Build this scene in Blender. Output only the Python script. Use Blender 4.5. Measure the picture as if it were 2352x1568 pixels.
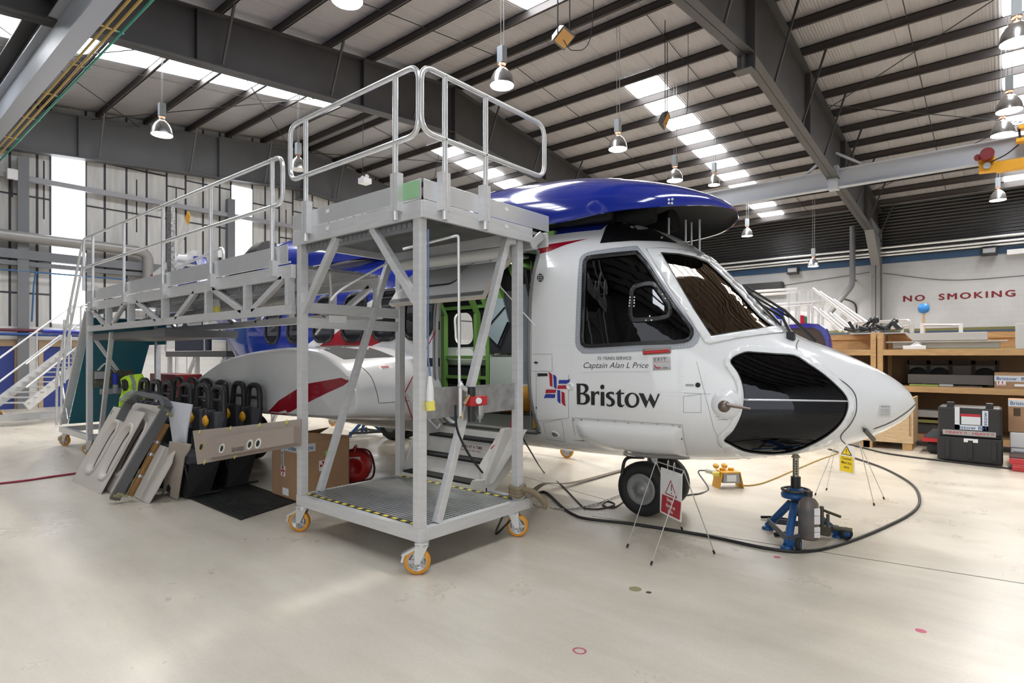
import bpy, bmesh, math, random
from mathutils import Vector, Matrix
from mathutils.bvhtree import BVHTree
from mathutils.geometry import tessellate_polygon

for o in list(bpy.data.objects): bpy.data.objects.remove(o)
SC = bpy.context.scene
COL = SC.collection
PI = math.pi
random.seed(7)

# ---------------------------------------------------------------- camera
# world: X along the hangar towards the aircraft nose, Y away to the right wall, Z up
FPX, HY, CX, CAMZ = 1347.4, 816.0, 1176.0, 1.65
YAW = math.radians(40.0836)
cam = bpy.data.cameras.new('camera'); camo = bpy.data.objects.new('camera', cam); COL.objects.link(camo)
camo.location = (0, 0, CAMZ); camo.rotation_euler = (PI/2, 0, YAW)
cam.sensor_width = 36; cam.lens = 36*FPX/2352; cam.shift_y = (HY-784)/2352
cam.clip_start = 0.05; cam.clip_end = 200
SC.camera = camo
# ---------------------------------------------------------------- world and exposure
w = bpy.data.worlds.new('world'); SC.world = w; w.use_nodes = True
bg = w.node_tree.nodes['Background']; bg.inputs[0].default_value = (0.93, 0.96, 1.0, 1); bg.inputs[1].default_value = 1.3
SC.view_settings.view_transform = 'Standard'; SC.view_settings.look = 'None'
SC.view_settings.gamma = 1; SC.view_settings.use_curve_mapping = False
SC.view_settings.exposure = 0.55
SKY_EMIT = 11.0
LAMP_W = 60

def area(name, loc, sx, sy, power, color=(1, 1, 1), rot=(0, 0, 0)):
    l = bpy.data.lights.new(name, 'AREA'); l.shape = 'RECTANGLE'; l.size = sx; l.size_y = sy
    l.energy = power; l.color = color
    o = bpy.data.objects.new(name, l); COL.objects.link(o); o.location = loc; o.rotation_euler = rot
    return o

# ---------------------------------------------------------------- pixel helpers (photo point -> world point on a plane)
CY_, SY_ = math.cos(YAW), math.sin(YAW)
def ray(px, py):
    r = (px-CX)/FPX; t = (HY-py)/FPX
    return Vector((CY_*r-SY_, SY_*r+CY_, t))
CAM = Vector((0, 0, CAMZ))
def onY(px, py, Y):
    d = ray(px, py); return CAM+d*(Y/d.y)
def onX(px, py, X):
    d = ray(px, py); return CAM+d*(X/d.x)
def onZ(px, py, Z=0.0):
    d = ray(px, py); return CAM+d*((Z-CAMZ)/d.z)
def onD(px, py, dep): return CAM+ray(px, py)*dep
def onPl(px, py, p, n):
    d = ray(px, py); p = Vector(p); n = Vector(n); return CAM+d*((p-CAM).dot(n)/d.dot(n))

# ---------------------------------------------------------------- materials
MATS = {}
def mat(name, color, rough=0.5, metal=0.0, var=0.0, vscale=4.0, bump=0.0, bscale=40.0, emit=None, estr=0.0, alpha=None, trans=0.0, coat=0.0, spec=None, color2=None, stretch=None, ior=None):
    if name in MATS: return MATS[name]
    m = bpy.data.materials.new(name); MATS[name] = m; m.use_nodes = True
    nt = m.node_tree; b = nt.nodes['Principled BSDF']
    b.inputs['Base Color'].default_value = (*color, 1); b.inputs['Roughness'].default_value = rough
    b.inputs['Metallic'].default_value = metal
    if coat: b.inputs['Coat Weight'].default_value = coat; b.inputs['Coat Roughness'].default_value = 0.04
    if spec is not None: b.inputs['Specular IOR Level'].default_value = spec
    if trans: b.inputs['Transmission Weight'].default_value = trans
    if ior: b.inputs['IOR'].default_value = ior
    if emit: b.inputs['Emission Color'].default_value = (*emit, 1); b.inputs['Emission Strength'].default_value = estr
    if alpha is not None: b.inputs['Alpha'].default_value = alpha
    if var or bump:
        tc = nt.nodes.new('ShaderNodeTexCoord'); mp = nt.nodes.new('ShaderNodeMapping'); nt.links.new(tc.outputs['Object'], mp.inputs[0])
        if stretch: mp.inputs['Scale'].default_value = stretch
        if var:
            n = nt.nodes.new('ShaderNodeTexNoise'); n.inputs['Scale'].default_value = vscale; n.inputs['Detail'].default_value = 6
            nt.links.new(mp.outputs[0], n.inputs['Vector'])
            r = nt.nodes.new('ShaderNodeValToRGB'); r.color_ramp.elements[0].position = 0.32; r.color_ramp.elements[1].position = 0.68
            c2 = color2 or tuple(max(0, min(1, x*(1-var))) for x in color)
            r.color_ramp.elements[0].color = (*c2, 1); r.color_ramp.elements[1].color = (*color, 1)
            nt.links.new(n.outputs['Fac'], r.inputs[0]); nt.links.new(r.outputs[0], b.inputs['Base Color'])
        if bump:
            n2 = nt.nodes.new('ShaderNodeTexNoise'); n2.inputs['Scale'].default_value = bscale; n2.inputs['Detail'].default_value = 3
            nt.links.new(mp.outputs[0], n2.inputs['Vector'])
            bp = nt.nodes.new('ShaderNodeBump'); bp.inputs['Strength'].default_value = bump; bp.inputs['Distance'].default_value = 0.02
            nt.links.new(n2.outputs['Fac'], bp.inputs['Height']); nt.links.new(bp.outputs[0], b.inputs['Normal'])
    return m

ALU = mat('brushed_aluminium', (0.74, 0.745, 0.76), 0.40, 0.45, var=0.10, vscale=5, stretch=(1, 1, 6))
GALV = mat('galvanised_tube', (0.78, 0.79, 0.80), 0.30, 0.6, var=0.12, vscale=9)
STEEL = mat('steel', (0.45, 0.45, 0.46), 0.35, 0.9)
DSTEEL = mat('dark_steel_paint', (0.055, 0.052, 0.052), 0.55, var=0.15, vscale=2)
PURL = mat('purlin_grey_brown', (0.050, 0.042, 0.038), 0.6)
GREYB = mat('grey_paint', (0.34, 0.35, 0.37), 0.5)
BLACK = mat('black_rubber', (0.012, 0.012, 0.013), 0.7)
BLKPL = mat('black_plastic', (0.018, 0.018, 0.020), 0.42)
WHITEP = mat('white_plastic', (0.8, 0.8, 0.8), 0.4)
YELP = mat('yellow_plastic', (0.85, 0.42, 0.02), 0.4)
LYEL = mat('pale_yellow_plastic', (0.85, 0.75, 0.15), 0.4)
REDP = mat('red_paint', (0.50, 0.012, 0.018), 0.35, coat=0.3)
CARD = mat('cardboard', (0.42, 0.25, 0.14), 0.85, var=0.15, vscale=3)
PAPER = mat('paper_white', (0.82, 0.82, 0.82), 0.7)
BLUEP = mat('jack_blue_paint', (0.015, 0.10, 0.30), 0.35, var=0.3, vscale=8)
TREAD = mat('orange_tread', (0.70, 0.30, 0.03), 0.5)
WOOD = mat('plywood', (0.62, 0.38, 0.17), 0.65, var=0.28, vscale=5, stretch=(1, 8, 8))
WOODP = mat('pale_timber', (0.72, 0.52, 0.30), 0.65, var=0.22, vscale=6, stretch=(1, 6, 6))
TXRED = mat('lettering_red', (.14, .004, .010), .7)
TXBLUE = mat('lettering_blue', (0.03, 0.09, 0.26), 0.6)
TXBLK = mat('lettering_black', (0.012, 0.012, 0.014), 0.45)
TXWHT = mat('lettering_white', (0.85, 0.85, 0.85), 0.5)

# ---------------------------------------------------------------- mesh builder
def wloc(o):
    v = Vector((0, 0, 0))
    while o: v += o.location; o = o.parent
    return v

def fillet(pts, r, n=5, closed=False):
    pts = [Vector(p) for p in pts]; out = []; N = len(pts)
    for i, p in enumerate(pts):
        if not closed and i in (0, N-1): out.append(p); continue
        a = pts[(i-1) % N]-p; b = pts[(i+1) % N]-p
        t = min(r, a.length*.48, b.length*.48); A = p+a.normalized()*t; B = p+b.normalized()*t
        for k in range(n+1):
            u = k/n; out.append((1-u)**2*A+2*u*(1-u)*p+u*u*B)
    return out

def spline(pts, n=8):
    pts = [Vector(p) for p in pts]; P = [pts[0]]+pts+[pts[-1]]; out = []
    for i in range(1, len(P)-2):
        for k in range(n):
            t = k/n; a, b, c, d = P[i-1], P[i], P[i+1], P[i+2]
            out.append(0.5*((2*b)+(c-a)*t+(2*a-5*b+4*c-d)*t*t+(3*b-a-3*c+d)*t**3))
    out.append(pts[-1]); return out

class MB:
    def __init__(s): s.v = []; s.f = []; s.fm = []; s.sm = []; s.cur = 0
    def add(s, vs, fs, smooth=False):
        k = len(s.v); s.v += [Vector(p) for p in vs]
        for f in fs: s.f.append([i+k for i in f]); s.fm.append(s.cur); s.sm.append(smooth)
        return s
    def hexa(s, p): return s.add(p, [(0, 3, 2, 1), (4, 5, 6, 7), (0, 1, 5, 4), (1, 2, 6, 5), (2, 3, 7, 6), (3, 0, 4, 7)])
    def box(s, lo, hi, M=None):
        (a, b, c), (d, e, f) = lo, hi
        p = [Vector(q) for q in ((a, b, c), (d, b, c), (d, e, c), (a, e, c), (a, b, f), (d, b, f), (d, e, f), (a, e, f))]
        if M: p = [M@q for q in p]
        return s.hexa(p)
    def bar(s, p0, p1, w, h=None, up=(0, 0, 1)):
        h = h or w; p0 = Vector(p0); p1 = Vector(p1); d = (p1-p0).normalized(); u = Vector(up)
        if abs(d.dot(u)) > .98: u = Vector((1, 0, 0))
        x = d.cross(u).normalized(); y = x.cross(d).normalized(); x *= w/2; y *= h/2
        return s.hexa([p0-x-y, p0+x-y, p0+x+y, p0-x+y, p1-x-y, p1+x-y, p1+x+y, p1-x+y])
    def tube(s, pts, r, n=8, closed=False, caps=True, flat=None):
        pts = [Vector(p) for p in pts]; N = len(pts); rings = []; pu = None
        for i, p in enumerate(pts):
            if closed: d = pts[(i+1) % N]-pts[i-1]
            else: d = pts[min(i+1, N-1)]-pts[max(i-1, 0)]
            if d.length < 1e-9: d = Vector((0, 0, 1))
            d.normalize()
            if pu is None:
                pu = Vector((0, 0, 1)) if abs(d.z) < .9 else Vector((1, 0, 0))
            x = d.cross(pu)
            if x.length < 1e-6: x = d.cross(Vector((0, 1, 0)))
            x.normalize(); u = x.cross(d).normalized(); pu = u
            rr = r[i] if isinstance(r, (list, tuple)) else r
            rings.append([p+(x*math.cos(2*PI*k/n)+u*math.sin(2*PI*k/n)*(flat or 1))*rr for k in range(n)])
        vs = [q for g in rings for q in g]; fs = []
        for i in range(N if closed else N-1):
            j = (i+1) % N
            for k in range(n): fs.append((i*n+k, i*n+(k+1) % n, j*n+(k+1) % n, j*n+k))
        s.add(vs, fs, True)
        if caps and not closed:
            s.add(rings[0], [tuple(range(n))[::-1]]); s.add(rings[-1], [tuple(range(n))])
        return s
    def cyl(s, p0, p1, r, r2=None, n=16, caps=True):
        return s.tube([p0, p1], [r, r if r2 is None else r2], n, caps=caps)
    def lathe(s, prof, o=(0, 0, 0), ax=(0, 0, 1), n=20):
        o = Vector(o); a = Vector(ax).normalized(); u = Vector((0, 0, 1)) if abs(a.z) < .9 else Vector((1, 0, 0))
        x = a.cross(u).normalized(); y = a.cross(x)
        vs = [o+a*z+(x*math.cos(2*PI*k/n)+y*math.sin(2*PI*k/n))*max(r, 1e-4) for r, z in prof for k in range(n)]
        fs = [(i*n+k, i*n+(k+1) % n, (i+1)*n+(k+1) % n, (i+1)*n+k) for i in range(len(prof)-1) for k in range(n)]
        return s.add(vs, fs, True)
    def ball(s, c, rx, ry=None, rz=None, n=12):
        ry = ry or rx; rz = rz or rx; c = Vector(c); vs = []; fs = []; m = n//2+1
        for i in range(m+1):
            t = PI*i/m
            for k in range(n): vs.append(c+Vector((rx*math.sin(t)*math.cos(2*PI*k/n), ry*math.sin(t)*math.sin(2*PI*k/n), rz*math.cos(t))))
        for i in range(m):
            for k in range(n): fs.append((i*n+k, (i+1)*n+k, (i+1)*n+(k+1) % n, i*n+(k+1) % n))
        return s.add(vs, fs, True)
    def poly(s, pts): return s.add(pts, [tuple(range(len(pts)))])
    def prism(s, pts, d):
        pts = [Vector(p) for p in pts]; d = Vector(d); n = len(pts)
        k = len(s.v); s.add(pts+[p+d for p in pts], [])
        tri = tessellate_polygon([pts])
        F = [tuple(t) for t in tri]+[tuple(n+i for i in t[::-1]) for t in tri]+[(i, (i+1) % n, n+(i+1) % n, n+i) for i in range(n)]
        for f in F: s.f.append([i+k for i in f]); s.fm.append(s.cur); s.sm.append(False)
        return s
    def build(s, name, m, parent=None, bevel=0.0, clean=True):
        ms = m if isinstance(m, (list, tuple)) else [m]
        if parent: org = wloc(parent)
        else:
            lo = [min(p[i] for p in s.v) for i in range(3)]; hi = [max(p[i] for p in s.v) for i in range(3)]
            org = Vector(((lo[0]+hi[0])/2, (lo[1]+hi[1])/2, lo[2]))
        me = bpy.data.meshes.new(name); me.from_pydata([p-org for p in s.v], [], s.f)
        me.polygons.foreach_set('material_index', s.fm); me.polygons.foreach_set('use_smooth', s.sm)
        for x in ms: me.materials.append(x)
        if clean:
            bm = bmesh.new(); bm.from_mesh(me); bmesh.ops.recalc_face_normals(bm, faces=bm.faces); bm.to_mesh(me); bm.free()
        me.update()
        o = bpy.data.objects.new(name, me); COL.objects.link(o)
        if parent: o.parent = parent
        else: o.location = org
        if bevel:
            b = o.modifiers.new('bevel', 'BEVEL'); b.width = bevel; b.segments = 2; b.limit_method = 'ANGLE'
        return o

def tag(o, label=None, cat=None, group=None, kind=None):
    if label: o['label'] = label
    if cat: o['category'] = cat
    if group: o['group'] = group
    if kind: o['kind'] = kind
    return o
def thing(name, label, cat, loc=(0, 0, 0), group=None):
    o = bpy.data.objects.new(name, None); COL.objects.link(o); o.location = loc; o.empty_display_size = .1
    return tag(o, label, cat, group)
def struct(name, mb, m, parent=None):
    o = mb.build(name, m, parent)
    if not parent: o['kind'] = 'structure'
    return o
KIDS = {}
def copy_tree(root, label=None, group=None, loc=None, rotz=None):
    def rec(o, par):
        c = o.copy(); COL.objects.link(c)
        if par: c.parent = par
        for ch in o.children: rec(ch, c)
        return c
    r = rec(root, None)
    if label: r['label'] = label
    if group: r['group'] = group
    if loc is not None: r.location = loc
    if rotz is not None: r.rotation_euler = (r.rotation_euler[0], r.rotation_euler[1], rotz)
    return r

# ---------------------------------------------------------------- lettering as 2D polygons
def text2d(t, size=1.0, space=1.0, bold=0.0, shear=0.0, res=3):
    cu = bpy.data.curves.new('t', 'FONT'); cu.body = t; cu.size = size; cu.space_character = space; cu.offset = bold; cu.shear = shear
    cu.resolution_u = res; cu.align_x = 'CENTER'
    o = bpy.data.objects.new('t', cu); COL.objects.link(o)
    dg = bpy.context.evaluated_depsgraph_get(); me = o.evaluated_get(dg).to_mesh()
    vs = [(v.co.x, v.co.y) for v in me.vertices]; fs = [tuple(p.vertices) for p in me.polygons]
    o.evaluated_get(dg).to_mesh_clear(); bpy.data.objects.remove(o); bpy.data.curves.remove(cu)
    return vs, fs
def fit_text(t, cx, cy, wid, hei, **k):
    vs, fs = text2d(t, **k)
    x0 = min(v[0] for v in vs); x1 = max(v[0] for v in vs); y0 = min(v[1] for v in vs); y1 = max(v[1] for v in vs)
    return [((v[0]-(x0+x1)/2)/(x1-x0)*wid+cx, (v[1]-(y0+y1)/2)/(y1-y0)*hei+cy) for v in vs], fs
def put_text(mb, t, origin, ux, uy, wid, hei, **k):
    "flat lettering: centre, unit directions, width and height"
    vs, fs = fit_text(t, 0, 0, wid, hei, **k); o = Vector(origin); ux = Vector(ux); uy = Vector(uy)
    mb.add([o+ux*a+uy*b for a, b in vs], fs)
# ================================================================ HANGAR
ZR, YR, SL = 10.53, 13.6, 0.128
XF, XB = 7.0, -23.5
YL, YRW = -4.3, 31.5
def zr(y): return ZR-SL*abs(y-YR)
# floor
fm = bpy.data.materials.new('sealed_concrete_floor'); fm.use_nodes = True
def floor_nodes():
    nt = fm.node_tree; b = nt.nodes['Principled BSDF']; L = nt.links
    tc = nt.nodes.new('ShaderNodeTexCoord')
    def noise(scale, det, st=(1, 1, 1), rotz=0):
        mp = nt.nodes.new('ShaderNodeMapping'); mp.inputs['Scale'].default_value = st; mp.inputs['Rotation'].default_value = (0, 0, rotz)
        L.new(tc.outputs['Object'], mp.inputs[0])
        n = nt.nodes.new('ShaderNodeTexNoise'); n.inputs['Scale'].default_value = scale; n.inputs['Detail'].default_value = det
        n.inputs['Roughness'].default_value = .65; L.new(mp.outputs[0], n.inputs['Vector']); return n.outputs['Fac']
    def ramp(src, a, b2, c1, c2):
        r = nt.nodes.new('ShaderNodeValToRGB'); r.color_ramp.elements[0].position = a; r.color_ramp.elements[1].position = b2
        r.color_ramp.elements[0].color = (*c1, 1); r.color_ramp.elements[1].color = (*c2, 1); L.new(src, r.inputs[0]); return r.outputs[0]
    def mix(a, b2, mode, fac):
        m = nt.nodes.new('ShaderNodeMix'); m.data_type = 'RGBA'; m.blend_type = mode; m.inputs[0].default_value = fac
        L.new(a, m.inputs[6]); L.new(b2, m.inputs[7]); return m.outputs[2]
    base = ramp(noise(.5, 5), .3, .7, (.60, .55, .46), (.70, .65, .56))
    streak = ramp(noise(1.1, 5, (.5, 2.4, 1), .35), .28, .62, (.60, .57, .54), (1, 1, 1))
    c = mix(base, streak, 'MULTIPLY', .38)
    spots = ramp(noise(5, 4), .25, .6, (.90, .88, .85), (1, 1, 1)); c = mix(c, spots, 'MULTIPLY', .22)
    fine = ramp(noise(55, 3), .2, .6, (.84, .82, .79), (1, 1, 1)); c = mix(c, fine, 'MULTIPLY', .5)
    L.new(c, b.inputs['Base Color'])
    rr = ramp(noise(1.6, 7), .3, .7, (.24, .24, .24), (.42, .42, .42)); L.new(rr, b.inputs['Roughness'])
    bp = nt.nodes.new('ShaderNodeBump'); bp.inputs['Strength'].default_value = .05; L.new(noise(9, 5), bp.inputs['Height']); L.new(bp.outputs[0], b.inputs['Normal'])
    b.inputs['Specular IOR Level'].default_value = .5
floor_nodes()
m = MB(); m.box((XB, YL, -.2), (XF, YRW, 0)); struct('floor', m, fm)
# floor joints (saw cuts) and paint marks
m = MB()
for a, b in (((1360, 1185), (2352, 1340)), ((900, 1010), (1400, 1150))):
    p, q = onZ(*a), onZ(*b); m.bar((p.x, p.y, .0005), (q.x, q.y, .0005), .008, .002)
tag(m.build('floor_joint', mat('joint_grey', (.10, .095, .09), .8)), kind='structure')
# ceiling sheets: corrugated white liner
cm = bpy.data.materials.new('white_liner_sheet'); cm.use_nodes = True
def ceil_nodes():
    nt = cm.node_tree; b = nt.nodes['Principled BSDF']; L = nt.links
    tc = nt.nodes.new('ShaderNodeTexCoord')
    wv = nt.nodes.new('ShaderNodeTexWave'); wv.bands_direction = 'X'; wv.inputs['Scale'].default_value = 4.2; wv.inputs['Distortion'].default_value = 0
    L.new(tc.outputs['Object'], wv.inputs['Vector'])
    bp = nt.nodes.new('ShaderNodeBump'); bp.inputs['Strength'].default_value = .35; bp.inputs['Distance'].default_value = .02
    L.new(wv.outputs['Fac'], bp.inputs['Height']); L.new(bp.outputs[0], b.inputs['Normal'])
    b.inputs['Roughness'].default_value = .45
    br = nt.nodes.new('ShaderNodeTexBrick'); br.offset = 0; br.inputs['Scale'].default_value = 1
    br.inputs['Brick Width'].default_value = 1.0; br.inputs['Row Height'].default_value = 60; br.inputs['Mortar Size'].default_value = .008
    br.inputs['Color1'].default_value = (.35, .335, .338, 1); br.inputs['Color2'].default_value = (.37, .353, .356, 1); br.inputs['Mortar'].default_value = (.20, .19, .19, 1)
    L.new(tc.outputs['Object'], br.inputs['Vector']); L.new(br.outputs['Color'], b.inputs['Base Color'])
ceil_nodes()
m = MB()
ze = zr(YL)+.26; zri = ZR+.26; zw = zr(YRW)+.26
m.hexa([(XB, YL, ze), (XF, YL, ze), (XF, YR, zri), (XB, YR, zri), (XB, YL, ze+.1), (XF, YL, ze+.1), (XF, YR, zri+.1), (XB, YR, zri+.1)])
m.hexa([(XB, YR, zri), (XF, YR, zri), (XF, YRW, zw), (XB, YRW, zw), (XB, YR, zri+.1), (XF, YR, zri+.1), (XF, YRW, zw+.1), (XB, YRW, zw+.1)])
struct('ceiling', m, cm)
# skylights: translucent roof sheets between the purlins
SKY = mat('skylight_sheet', (.9, .92, .95), .5, emit=(.93, .96, 1.0), estr=SKY_EMIT)
PURL_L = [YR-.35-1.43*k for k in range(13)]
PURL_R = [YR+.3+1.29*k for k in range(14)]
n = 0
def skylight(x0, x1, y0, y1):
    global n; n += 1; m = MB(); e = .225
    m.hexa([(x0, y0, zr(y0)+e), (x1, y0, zr(y0)+e), (x1, y1, zr(y1)+e), (x0, y1, zr(y1)+e), (x0, y0, zr(y0)+e+.03), (x1, y0, zr(y0)+e+.03), (x1, y1, zr(y1)+e+.03), (x0, y1, zr(y1)+e+.03)])
    struct('window_%d' % n, m, SKY)
for xa in (-18.65, -9.4, -.05):
    x1 = xa+1.06
    for k in range(len(PURL_L)-1):
        if k >= 1 and PURL_L[k+1] > -3.5: skylight(xa, x1, PURL_L[k+1]+.05, PURL_L[k]-.05)
    for k in range(len(PURL_R)-1):
        if k >= 2: skylight(xa, x1, PURL_R[k]+.05, PURL_R[k+1]-.05)
nt_ = 0
def trim(mb, mt):
    global nt_; nt_ += 1; return struct('trim_%d' % nt_, mb, mt)
# purlins
for y in PURL_L+PURL_R:
    z = zr(y); m = MB()
    m.box((XB, y-.012, z), (XF, y+.012, z+.24)); m.box((XB, y-.06, z), (XF, y+.012, z+.014)); m.box((XB, y-.012, z+.225), (XF, y+.06, z+.24))
    trim(m, PURL)
# portal rafters
def rafter(x, zb0, sb, hasL=True):
    m = MB(); fw = .18; t = .025
    for y0, y1 in ((YL, YR), (YR, YRW)):
        def zz(y): return zr(y)-.005
        def zb(y): return zb0-sb*abs(y-YR)
        def slab(a0, a1, hw):
            m.hexa([(x-hw, y0, a0[0]), (x+hw, y0, a0[0]), (x+hw, y1, a0[1]), (x-hw, y1, a0[1]), (x-hw, y0, a1[0]), (x+hw, y0, a1[0]), (x+hw, y1, a1[1]), (x-hw, y1, a1[1])])
        slab((zb(y0), zb(y1)), (zz(y0), zz(y1)), .012)
        slab((zb(y0), zb(y1)), (zb(y0)+t, zb(y1)+t), fw); slab((zz(y0)-t, zz(y1)-t), (zz(y0), zz(y1)), fw)
        for yy in (y0+(y1-y0)*f for f in (.28, .55, .8)):
            m.box((x-fw*.9, yy-.008, zb(yy)), (x+fw*.9, yy+.008, zz(yy)))
    # apex end plates
    m.box((x-.2, YR-.03, zb0-.42), (x+.2, YR+.03, ZR-.02)); m.box((x-.2, YR-.28, zb0-.42), (x+.2, YR-.03, zb0-.40)); m.box((x-.012, YR-.28, zb0-.4), (x+.012, YR, zb0))
    # fly braces
    for i, y in enumerate(PURL_L[1::2]+PURL_R[1::2]):
        if YL+.5 < y < YRW-.5:
            for sgn in (-1, 1):
                m.bar((x+sgn*.75, y, zr(y)+.02), (x+sgn*.16, y, zb0-sb*abs(y-YR)+.08), .05, .05)
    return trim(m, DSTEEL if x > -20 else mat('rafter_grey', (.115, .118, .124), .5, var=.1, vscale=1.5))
MATS['f2'] = mat('rafter_mid_grey', (.075, .073, .074), .5, var=.12, vscale=1.5)
rafter(-23.3, 8.78, .085)
rafter(-14.07, 9.0, .09)
rafter(-4.5, 8.45, .09)
# columns on the right wall and left wall
for x in (-23.3, -14.07, -4.5):
    for y in (YRW-.62, YL+.3):
        m = MB(); m.box((x-.17, y, 0), (x+.17, y+.03, zr(y)-.9)); m.box((x-.17, y+.57, 0), (x+.17, y+.6, zr(y)-.9)); m.box((x-.012, y, 0), (x+.012, y+.6, zr(y)-.9))
        m.box((x-.17, y-.02, 5.2), (x+.17, y+.6, 5.23))
        if y > 0:  # haunch
            m.prism([(x-.17, y, 5.7), (x-.17, y-2.2, zr(y-2.2)-1.15), (x-.17, y, zr(y)-1.0)], (.34, 0, 0))
        trim(m, mat('column_grey', (.15, .15, .15), .55))
# wind bracing rods and sag rods
def zp(x, y, d=-.02): return Vector((x, y, zr(y)+d))
ROD = mat('rod_dark', (.03, .028, .027), .6)
for x in (-18.9, -11.6, -7.2, -1.9):
    m = MB()
    for y0, y1 in ((YL+1, YR-.3), (YR+.3, YRW-1)): m.tube([zp(x, y0, .1), zp(x, y1, .1)], .012, 6)
    trim(m, ROD)
for x0, x1 in ((-23.2, -14.2), (-4.3, 5)):
    for y0 in (0.2, 5.9, 13.7, 20.6):
        m = MB(); y1 = y0+(7.1 if y0 < 20 else 8)
        m.tube([zp(x0, y0, -.08), zp(x1, y1, -.08)], .013, 6); m.tube([zp(x0, y1, -.08), zp(x1, y0, -.08)], .013, 6); trim(m, ROD)
# gable wall (wall_back)
PAN = mat('panel_grey', (.60, .59, .57), .6, var=.22, vscale=2.2, stretch=(1, 3, .35))
JNT = mat('panel_joint', (.035, .036, .045), .6)
BRK = bpy.data.materials.new('white_painted_brick'); BRK.use_nodes = True
def brick_nodes(M, c1, c2, cm_, sc=1.0):
    nt = M.node_tree; b = nt.nodes['Principled BSDF']; L = nt.links
    tc = nt.nodes.new('ShaderNodeTexCoord'); sp = nt.nodes.new('ShaderNodeSeparateXYZ'); cb = nt.nodes.new('ShaderNodeCombineXYZ'); ad = nt.nodes.new('ShaderNodeMath')
    L.new(tc.outputs['Object'], sp.inputs[0]); L.new(sp.outputs[0], ad.inputs[0]); L.new(sp.outputs[1], ad.inputs[1]); L.new(ad.outputs[0], cb.inputs[0]); L.new(sp.outputs[2], cb.inputs[1])
    br = nt.nodes.new('ShaderNodeTexBrick'); br.inputs['Scale'].default_value = sc; br.inputs['Brick Width'].default_value = .44; br.inputs['Row Height'].default_value = .215; br.inputs['Mortar Size'].default_value = .008
    br.inputs['Color1'].default_value = (*c1, 1); br.inputs['Color2'].default_value = (*c2, 1); br.inputs['Mortar'].default_value = (*cm_, 1)
    L.new(cb.outputs[0], br.inputs['Vector'])
    n = nt.nodes.new('ShaderNodeTexNoise'); n.inputs['Scale'].default_value = .8; n.inputs['Detail'].default_value = 8; L.new(tc.outputs['Object'], n.inputs['Vector'])
    r = nt.nodes.new('ShaderNodeValToRGB'); r.color_ramp.elements[0].position = .3; r.color_ramp.elements[1].position = .6; r.color_ramp.elements[0].color = (.80, .79, .77, 1); r.color_ramp.elements[1].color = (1, 1, 1, 1)
    L.new(n.outputs['Fac'], r.inputs[0]); mx = nt.nodes.new('ShaderNodeMix'); mx.data_type = 'RGBA'; mx.blend_type = 'MULTIPLY'; mx.inputs[0].default_value = .7
    L.new(br.outputs['Color'], mx.inputs[6]); L.new(r.outputs[0], mx.inputs[7]); L.new(mx.outputs[2], b.inputs['Base Color'])
    bp = nt.nodes.new('ShaderNodeBump'); bp.inputs['Strength'].default_value = .25; bp.inputs['Distance'].default_value = .01; L.new(br.outputs['Fac'], bp.inputs['Height']); bp.invert = True; L.new(bp.outputs[0], b.inputs['Normal'])
    b.inputs['Roughness'].default_value = .6
brick_nodes(BRK, (.72, .72, .71), (.70, .70, .69), (.62, .62, .61))
m = MB(); GX = -23.5
m.cur = 0; m.box((GX-.1, YL, 2.55), (GX, YRW, 10.8)); m.cur = 2; m.box((GX-.1, YL, 0), (GX+.05, YRW, 2.55)); m.cur = 1
VJ = [-3.6, -2.4, -1.2, 0, 1.2, 2.4, 3.868, 4.536, 4.879, 5.821, 6.36, 7.005, 7.634, 8.287, 8.935, 9.56, 10.18, 10.617, 11.477, 12.02, 12.637, 13.25, 14.18, 15, 15.9, 16.8, 17.6, 18.6, 19.6, 20.6, 22, 23.4, 24.8, 26.2, 27.6, 29, 30.3]
for y in VJ: m.box((GX, y-.03, 2.55), (GX+.015, y+.03, 10.5))
rj = random.Random(3)
for a, b in zip(VJ[:-1], VJ[1:]):
    if abs(a-4.879) < .01 or abs(a-10.617) < .01: continue
    for z in ([6.0, 7.86, 4.4] if rj.random() < .5 else [6.65, 8.2, 3.6]): m.box((GX, a, z-.025), (GX+.014, b, z+.025))
    if rj.random() < .4: m.box((GX, (a+b)/2-.02, 6), (GX+.013, (a+b)/2+.02, 7.86))
struct('wall_back', m, [PAN, JNT, BRK])
WIN = mat('daylight_window_sheet', (.9, .92, .95), .5, emit=(.95, .97, 1.0), estr=3.0)
for y0, y1, z0 in ((4.90, 5.80, 2.7), (10.64, 11.46, 2.7), (17.7, 18.5, 2.7)):
    n += 1; m = MB(); m.box((GX, y0, z0), (GX+.03, y1, 8.4)); struct('window_%d' % n, m, WIN)
# gable posts, rails, girts
POST = mat('post_grey', (.16, .165, .18), .5)
for y in (-1.5, 4.14, 10.5, 16.5, 23):
    m = MB(); zt_ = 7.78 if y < 13 else 7.9; m.box((GX+.02, y-.10, 0), (GX+.3, y+.10, zt_)); m.box((GX+.302, y-.14, 0), (GX+.32, y+.14, zt_)); trim(m, POST)
m = MB(); m.box((GX+.12, YL, 7.06), (GX+.28, YRW, 7.22)); trim(m, mat('rail_grey', (.30, .30, .32), .45))
m = MB(); m.box((GX+.08, YL, 4.62), (GX+.34, YRW, 4.9)); m.box((GX+.1, YL, 4.42), (GX+.28, YRW, 4.56)); trim(m, POST)
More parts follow.
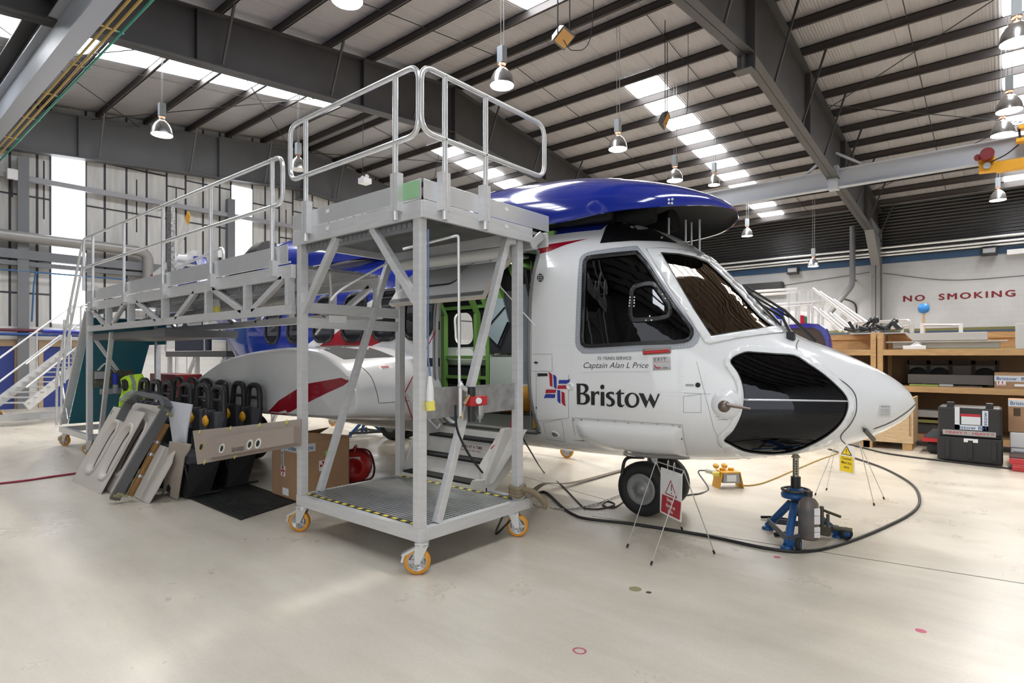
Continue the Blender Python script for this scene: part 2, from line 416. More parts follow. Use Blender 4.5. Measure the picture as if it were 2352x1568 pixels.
# right wall
WR = mat('dark_corrugated_cladding', (.024, .024, .026), .32, metal=.3)
def corr_nodes():
    nt = WR.node_tree; b = nt.nodes['Principled BSDF']; tc = nt.nodes.new('ShaderNodeTexCoord')
    wv = nt.nodes.new('ShaderNodeTexWave'); wv.bands_direction = 'Z'; wv.inputs['Scale'].default_value = 2.2; nt.links.new(tc.outputs['Object'], wv.inputs['Vector'])
    bp = nt.nodes.new('ShaderNodeBump'); bp.inputs['Strength'].default_value = .8; bp.inputs['Distance'].default_value = .05; nt.links.new(wv.outputs['Fac'], bp.inputs['Height']); nt.links.new(bp.outputs[0], b.inputs['Normal'])
corr_nodes()
m = MB(); m.cur = 0; m.box((XB, YRW, 0), (XF, YRW+.2, 5.86)); m.cur = 1; m.box((XB, YRW-.03, 5.84), (XF, YRW, 6.12))
m.cur = 2; m.box((XB, YRW, 5.86), (XF, YRW+.2, 8.9)); m.cur = 1; m.box((XB, YRW-.012, 1.2), (XF, YRW, 2.72)); m.cur = 3; m.box((XB, YRW-.02, 2.72), (XF, YRW, 2.84))
BRK2 = bpy.data.materials.new('grey_white_painted_brick'); BRK2.use_nodes = True
brick_nodes(BRK2, (.40, .405, .42), (.395, .40, .415), (.375, .378, .39))
WRO = struct('wall_right', m, [BRK2, mat('wall_band_blue', (.02, .06, .13), .5), WR, mat('olive_strip', (.12, .11, .04), .6)])
m = MB()
for k, (dx, dz) in enumerate(((-.018, 0), (.018, 0), (0, .01), (0, -.01))): put_text(m, 'NO  SMOKING', (-1.61+dx, YRW-.010-.001*k, 4.19+dz), (1, 0, 0), (0, 0, 1), 3.80, .26, space=1.3)
o = m.build('lettering', TXRED, WRO); o['label'] = 'dark red NO SMOKING lettering'; o['kind'] = 'stuff'
# left wall with the open hangar door behind the camera, front wall
m = MB(); m.box((XB, YL-.1, 0), (-3.0, YL, 8.5)); m.box((-3.0, YL-.1, 6.0), (XF, YL, 8.5)); struct('wall_left', m, mat('wall_left_grey', (.30, .30, .30), .7))
m = MB(); m.box((XF, YL, 0), (XF+.1, YRW, 11)); struct('wall_front', m, mat('wall_front_pale', (.55, .55, .54), .7))
m = MB(); m.box((-8, YL-30, -.2), (XF+12, YL, -.01)); struct('trim_90', m, mat('bounce_apron', (.5, .49, .46), .8))  # unseen ground outside the door, added to bounce light inside
# crane runway beams
CRN = mat('crane_beam_grey', (.40, .42, .46), .45)
m = MB(); yc = 22.44
m.box((XB, yc-.012, 7.37), (XF, yc+.012, 7.97)); m.box((XB, yc-.13, 7.35), (XF, yc+.13, 7.38)); m.box((XB, yc-.13, 7.95), (XF, yc+.13, 7.98))
for x in (-14.07, -4.5): m.box((x-.15, yc-.15, 7.3), (x+.15, yc+.15, 8.1)); m.bar((x+.9, yc, 7.98), (x+.1, yc-.2, 8.5), .07); m.bar((x-.9, yc, 7.98), (x-.1, yc-.2, 8.5), .07)
tag(m.build('crane_runway_beam', CRN), 'pale grey crane runway beam crossing under the right roof slope', 'beam', 'crane runway beams', 'structure')
m = MB(); yc = 3.0
m.box((XB, yc-.012, 7.32), (XF, yc+.012, 8.1)); m.box((XB, yc-.15, 7.3), (XF, yc+.15, 7.33)); m.box((XB, yc-.15, 8.08), (XF, yc+.15, 8.11))
tag(m.build('crane_runway_beam', CRN), 'pale grey crane runway beam at the top left with yellow conduits', 'beam', 'crane runway beams', 'structure')
m = MB(); m.box((XB, yc-.06, 8.11), (XF, yc+.06, 8.46)); m.box((XB, yc-.3, 8.44), (XF, yc+.1, 8.48)); trim(m, DSTEEL)
for i, (dy, c, nm) in enumerate(((.24, (.50, .33, .06), 'upper yellow'), (.36, (.50, .33, .06), 'lower yellow'), (.48, (.02, .28, .20), 'green'))):
    m = MB(); m.tube([(XB, yc+dy, 7.34), (XF, yc+dy, 7.34)], .022, 8)
    for x in range(-22, 5, 2): m.box((x-.02, yc+dy-.06, 7.355), (x+.02, yc+dy+.06, 7.375))
    tag(m.build('conductor_pipe', mat('pipe%d' % (i//2), c, .45)), nm+' conductor pipe running along the left crane beam', 'pipe')
# lamps
GLOW = mat('lamp_glow', (1, 1, 1), .5, emit=(1, .93, .82), estr=14)
RFL = mat('spun_aluminium_shade', (.72, .72, .73), .25, .9)
GEAR = mat('gear_box_grey', (.42, .47, .50), .45)
def lamp(px, py, label, wide=1.0, z=7.2, dep=None, on=True):
    p = onD(px, py, dep) if dep else None
    if p is None:
        d = (z-CAMZ)*FPX/(HY-py); p = onD(px, py, d)
    R = .25*wide; b = thing('pendant_lamp', label, 'lamp', p, 'pendant hangar lamps')
    m = MB(); m.lathe([(R, 0), (R*.99, .05), (R*.9, .16), (R*.68, .27), (R*.38, .35), (R*.25, .37), (R*.25, .40)], p, n=28)
    m.lathe([(R*.97, .005), (R*.88, .15), (R*.66, .26), (R*.3, .345)], p, n=28); m.build('shade', RFL, b)
    m = MB(); m.ball(p+Vector((0, 0, .12)), R*.45, R*.45, .11)
    m.lathe([(R*.95, .02), (.01, .035)], p, n=24); m.build('bulb', GLOW if on else WHITEP, b)
    m = MB(); m.cyl(p+Vector((0, 0, .38)), p+Vector((0, 0, .46)), .035, n=10); m.cyl(p+Vector((0, 0, .44)), p+Vector((0, 0, .46)), .085, n=12); m.build('lamp_holder', mat('lamp_holder_copper', (.6, .35, .25), .35, .6), b)
    m = MB(); m.box((p.x-.075, p.y-.075, p.z+.46), (p.x+.075, p.y+.075, p.z+.80)); m.build('gear_box', GEAR, b, .01)
    m = MB(); zt = zr(p.y)+.3
    m.tube([p+Vector((-.03, 0, .8)), Vector((p.x-.03, p.y, zt))], .006, 5); m.tube([p+Vector((.05, 0, .8)), Vector((p.x+.06, p.y, zt))], .008, 5); m.build('hanging_chain', mat('chain_grey', (.5, .5, .5), .4, .5), b)
    if on:
        l = bpy.data.lights.new('lamp_light', 'SPOT'); l.energy = LAMP_W*12; l.color = (1, .93, .84); l.spot_size = 2.6; l.spot_blend = .6; l.shadow_soft_size = .2
        lo = bpy.data.objects.new('lamp_light', l); COL.objects.link(lo); lo.parent = b; lo.location = (0, 0, -.02)
for a in ((1153, 197, 'lit pendant lamp hanging above the tall guard rails'), (372, 310, 'lit pendant lamp below the left roof skylights'),
          (1419, 343, 'lit pendant lamp with dark gear box right of the top rail'), (1550, 415, 'small lit pendant lamp just above the blue cowling'),
          (1716, 542, 'pendant lamp right of the blue cowling tip'), (2292, 460, 'lit pendant lamp below the yellow crane end carriage'),
          (2318, 255, 'bright pendant lamp in front of the right edge skylights'), (2335, 98, 'large pendant lamp cut by the top right corner'),
          (685, 390, 'unlit looking pendant lamp behind the left guard rail end'), (797, 2, 'pendant lamp cut by the top edge of the view'),
          (2303, 310, 'slim pendant lamp above the yellow crane motor')):
    lamp(*a, on=not a[2].startswith('unlit'), wide=1.0)
lamp(1868, 612, 'far small pendant lamp in front of the blue wall band', dep=26, wide=.9)
lamp(1640, 425, 'pendant lamp hidden behind the blue cowling top', dep=21, wide=.8)
# floodlights / heaters hung from the roof
def flood(c, nx, label, size=.42):
    b = thing('floodlight', label, 'floodlight', c, 'hung floodlights'); c = Vector(c); nx = Vector(nx).normalized()
    side = nx.cross(Vector((0, 0, 1))).normalized(); up = side.cross(nx)
    m = MB(); h = size/2
    P = lambda a, bb, d: c+side*a+up*bb+nx*d
    m.hexa([P(-h, -h*.75, 0), P(h, -h*.75, 0), P(h, h*.75, 0), P(-h, h*.75, 0), P(-h*.6, -h*.5, -.16), P(h*.6, -h*.5, -.16), P(h*.6, h*.5, -.16), P(-h*.6, h*.5, -.16)])
    m.build('housing', mat('floodlight_body', (.10, .105, .10), .4, .4), b)
    m = MB(); m.hexa([P(-h*.85, -h*.6, .004), P(h*.85, -h*.6, .004), P(h*.85, h*.6, .004), P(-h*.85, h*.6, .004), P(-h*.85, -h*.6, .01), P(h*.85, -h*.6, .01), P(h*.85, h*.6, .01), P(-h*.85, h*.6, .01)])
    m.build('front_glass', mat('amber_reflector', (.50, .26, .06), .3), b)
    m = MB(); zt = zr(c.y)+.3
    for s_ in (-1, 1): m.tube([c+side*s_*h, Vector((c.x+side.x*s_*h, c.y+side.y*s_*h, zt))], .012, 5)
    m.tube(spline([c-nx*.1, c+Vector((.15, .1, -.25)), c+Vector((.45, .3, .1)), Vector((c.x+.5, c.y+.3, zt))]), .008, 5); m.build('hanger', ROD, b)
flood(onD(1295, 88, 11.5), (.62, .05, -.78), 'floodlight with amber reflector hanging near the top centre', .46)
flood(onD(1530, 277, 16), (.9, .3, -.45), 'dark tilted floodlight hanging in front of a roof skylight', .5)
# emergency twin spot box
p = onD(838, 416, 17); b = thing('emergency_light', 'white twin head emergency light box on a wire by the roof', 'light', p)
m = MB(); m.box((p.x-.14, p.y-.14, p.z-.08), (p.x+.14, p.y+.14, p.z+.08)); m.build('battery_box', WHITEP, b, .01)
m = MB(); m.ball(p+Vector((-.1, 0, .12)), .06); m.ball(p+Vector((.1, 0, .12)), .06); m.build('spot_head', WHITEP, b)
m = MB(); m.tube([p+Vector((-.1, 0, .1)), p+Vector((-.2, .1, zr(p.y)-p.z))], .008, 5); m.build('hanging_wire', ROD, b)
# ================================================================ HELICOPTER
YC = 5.75
ST = [(-0.56,1.225,1.27,0.02,1.245,2.0,2.0),(-0.60,1.16,1.35,0.13,1.24,2.0,2.0),(-0.70,1.07,1.45,0.25,1.23,2.0,2.0),(-0.90,0.945,1.575,0.41,1.21,2.05,2.0),
(-1.15,0.845,1.70,0.57,1.19,2.1,2.0),(-1.45,0.765,1.83,0.73,1.18,2.2,2.0),(-1.70,0.71,1.995,0.84,1.18,2.3,2.05),(-1.95,0.665,2.285,0.925,1.20,2.4,2.1),
(-2.20,0.635,2.54,0.995,1.27,2.5,2.2),(-2.45,0.61,2.76,1.045,1.37,2.6,2.3),(-2.75,0.595,2.945,1.085,1.5,2.7,2.45),(-3.10,0.585,3.07,1.11,1.6,2.75,2.6),
(-3.6,0.58,3.14,1.12,1.65,2.8,2.75),(-4.5,0.58,3.16,1.12,1.7,2.8,2.9),(-7.5,0.58,3.16,1.12,1.7,2.8,2.9),(-9.2,0.66,3.16,1.10,1.8,2.8,2.8),
(-10.2,1.0,3.1,1.05,2.0,2.8,2.5),(-11.3,1.9,2.98,0.92,2.4,2.5,2.3),(-12.2,2.15,2.86,0.55,2.48,2.2,2.2),(-14.0,2.25,2.8,0.32,2.5,2.0,2.0),(-16.3,2.3,2.8,0.25,2.55,2.0,2.0)]
def pchip(T, Y, ts):
    n = len(T); h = [T[i+1]-T[i] for i in range(n-1)]; dl = [(Y[i+1]-Y[i])/h[i] for i in range(n-1)]
    m = [0.0]*n; m[0] = dl[0]; m[-1] = dl[-1]
    for i in range(1, n-1):
        if dl[i-1]*dl[i] > 0:
            w1 = 2*h[i]+h[i-1]; w2 = h[i]+2*h[i-1]; m[i] = (w1+w2)/(w1/dl[i-1]+w2/dl[i])
    out = []
    for t in ts:
        i = 0
        while i < n-2 and t > T[i+1]: i += 1
        u = (t-T[i])/h[i]
        out.append((2*u**3-3*u**2+1)*Y[i]+(u**3-2*u**2+u)*m[i]*h[i]+(-2*u**3+3*u**2)*Y[i+1]+(u**3-u**2)*m[i+1]*h[i])
    return out
def lin(a, b, n): return [a+(b-a)*i/(n-1) for i in range(n)]
def fus_rows(n1, n2, n3, nt, inset=0.0):
    T = [-s[0] for s in ST]; ts = lin(T[0], T[4], n1)[:-1]+lin(T[4], T[12], n2)[:-1]+lin(T[12], T[-1], n3)
    cols = [pchip(T, [s[k] for s in ST], ts) for k in range(1, 7)]; rows = []
    for i, t in enumerate(ts):
        zb, zt, w_, zm, na, nb = [c[i] for c in cols]; row = []
        x = -t-(inset if i == 0 else 0)
        if i == 0 and inset: x = -t-inset*1.2
        w2 = max(w_-inset, .004); ht = max(zt-zm-inset, .004); hb = max(zm-zb-inset, .004)
        for k in range(nt):
            a = 2*PI*k/nt; c, s = math.cos(a), math.sin(a); e = 2/(na if s >= 0 else nb)
            row.append(Vector((x, YC+w2*math.copysign(abs(c)**e, c), zm+(ht if s >= 0 else hb)*math.copysign(abs(s)**e, s))))
        rows.append(row)
    return rows
def rows_mesh(rows, flip=False):
    nt = len(rows[0]); v = [p for r in rows for p in r]; f = []
    for i in range(len(rows)-1):
        for k in range(nt):
            q = (i*nt+k, i*nt+(k+1) % nt, (i+1)*nt+(k+1) % nt, (i+1)*nt+k); f.append(q[::-1] if flip else q)
    a = tuple(range(nt)); b = tuple((len(rows)-1)*nt+k for k in range(nt))
    f += [a, b[::-1]] if flip else [a[::-1], b]
    return v, f
FV, FF = rows_mesh(fus_rows(26, 66, 50, 112))
FBVH = BVHTree.FromPolygons(FV, FF)
WHITE = mat('gloss_white_paint', (.82, .83, .84), .16, coat=.6, bump=.012, bscale=3)
BLUE = mat('gloss_blue_paint', (.010, .026, .28), .12, coat=.8)
RED = mat('gloss_red_paint', (.36, .008, .022), .16, coat=.6)
DARKIN = mat('dark_interior', (.022, .022, .026), .8)
FRAMEB = mat('window_seal_black', (.012, .012, .013), .38)
GREYF = mat('window_surround_grey', (.34, .36, .40), .4)
def glass(name, tint, refl, ior=1.5, rough=0.01):
    if name in MATS: return MATS[name]
    m = bpy.data.materials.new(name); MATS[name] = m; m.use_nodes = True; nt = m.node_tree; nt.nodes.clear()
    o = nt.nodes.new('ShaderNodeOutputMaterial'); t = nt.nodes.new('ShaderNodeBsdfTransparent'); g = nt.nodes.new('ShaderNodeBsdfGlossy'); f = nt.nodes.new('ShaderNodeFresnel'); mx = nt.nodes.new('ShaderNodeMixShader')
    t.inputs[0].default_value = (*tint, 1); g.inputs[0].default_value = (*refl, 1); g.inputs['Roughness'].default_value = rough; f.inputs[0].default_value = ior
    nt.links.new(f.outputs[0], mx.inputs[0]); nt.links.new(t.outputs[0], mx.inputs[1]); nt.links.new(g.outputs[0], mx.inputs[2]); nt.links.new(mx.outputs[0], o.inputs[0])
    return m
GL_WIND = glass('windscreen_glass', (.16, .10, .06), (1.0, .80, .62), 2.1)
GL_SIDE = glass('smoked_glass', (.10, .10, .115), (.95, .96, 1), 1.5)
GL_CHIN = glass('chin_glass', (.05, .05, .055), (.9, .92, 1), 1.5)

def hit_cam(bvh, px, py):
    d = ray(px, py).normalized(); h = bvh.ray_cast(CAM, d)
    if h[0] is None:
        best = None
        for k in range(10, 90):
            q = bvh.find_nearest(CAM+d*(k*.12))
            if q[0] is not None and (best is None or q[3] < best[3]): best = q
        return best[0], best[1]
    return h[0], (h[1] if h[1].dot(d) < 0 else -h[1])
def hit_side(bvh, x, z, y0=0.0):
    h = bvh.ray_cast(Vector((x, y0, z)), Vector((0, 1, 0)))
    if h[0] is None:
        q = bvh.find_nearest(Vector((x, 4.63, z))); return q[0], q[1]
    return h[0], (h[1] if h[1].y < 0 else -h[1])
def wrapm(mb, polys, bvh, off=.003, step=14, mode='cam', fn=None, mirror=False):
    "lay a 2D outline (outer ring + holes, photo or side-elevation coordinates) on a surface"
    bm = bmesh.new(); vs = [bm.verts.new((p[0], p[1], 0)) for r in polys for p in r]
    for t in tessellate_polygon([[Vector((p[0], p[1], 0)) for p in r] for r in polys]):
        try: bm.faces.new([vs[i] for i in t])
        except ValueError: pass
    finish_wrap(mb, bm, bvh, off, step, mode, fn, mirror)
def wraptext(mb, vs2, fs2, bvh, off=.003, step=12, mode='cam'):
    bm = bmesh.new(); vs = [bm.verts.new((p[0], p[1], 0)) for p in vs2]
    for f in fs2:
        try: bm.faces.new([vs[i] for i in f])
        except ValueError: pass
    finish_wrap(mb, bm, bvh, off, step, mode, None, False)
def finish_wrap(mb, bm, bvh, off, step, mode, fn, mirror):
    for ax in (0, 1):
        a = min(v.co[ax] for v in bm.verts); b = max(v.co[ax] for v in bm.verts); g = math.ceil(a/step)*step
        while g < b:
            if g > a:
                n_ = Vector((1, 0, 0)) if ax == 0 else Vector((0, 1, 0))
                bmesh.ops.bisect_plane(bm, geom=bm.verts[:]+bm.edges[:]+bm.faces[:], plane_co=n_*g, plane_no=n_, dist=1e-5)
            g += step
    bm.verts.index_update(); P = []; Nn = []
    for v in bm.verts:
        p, n_ = hit_cam(bvh, v.co.x, v.co.y) if mode == 'cam' else hit_side(bvh, v.co.x, v.co.y)
        o_ = fn(v.co.x, v.co.y) if fn else off
        p = p+n_*o_
        if mirror: p = Vector((p.x, 2*YC-p.y, p.z))
        P.append(p); Nn.append(n_)
    fs = []
    for f in bm.faces:
        idx = [v.index for v in f.verts]; a, b, c = P[idx[0]], P[idx[1]], P[idx[2]]
        nn = (b-a).cross(c-a); ref = Nn[idx[0]]
        if mirror: ref = Vector((ref.x, -ref.y, ref.z))
        fs.append(idx if nn.dot(ref) > 0 else idx[::-1])
    bm.free(); mb.add(P, fs, True)
def shrink(poly, k):
    "offset a closed outline inwards by k (2D)"
    n = len(poly); A = sum(poly[i][0]*poly[(i+1) % n][1]-poly[(i+1) % n][0]*poly[i][1] for i in range(n)); s = 1 if A > 0 else -1; out = []
    for i in range(n):
        p0, p1, p2 = Vector(poly[i-1]), Vector(poly[i]), Vector(poly[(i+1) % n])
        d1 = (p1-p0).normalized(); d2 = (p2-p1).normalized(); n1 = Vector((-d1.y, d1.x))*s; n2 = Vector((-d2.y, d2.x))*s
        b = (n1+n2); b = b.normalized() if b.length > 1e-6 else n1
        out.append(tuple(p1+b*(k/max(.5, b.dot(n1)))))
    return out
def smooth2(poly, n=4):
    return [(p.x, p.y) for p in spline([(a, b, 0) for a, b in poly]+[(poly[0][0], poly[0][1], 0)], n)[:-1]]
def ell(cx_, cy_, rx, ry, n=24, a0=0): return [(cx_+rx*math.cos(2*PI*k/n)*math.cos(a0)-ry*math.sin(2*PI*k/n)*math.sin(a0), cy_+rx*math.cos(2*PI*k/n)*math.sin(a0)+ry*math.sin(2*PI*k/n)*math.cos(a0)) for k in range(n)]

SIDEW = [(1346.4,591.8),(1359,587),(1451.8,577.5),(1466,580),(1476.8,591.8),(1489,606),(1514,645),(1550,699),(1585.7,745),(1593,759.6),(1591,774),(1580,784.6),(1550,790),(1460.7,792.7),(1359,799),(1341,795),(1334,784.6),(1335,736),(1338.4,629),(1340,600.7)]
GREYO = [(1331,597),(1336,588),(1353.6,578.4),(1400,571),(1457,565),(1466,567.7),(1478.6,583),(1493,602.5),(1532,661),(1568,713),(1600,750.7),(1607,765),(1605,781),(1593,795),(1568,800.7),(1478.6,806),(1353.6,812),(1334,808),(1323,793.6),(1322,763),(1326.8,647)]
VENT = [(1457,654),(1478.6,648),(1501.8,649),(1514,663),(1539,699),(1543.8,715),(1537.5,729),(1514,736),(1460.7,740),(1448,734.6),(1443.8,718.6),(1445.5,683),(1448,665)]
WIND = [(1516,580),(1560,583),(1595,590),(1626,602),(1652,626),(1678,651),(1706,681),(1723,701),(1741,721),(1765,741),(1779,750),(1740,757),(1690,764),(1633,773),(1590,708),(1550,640)]
WFRM = [(1484,572),(1520,570),(1565,574),(1600,580),(1626,591),(1638,604),(1661,625),(1687.5,650),(1716.5,680),(1733.5,700),(1752,720),(1777,740),(1792.5,750),(1804,758.5),(1800,764),(1742,770),(1692,777),(1629,790),(1618,786),(1574,716),(1530,650)]
ROOFW = [(1378,559),(1392,521),(1404,509),(1419,506),(1470,513),(1517.6,536),(1556.6,559),(1514.6,554),(1454.7,553),(1410,556)]
CHIN = [(1676.5,829),(1682,821),(1697,813),(1715,807.5),(1733,808.5),(1780,812),(1824.5,816),(1855,834),(1893,860),(1926.5,890),(1942,908),(1947.5,923.5),(1945.7,944),(1931.6,972),(1901,1000),(1855,1025),(1817,1038),(1778.6,1043),(1740,1041),(1707,1035),(1676.5,1020),(1662.5,1009),(1684,987),(1702,951.5),(1708,916),(1704.6,885),(1694,857),(1679,837)]
CHIN = smooth2(CHIN, 3); SIDEW = smooth2(SIDEW, 2)
def avg_dir(outl):
    n_ = Vector((0, 0, 0)); P = []
    for p in outl: a, b = hit_cam(FBVH, *p); P.append(a); n_ += b
    return P, -n_.normalized()
def cutter(outl, mirror=False, dep=.16):
    P, d = avg_dir(outl); P = [p-d*dep for p in P]
    if mirror: P = [Vector((p.x, 2*YC-p.y, p.z)) for p in P]; d = Vector((d.x, -d.y, d.z))
    return P, d*(2*dep+.02)
def rrect(x0, x1, z0, z1, r, n=5):
    out = []
    for cx_, cz_, a in ((x1-r, z1-r, 0), (x0+r, z1-r, PI/2), (x0+r, z0+r, PI), (x1-r, z0+r, 1.5*PI)):
        out += [(cx_+r*math.cos(a+PI/2*k/n), cz_+r*math.sin(a+PI/2*k/n)) for k in range(n+1)]
    return out
DX0, DX1, DZ0, DZ1 = -5.06, -3.69, .86, 2.74
cut = MB()
for o_, mir in ((shrink(SIDEW, 7), 0), (WIND, 0), (WIND, 1), (shrink(SIDEW, 7), 1), (CHIN, 0)):
    P, d = cutter(o_, mir); cut.prism(P, d)
cut.prism([(x, 4.0, z) for x, z in rrect(DX0, DX1, DZ0, DZ1, .09)], (0, 1.45, 0))
for x0 in (-6.98,): cut.prism([(x, 6.5, z) for x, z in rrect(x0, x0+.42, 1.83, 2.34, .13)], (0, .6, 0))
# outer skin with painted regions
bm = bmesh.new(); bvs = [bm.verts.new(p) for p in FV]
for f in FF:
    try: bm.faces.new([bvs[i] for i in f])
    except ValueError: pass
BL = [(-7.87, 1.78), (-6.9, 2.18), (-5.06, 2.80), (-3.7, 2.905), (-3.07, 2.905)]         # lower edge of the blue
WL = [(-7.49, 1.78), (-6.85, 2.06), (-5.06, 2.70), (-3.81, 2.785), (-3.5, 2.795), (-3.17, 2.806)]        # upper edge of the red
RL = [(-6.20, 1.79), (-5.70, 1.90), (-5.39, 1.985), (-5.0, 2.135), (-3.76, 2.685), (-3.56, 2.705), (-3.38, 2.761), (-3.17, 2.804)]   # lower edge of the red
def cutline(L):
    for (xa, za), (xb, zb_) in zip(L[:-1], L[1:]):
        nn = Vector((-(zb_-za), 0, xb-xa)).normalized()
        bmesh.ops.bisect_plane(bm, geom=bm.verts[:]+bm.edges[:]+bm.faces[:], plane_co=(xa, 0, za), plane_no=nn, dist=1e-4)
for L in (BL, WL, RL): cutline(L)
bmesh.ops.bisect_plane(bm, geom=bm.verts[:]+bm.edges[:]+bm.faces[:], plane_co=(-3.09, 0, 0), plane_no=(1, 0, 0), dist=1e-4)
def lv(L, x):
    if x <= L[0][0]: return L[0][1]+(x-L[0][0])*(L[1][1]-L[0][1])/(L[1][0]-L[0][0])
    for (xa, za), (xb, zb_) in zip(L[:-1], L[1:]):
        if x <= xb: return za+(x-xa)*(zb_-za)/(xb-xa)
    return 9
for f in bm.faces:
    c = f.calc_center_median(); f.smooth = True; f.material_index = 0
    if c.x < -3.0:
        if c.x < -3.09 and c.z > lv(BL, c.x): f.material_index = 1
        elif c.z > lv(RL, c.x) and c.z < lv(WL, c.x): f.material_index = 2
k = len(bm.verts)
iv, if_ = rows_mesh(fus_rows(10, 26, 20, 48, .045), True)
ivs = [bm.verts.new(p) for p in iv]
for f in if_:
    try: q = bm.faces.new([ivs[i] for i in f]); q.material_index = 3
    except ValueError: pass
me = bpy.data.meshes.new('fuselage'); bm.to_mesh(me); bm.free()
for x in (WHITE, BLUE, RED, DARKIN): me.materials.append(x)
fo = bpy.data.objects.new('fuselage', me); COL.objects.link(fo)
co_ = cut.build('cutter', WHITE); co_.location = co_.location
md = fo.modifiers.new('cut', 'BOOLEAN'); md.operation = 'DIFFERENCE'; md.solver = 'EXACT'; md.object = co_
bpy.context.view_layer.update()
dg = bpy.context.evaluated_depsgraph_get(); me2 = bpy.data.meshes.new_from_object(fo.evaluated_get(dg)); fo.modifiers.clear(); fo.data = me2; me2.name = 'fuselage'
bpy.data.objects.remove(co_); bpy.data.meshes.remove(me)
me2.set_sharp_from_angle(angle=math.radians(32))
HELI = thing('helicopter', 'white, blue and red transport helicopter on jacks with its cabin door open', 'helicopter', (-4.5, YC, 0))
fo.parent = HELI; fo.location = -HELI.location
def part(mb, name, m, parent=None, label=None, bevel=0, clean=True, solid=0, off=1):
    o = mb.build(name, m, parent or HELI, bevel, clean)
    if label: o['label'] = label
    if solid:
        s = o.modifiers.new('solid', 'SOLIDIFY'); s.thickness = solid; s.offset = off
    return o
def wpart(name, polys, m, off=.004, step=14, solid=0, parent=None, mode='cam', bvh=None, label=None, mirror=False, fn=None):
    mb = MB(); wrapm(mb, polys, bvh or FBVH, off, step, mode, fn, mirror); return part(mb, name, m, parent, label, clean=False, solid=solid, off=1)
# side window
wpart('window_surround', [smooth2(GREYO, 2), SIDEW], GREYF, .004, 16, label='grey painted window surround')
sw = wpart('cockpit_side_window', [shrink(SIDEW, 5)], GL_SIDE, -.006, 16, label='large smoked cockpit side window')
wpart('window_seal', [SIDEW, shrink(SIDEW, 8.5)], FRAMEB, .001, 16, .012, sw)
vv = smooth2(VENT, 2)
wpart('vent_window_frame', [vv, shrink(vv, 9.5)], FRAMEB, .002, 12, .012, sw)
mb = MB()
for x, y in ((1448,684),(1447.5,691),(1447,697),(1446.5,703.5),(1458,684),(1457.5,691),(1457.5,697),(1457,704),(1493,727),(1484.5,736.5),(1497,736.5),(1521,678),(1514.5,688.5),(1527.5,687.5)):
    p, q = hit_cam(FBVH, x, y); mb.ball(p+q*.018, .008, n=6)
part(mb, 'window_screw', WHITEP, sw)['kind'] = 'stuff'
wpart('cockpit_side_window', [shrink(SIDEW, 5)], GL_SIDE, -.006, 16, mirror=True)
# windscreens
for mir in (False, True):
    ws = wpart('windscreen', [WIND], GL_WIND, -.004, 16, mirror=mir, label='brown tinted windscreen')
    wpart('windscreen_frame', [WFRM, WIND], WHITE, .004, 16, .008, ws, mirror=mir)
    wpart('windscreen_seal', [WIND, shrink(WIND, 3)], FRAMEB, .001, 16, .006, ws, mirror=mir)
wpart('roof_window', [ROOFW], mat('roof_window_black', (.01, .01, .012), .08, coat=.5), .004, 12, label='black overhead cockpit window')
# chin window
cw = wpart('chin_window', [CHIN], GL_CHIN, -.004, 20, label='large dark chin window in the nose')
wpart('chin_window_seal', [CHIN, shrink(CHIN, 2.5)], FRAMEB, .001, 20, .005, cw)
mb = MB(); wrapm(mb, [[(1708, 915.5), (1947, 919.5), (1947.5, 923), (1708, 919.5)]], FBVH, .004, 20); part(mb, 'window_bar', mat('bar_grey', (.55, .56, .58), .35, .5), cw, clean=False, solid=.006)
co2 = smooth2(shrink(CHIN, -14), 2)
wpart('chin_window_frame', [co2, CHIN], WHITE, .003, 20, .006, cw)
def linepx(mb, pts, wpx, off=.004, bvh=None, sp=6):
    pts = [(p.x, p.y) for p in spline([(a, b, 0) for a, b in pts], sp)] if len(pts) > 2 else pts
    L = []; R = []
    for i, p in enumerate(pts):
        a = Vector(pts[max(i-1, 0)]); b = Vector(pts[min(i+1, len(pts)-1)]); d = (b-a).normalized(); n_ = Vector((-d.y, d.x))*wpx/2
        L.append((p[0]+n_.x, p[1]+n_.y)); R.append((p[0]-n_.x, p[1]-n_.y))
    wrapm(mb, [L+R[::-1]], bvh or FBVH, off, 18)
DKL = mat('panel_gap_dark', (.05, .05, .055), .6)
mb = MB(); linepx(mb, [(1834.7,780.6),(1829.6,791),(1832,803.6),(1855,824),(1906,857),(1944,882.6),(1962,903),(1967,923.5),(1965,949),(1952,974.5),(1934,995),(1931.6,1007.7),(1942,1019)], 2.2)
linepx(mb, [(2103,927),(2084.7,944),(2046,969),(2005.6,984.7)], 1.8); part(mb, 'radome_seam', DKL, clean=False)
# panel lines
LGL = mat('panel_gap_grey', (.33, .33, .34), .6)
mb = MB()
for L in ([(1225,813),(1268,813),(1269,852),(1225,852)], [(1315,959),(1567,975)], [(1567,975),(1572,1010),(1582,1052)], [(1315,959),(1318,985),(1322,1000)],
          [(1232,856),(1232,967),(1306,960)], [(1306,860),(1306,960)], [(1248,971),(1290,962),(1298,1014),(1256,1008),(1248,971)], [(1220,600),(1221,780),(1218,985)],
          [(1484,572),(1628,788)], [(1570,910),(1610,905),(1611,947),(1570,947),(1570,910)], [(1600,830),(1640,985),(1668,1040)], [(1632,905),(1570,902)]):
    for a, b in zip(L[:-1], L[1:]): linepx(mb, [a, b], 1.0, .003)
part(mb, 'panel_line', LGL, clean=False)['kind'] = 'stuff'
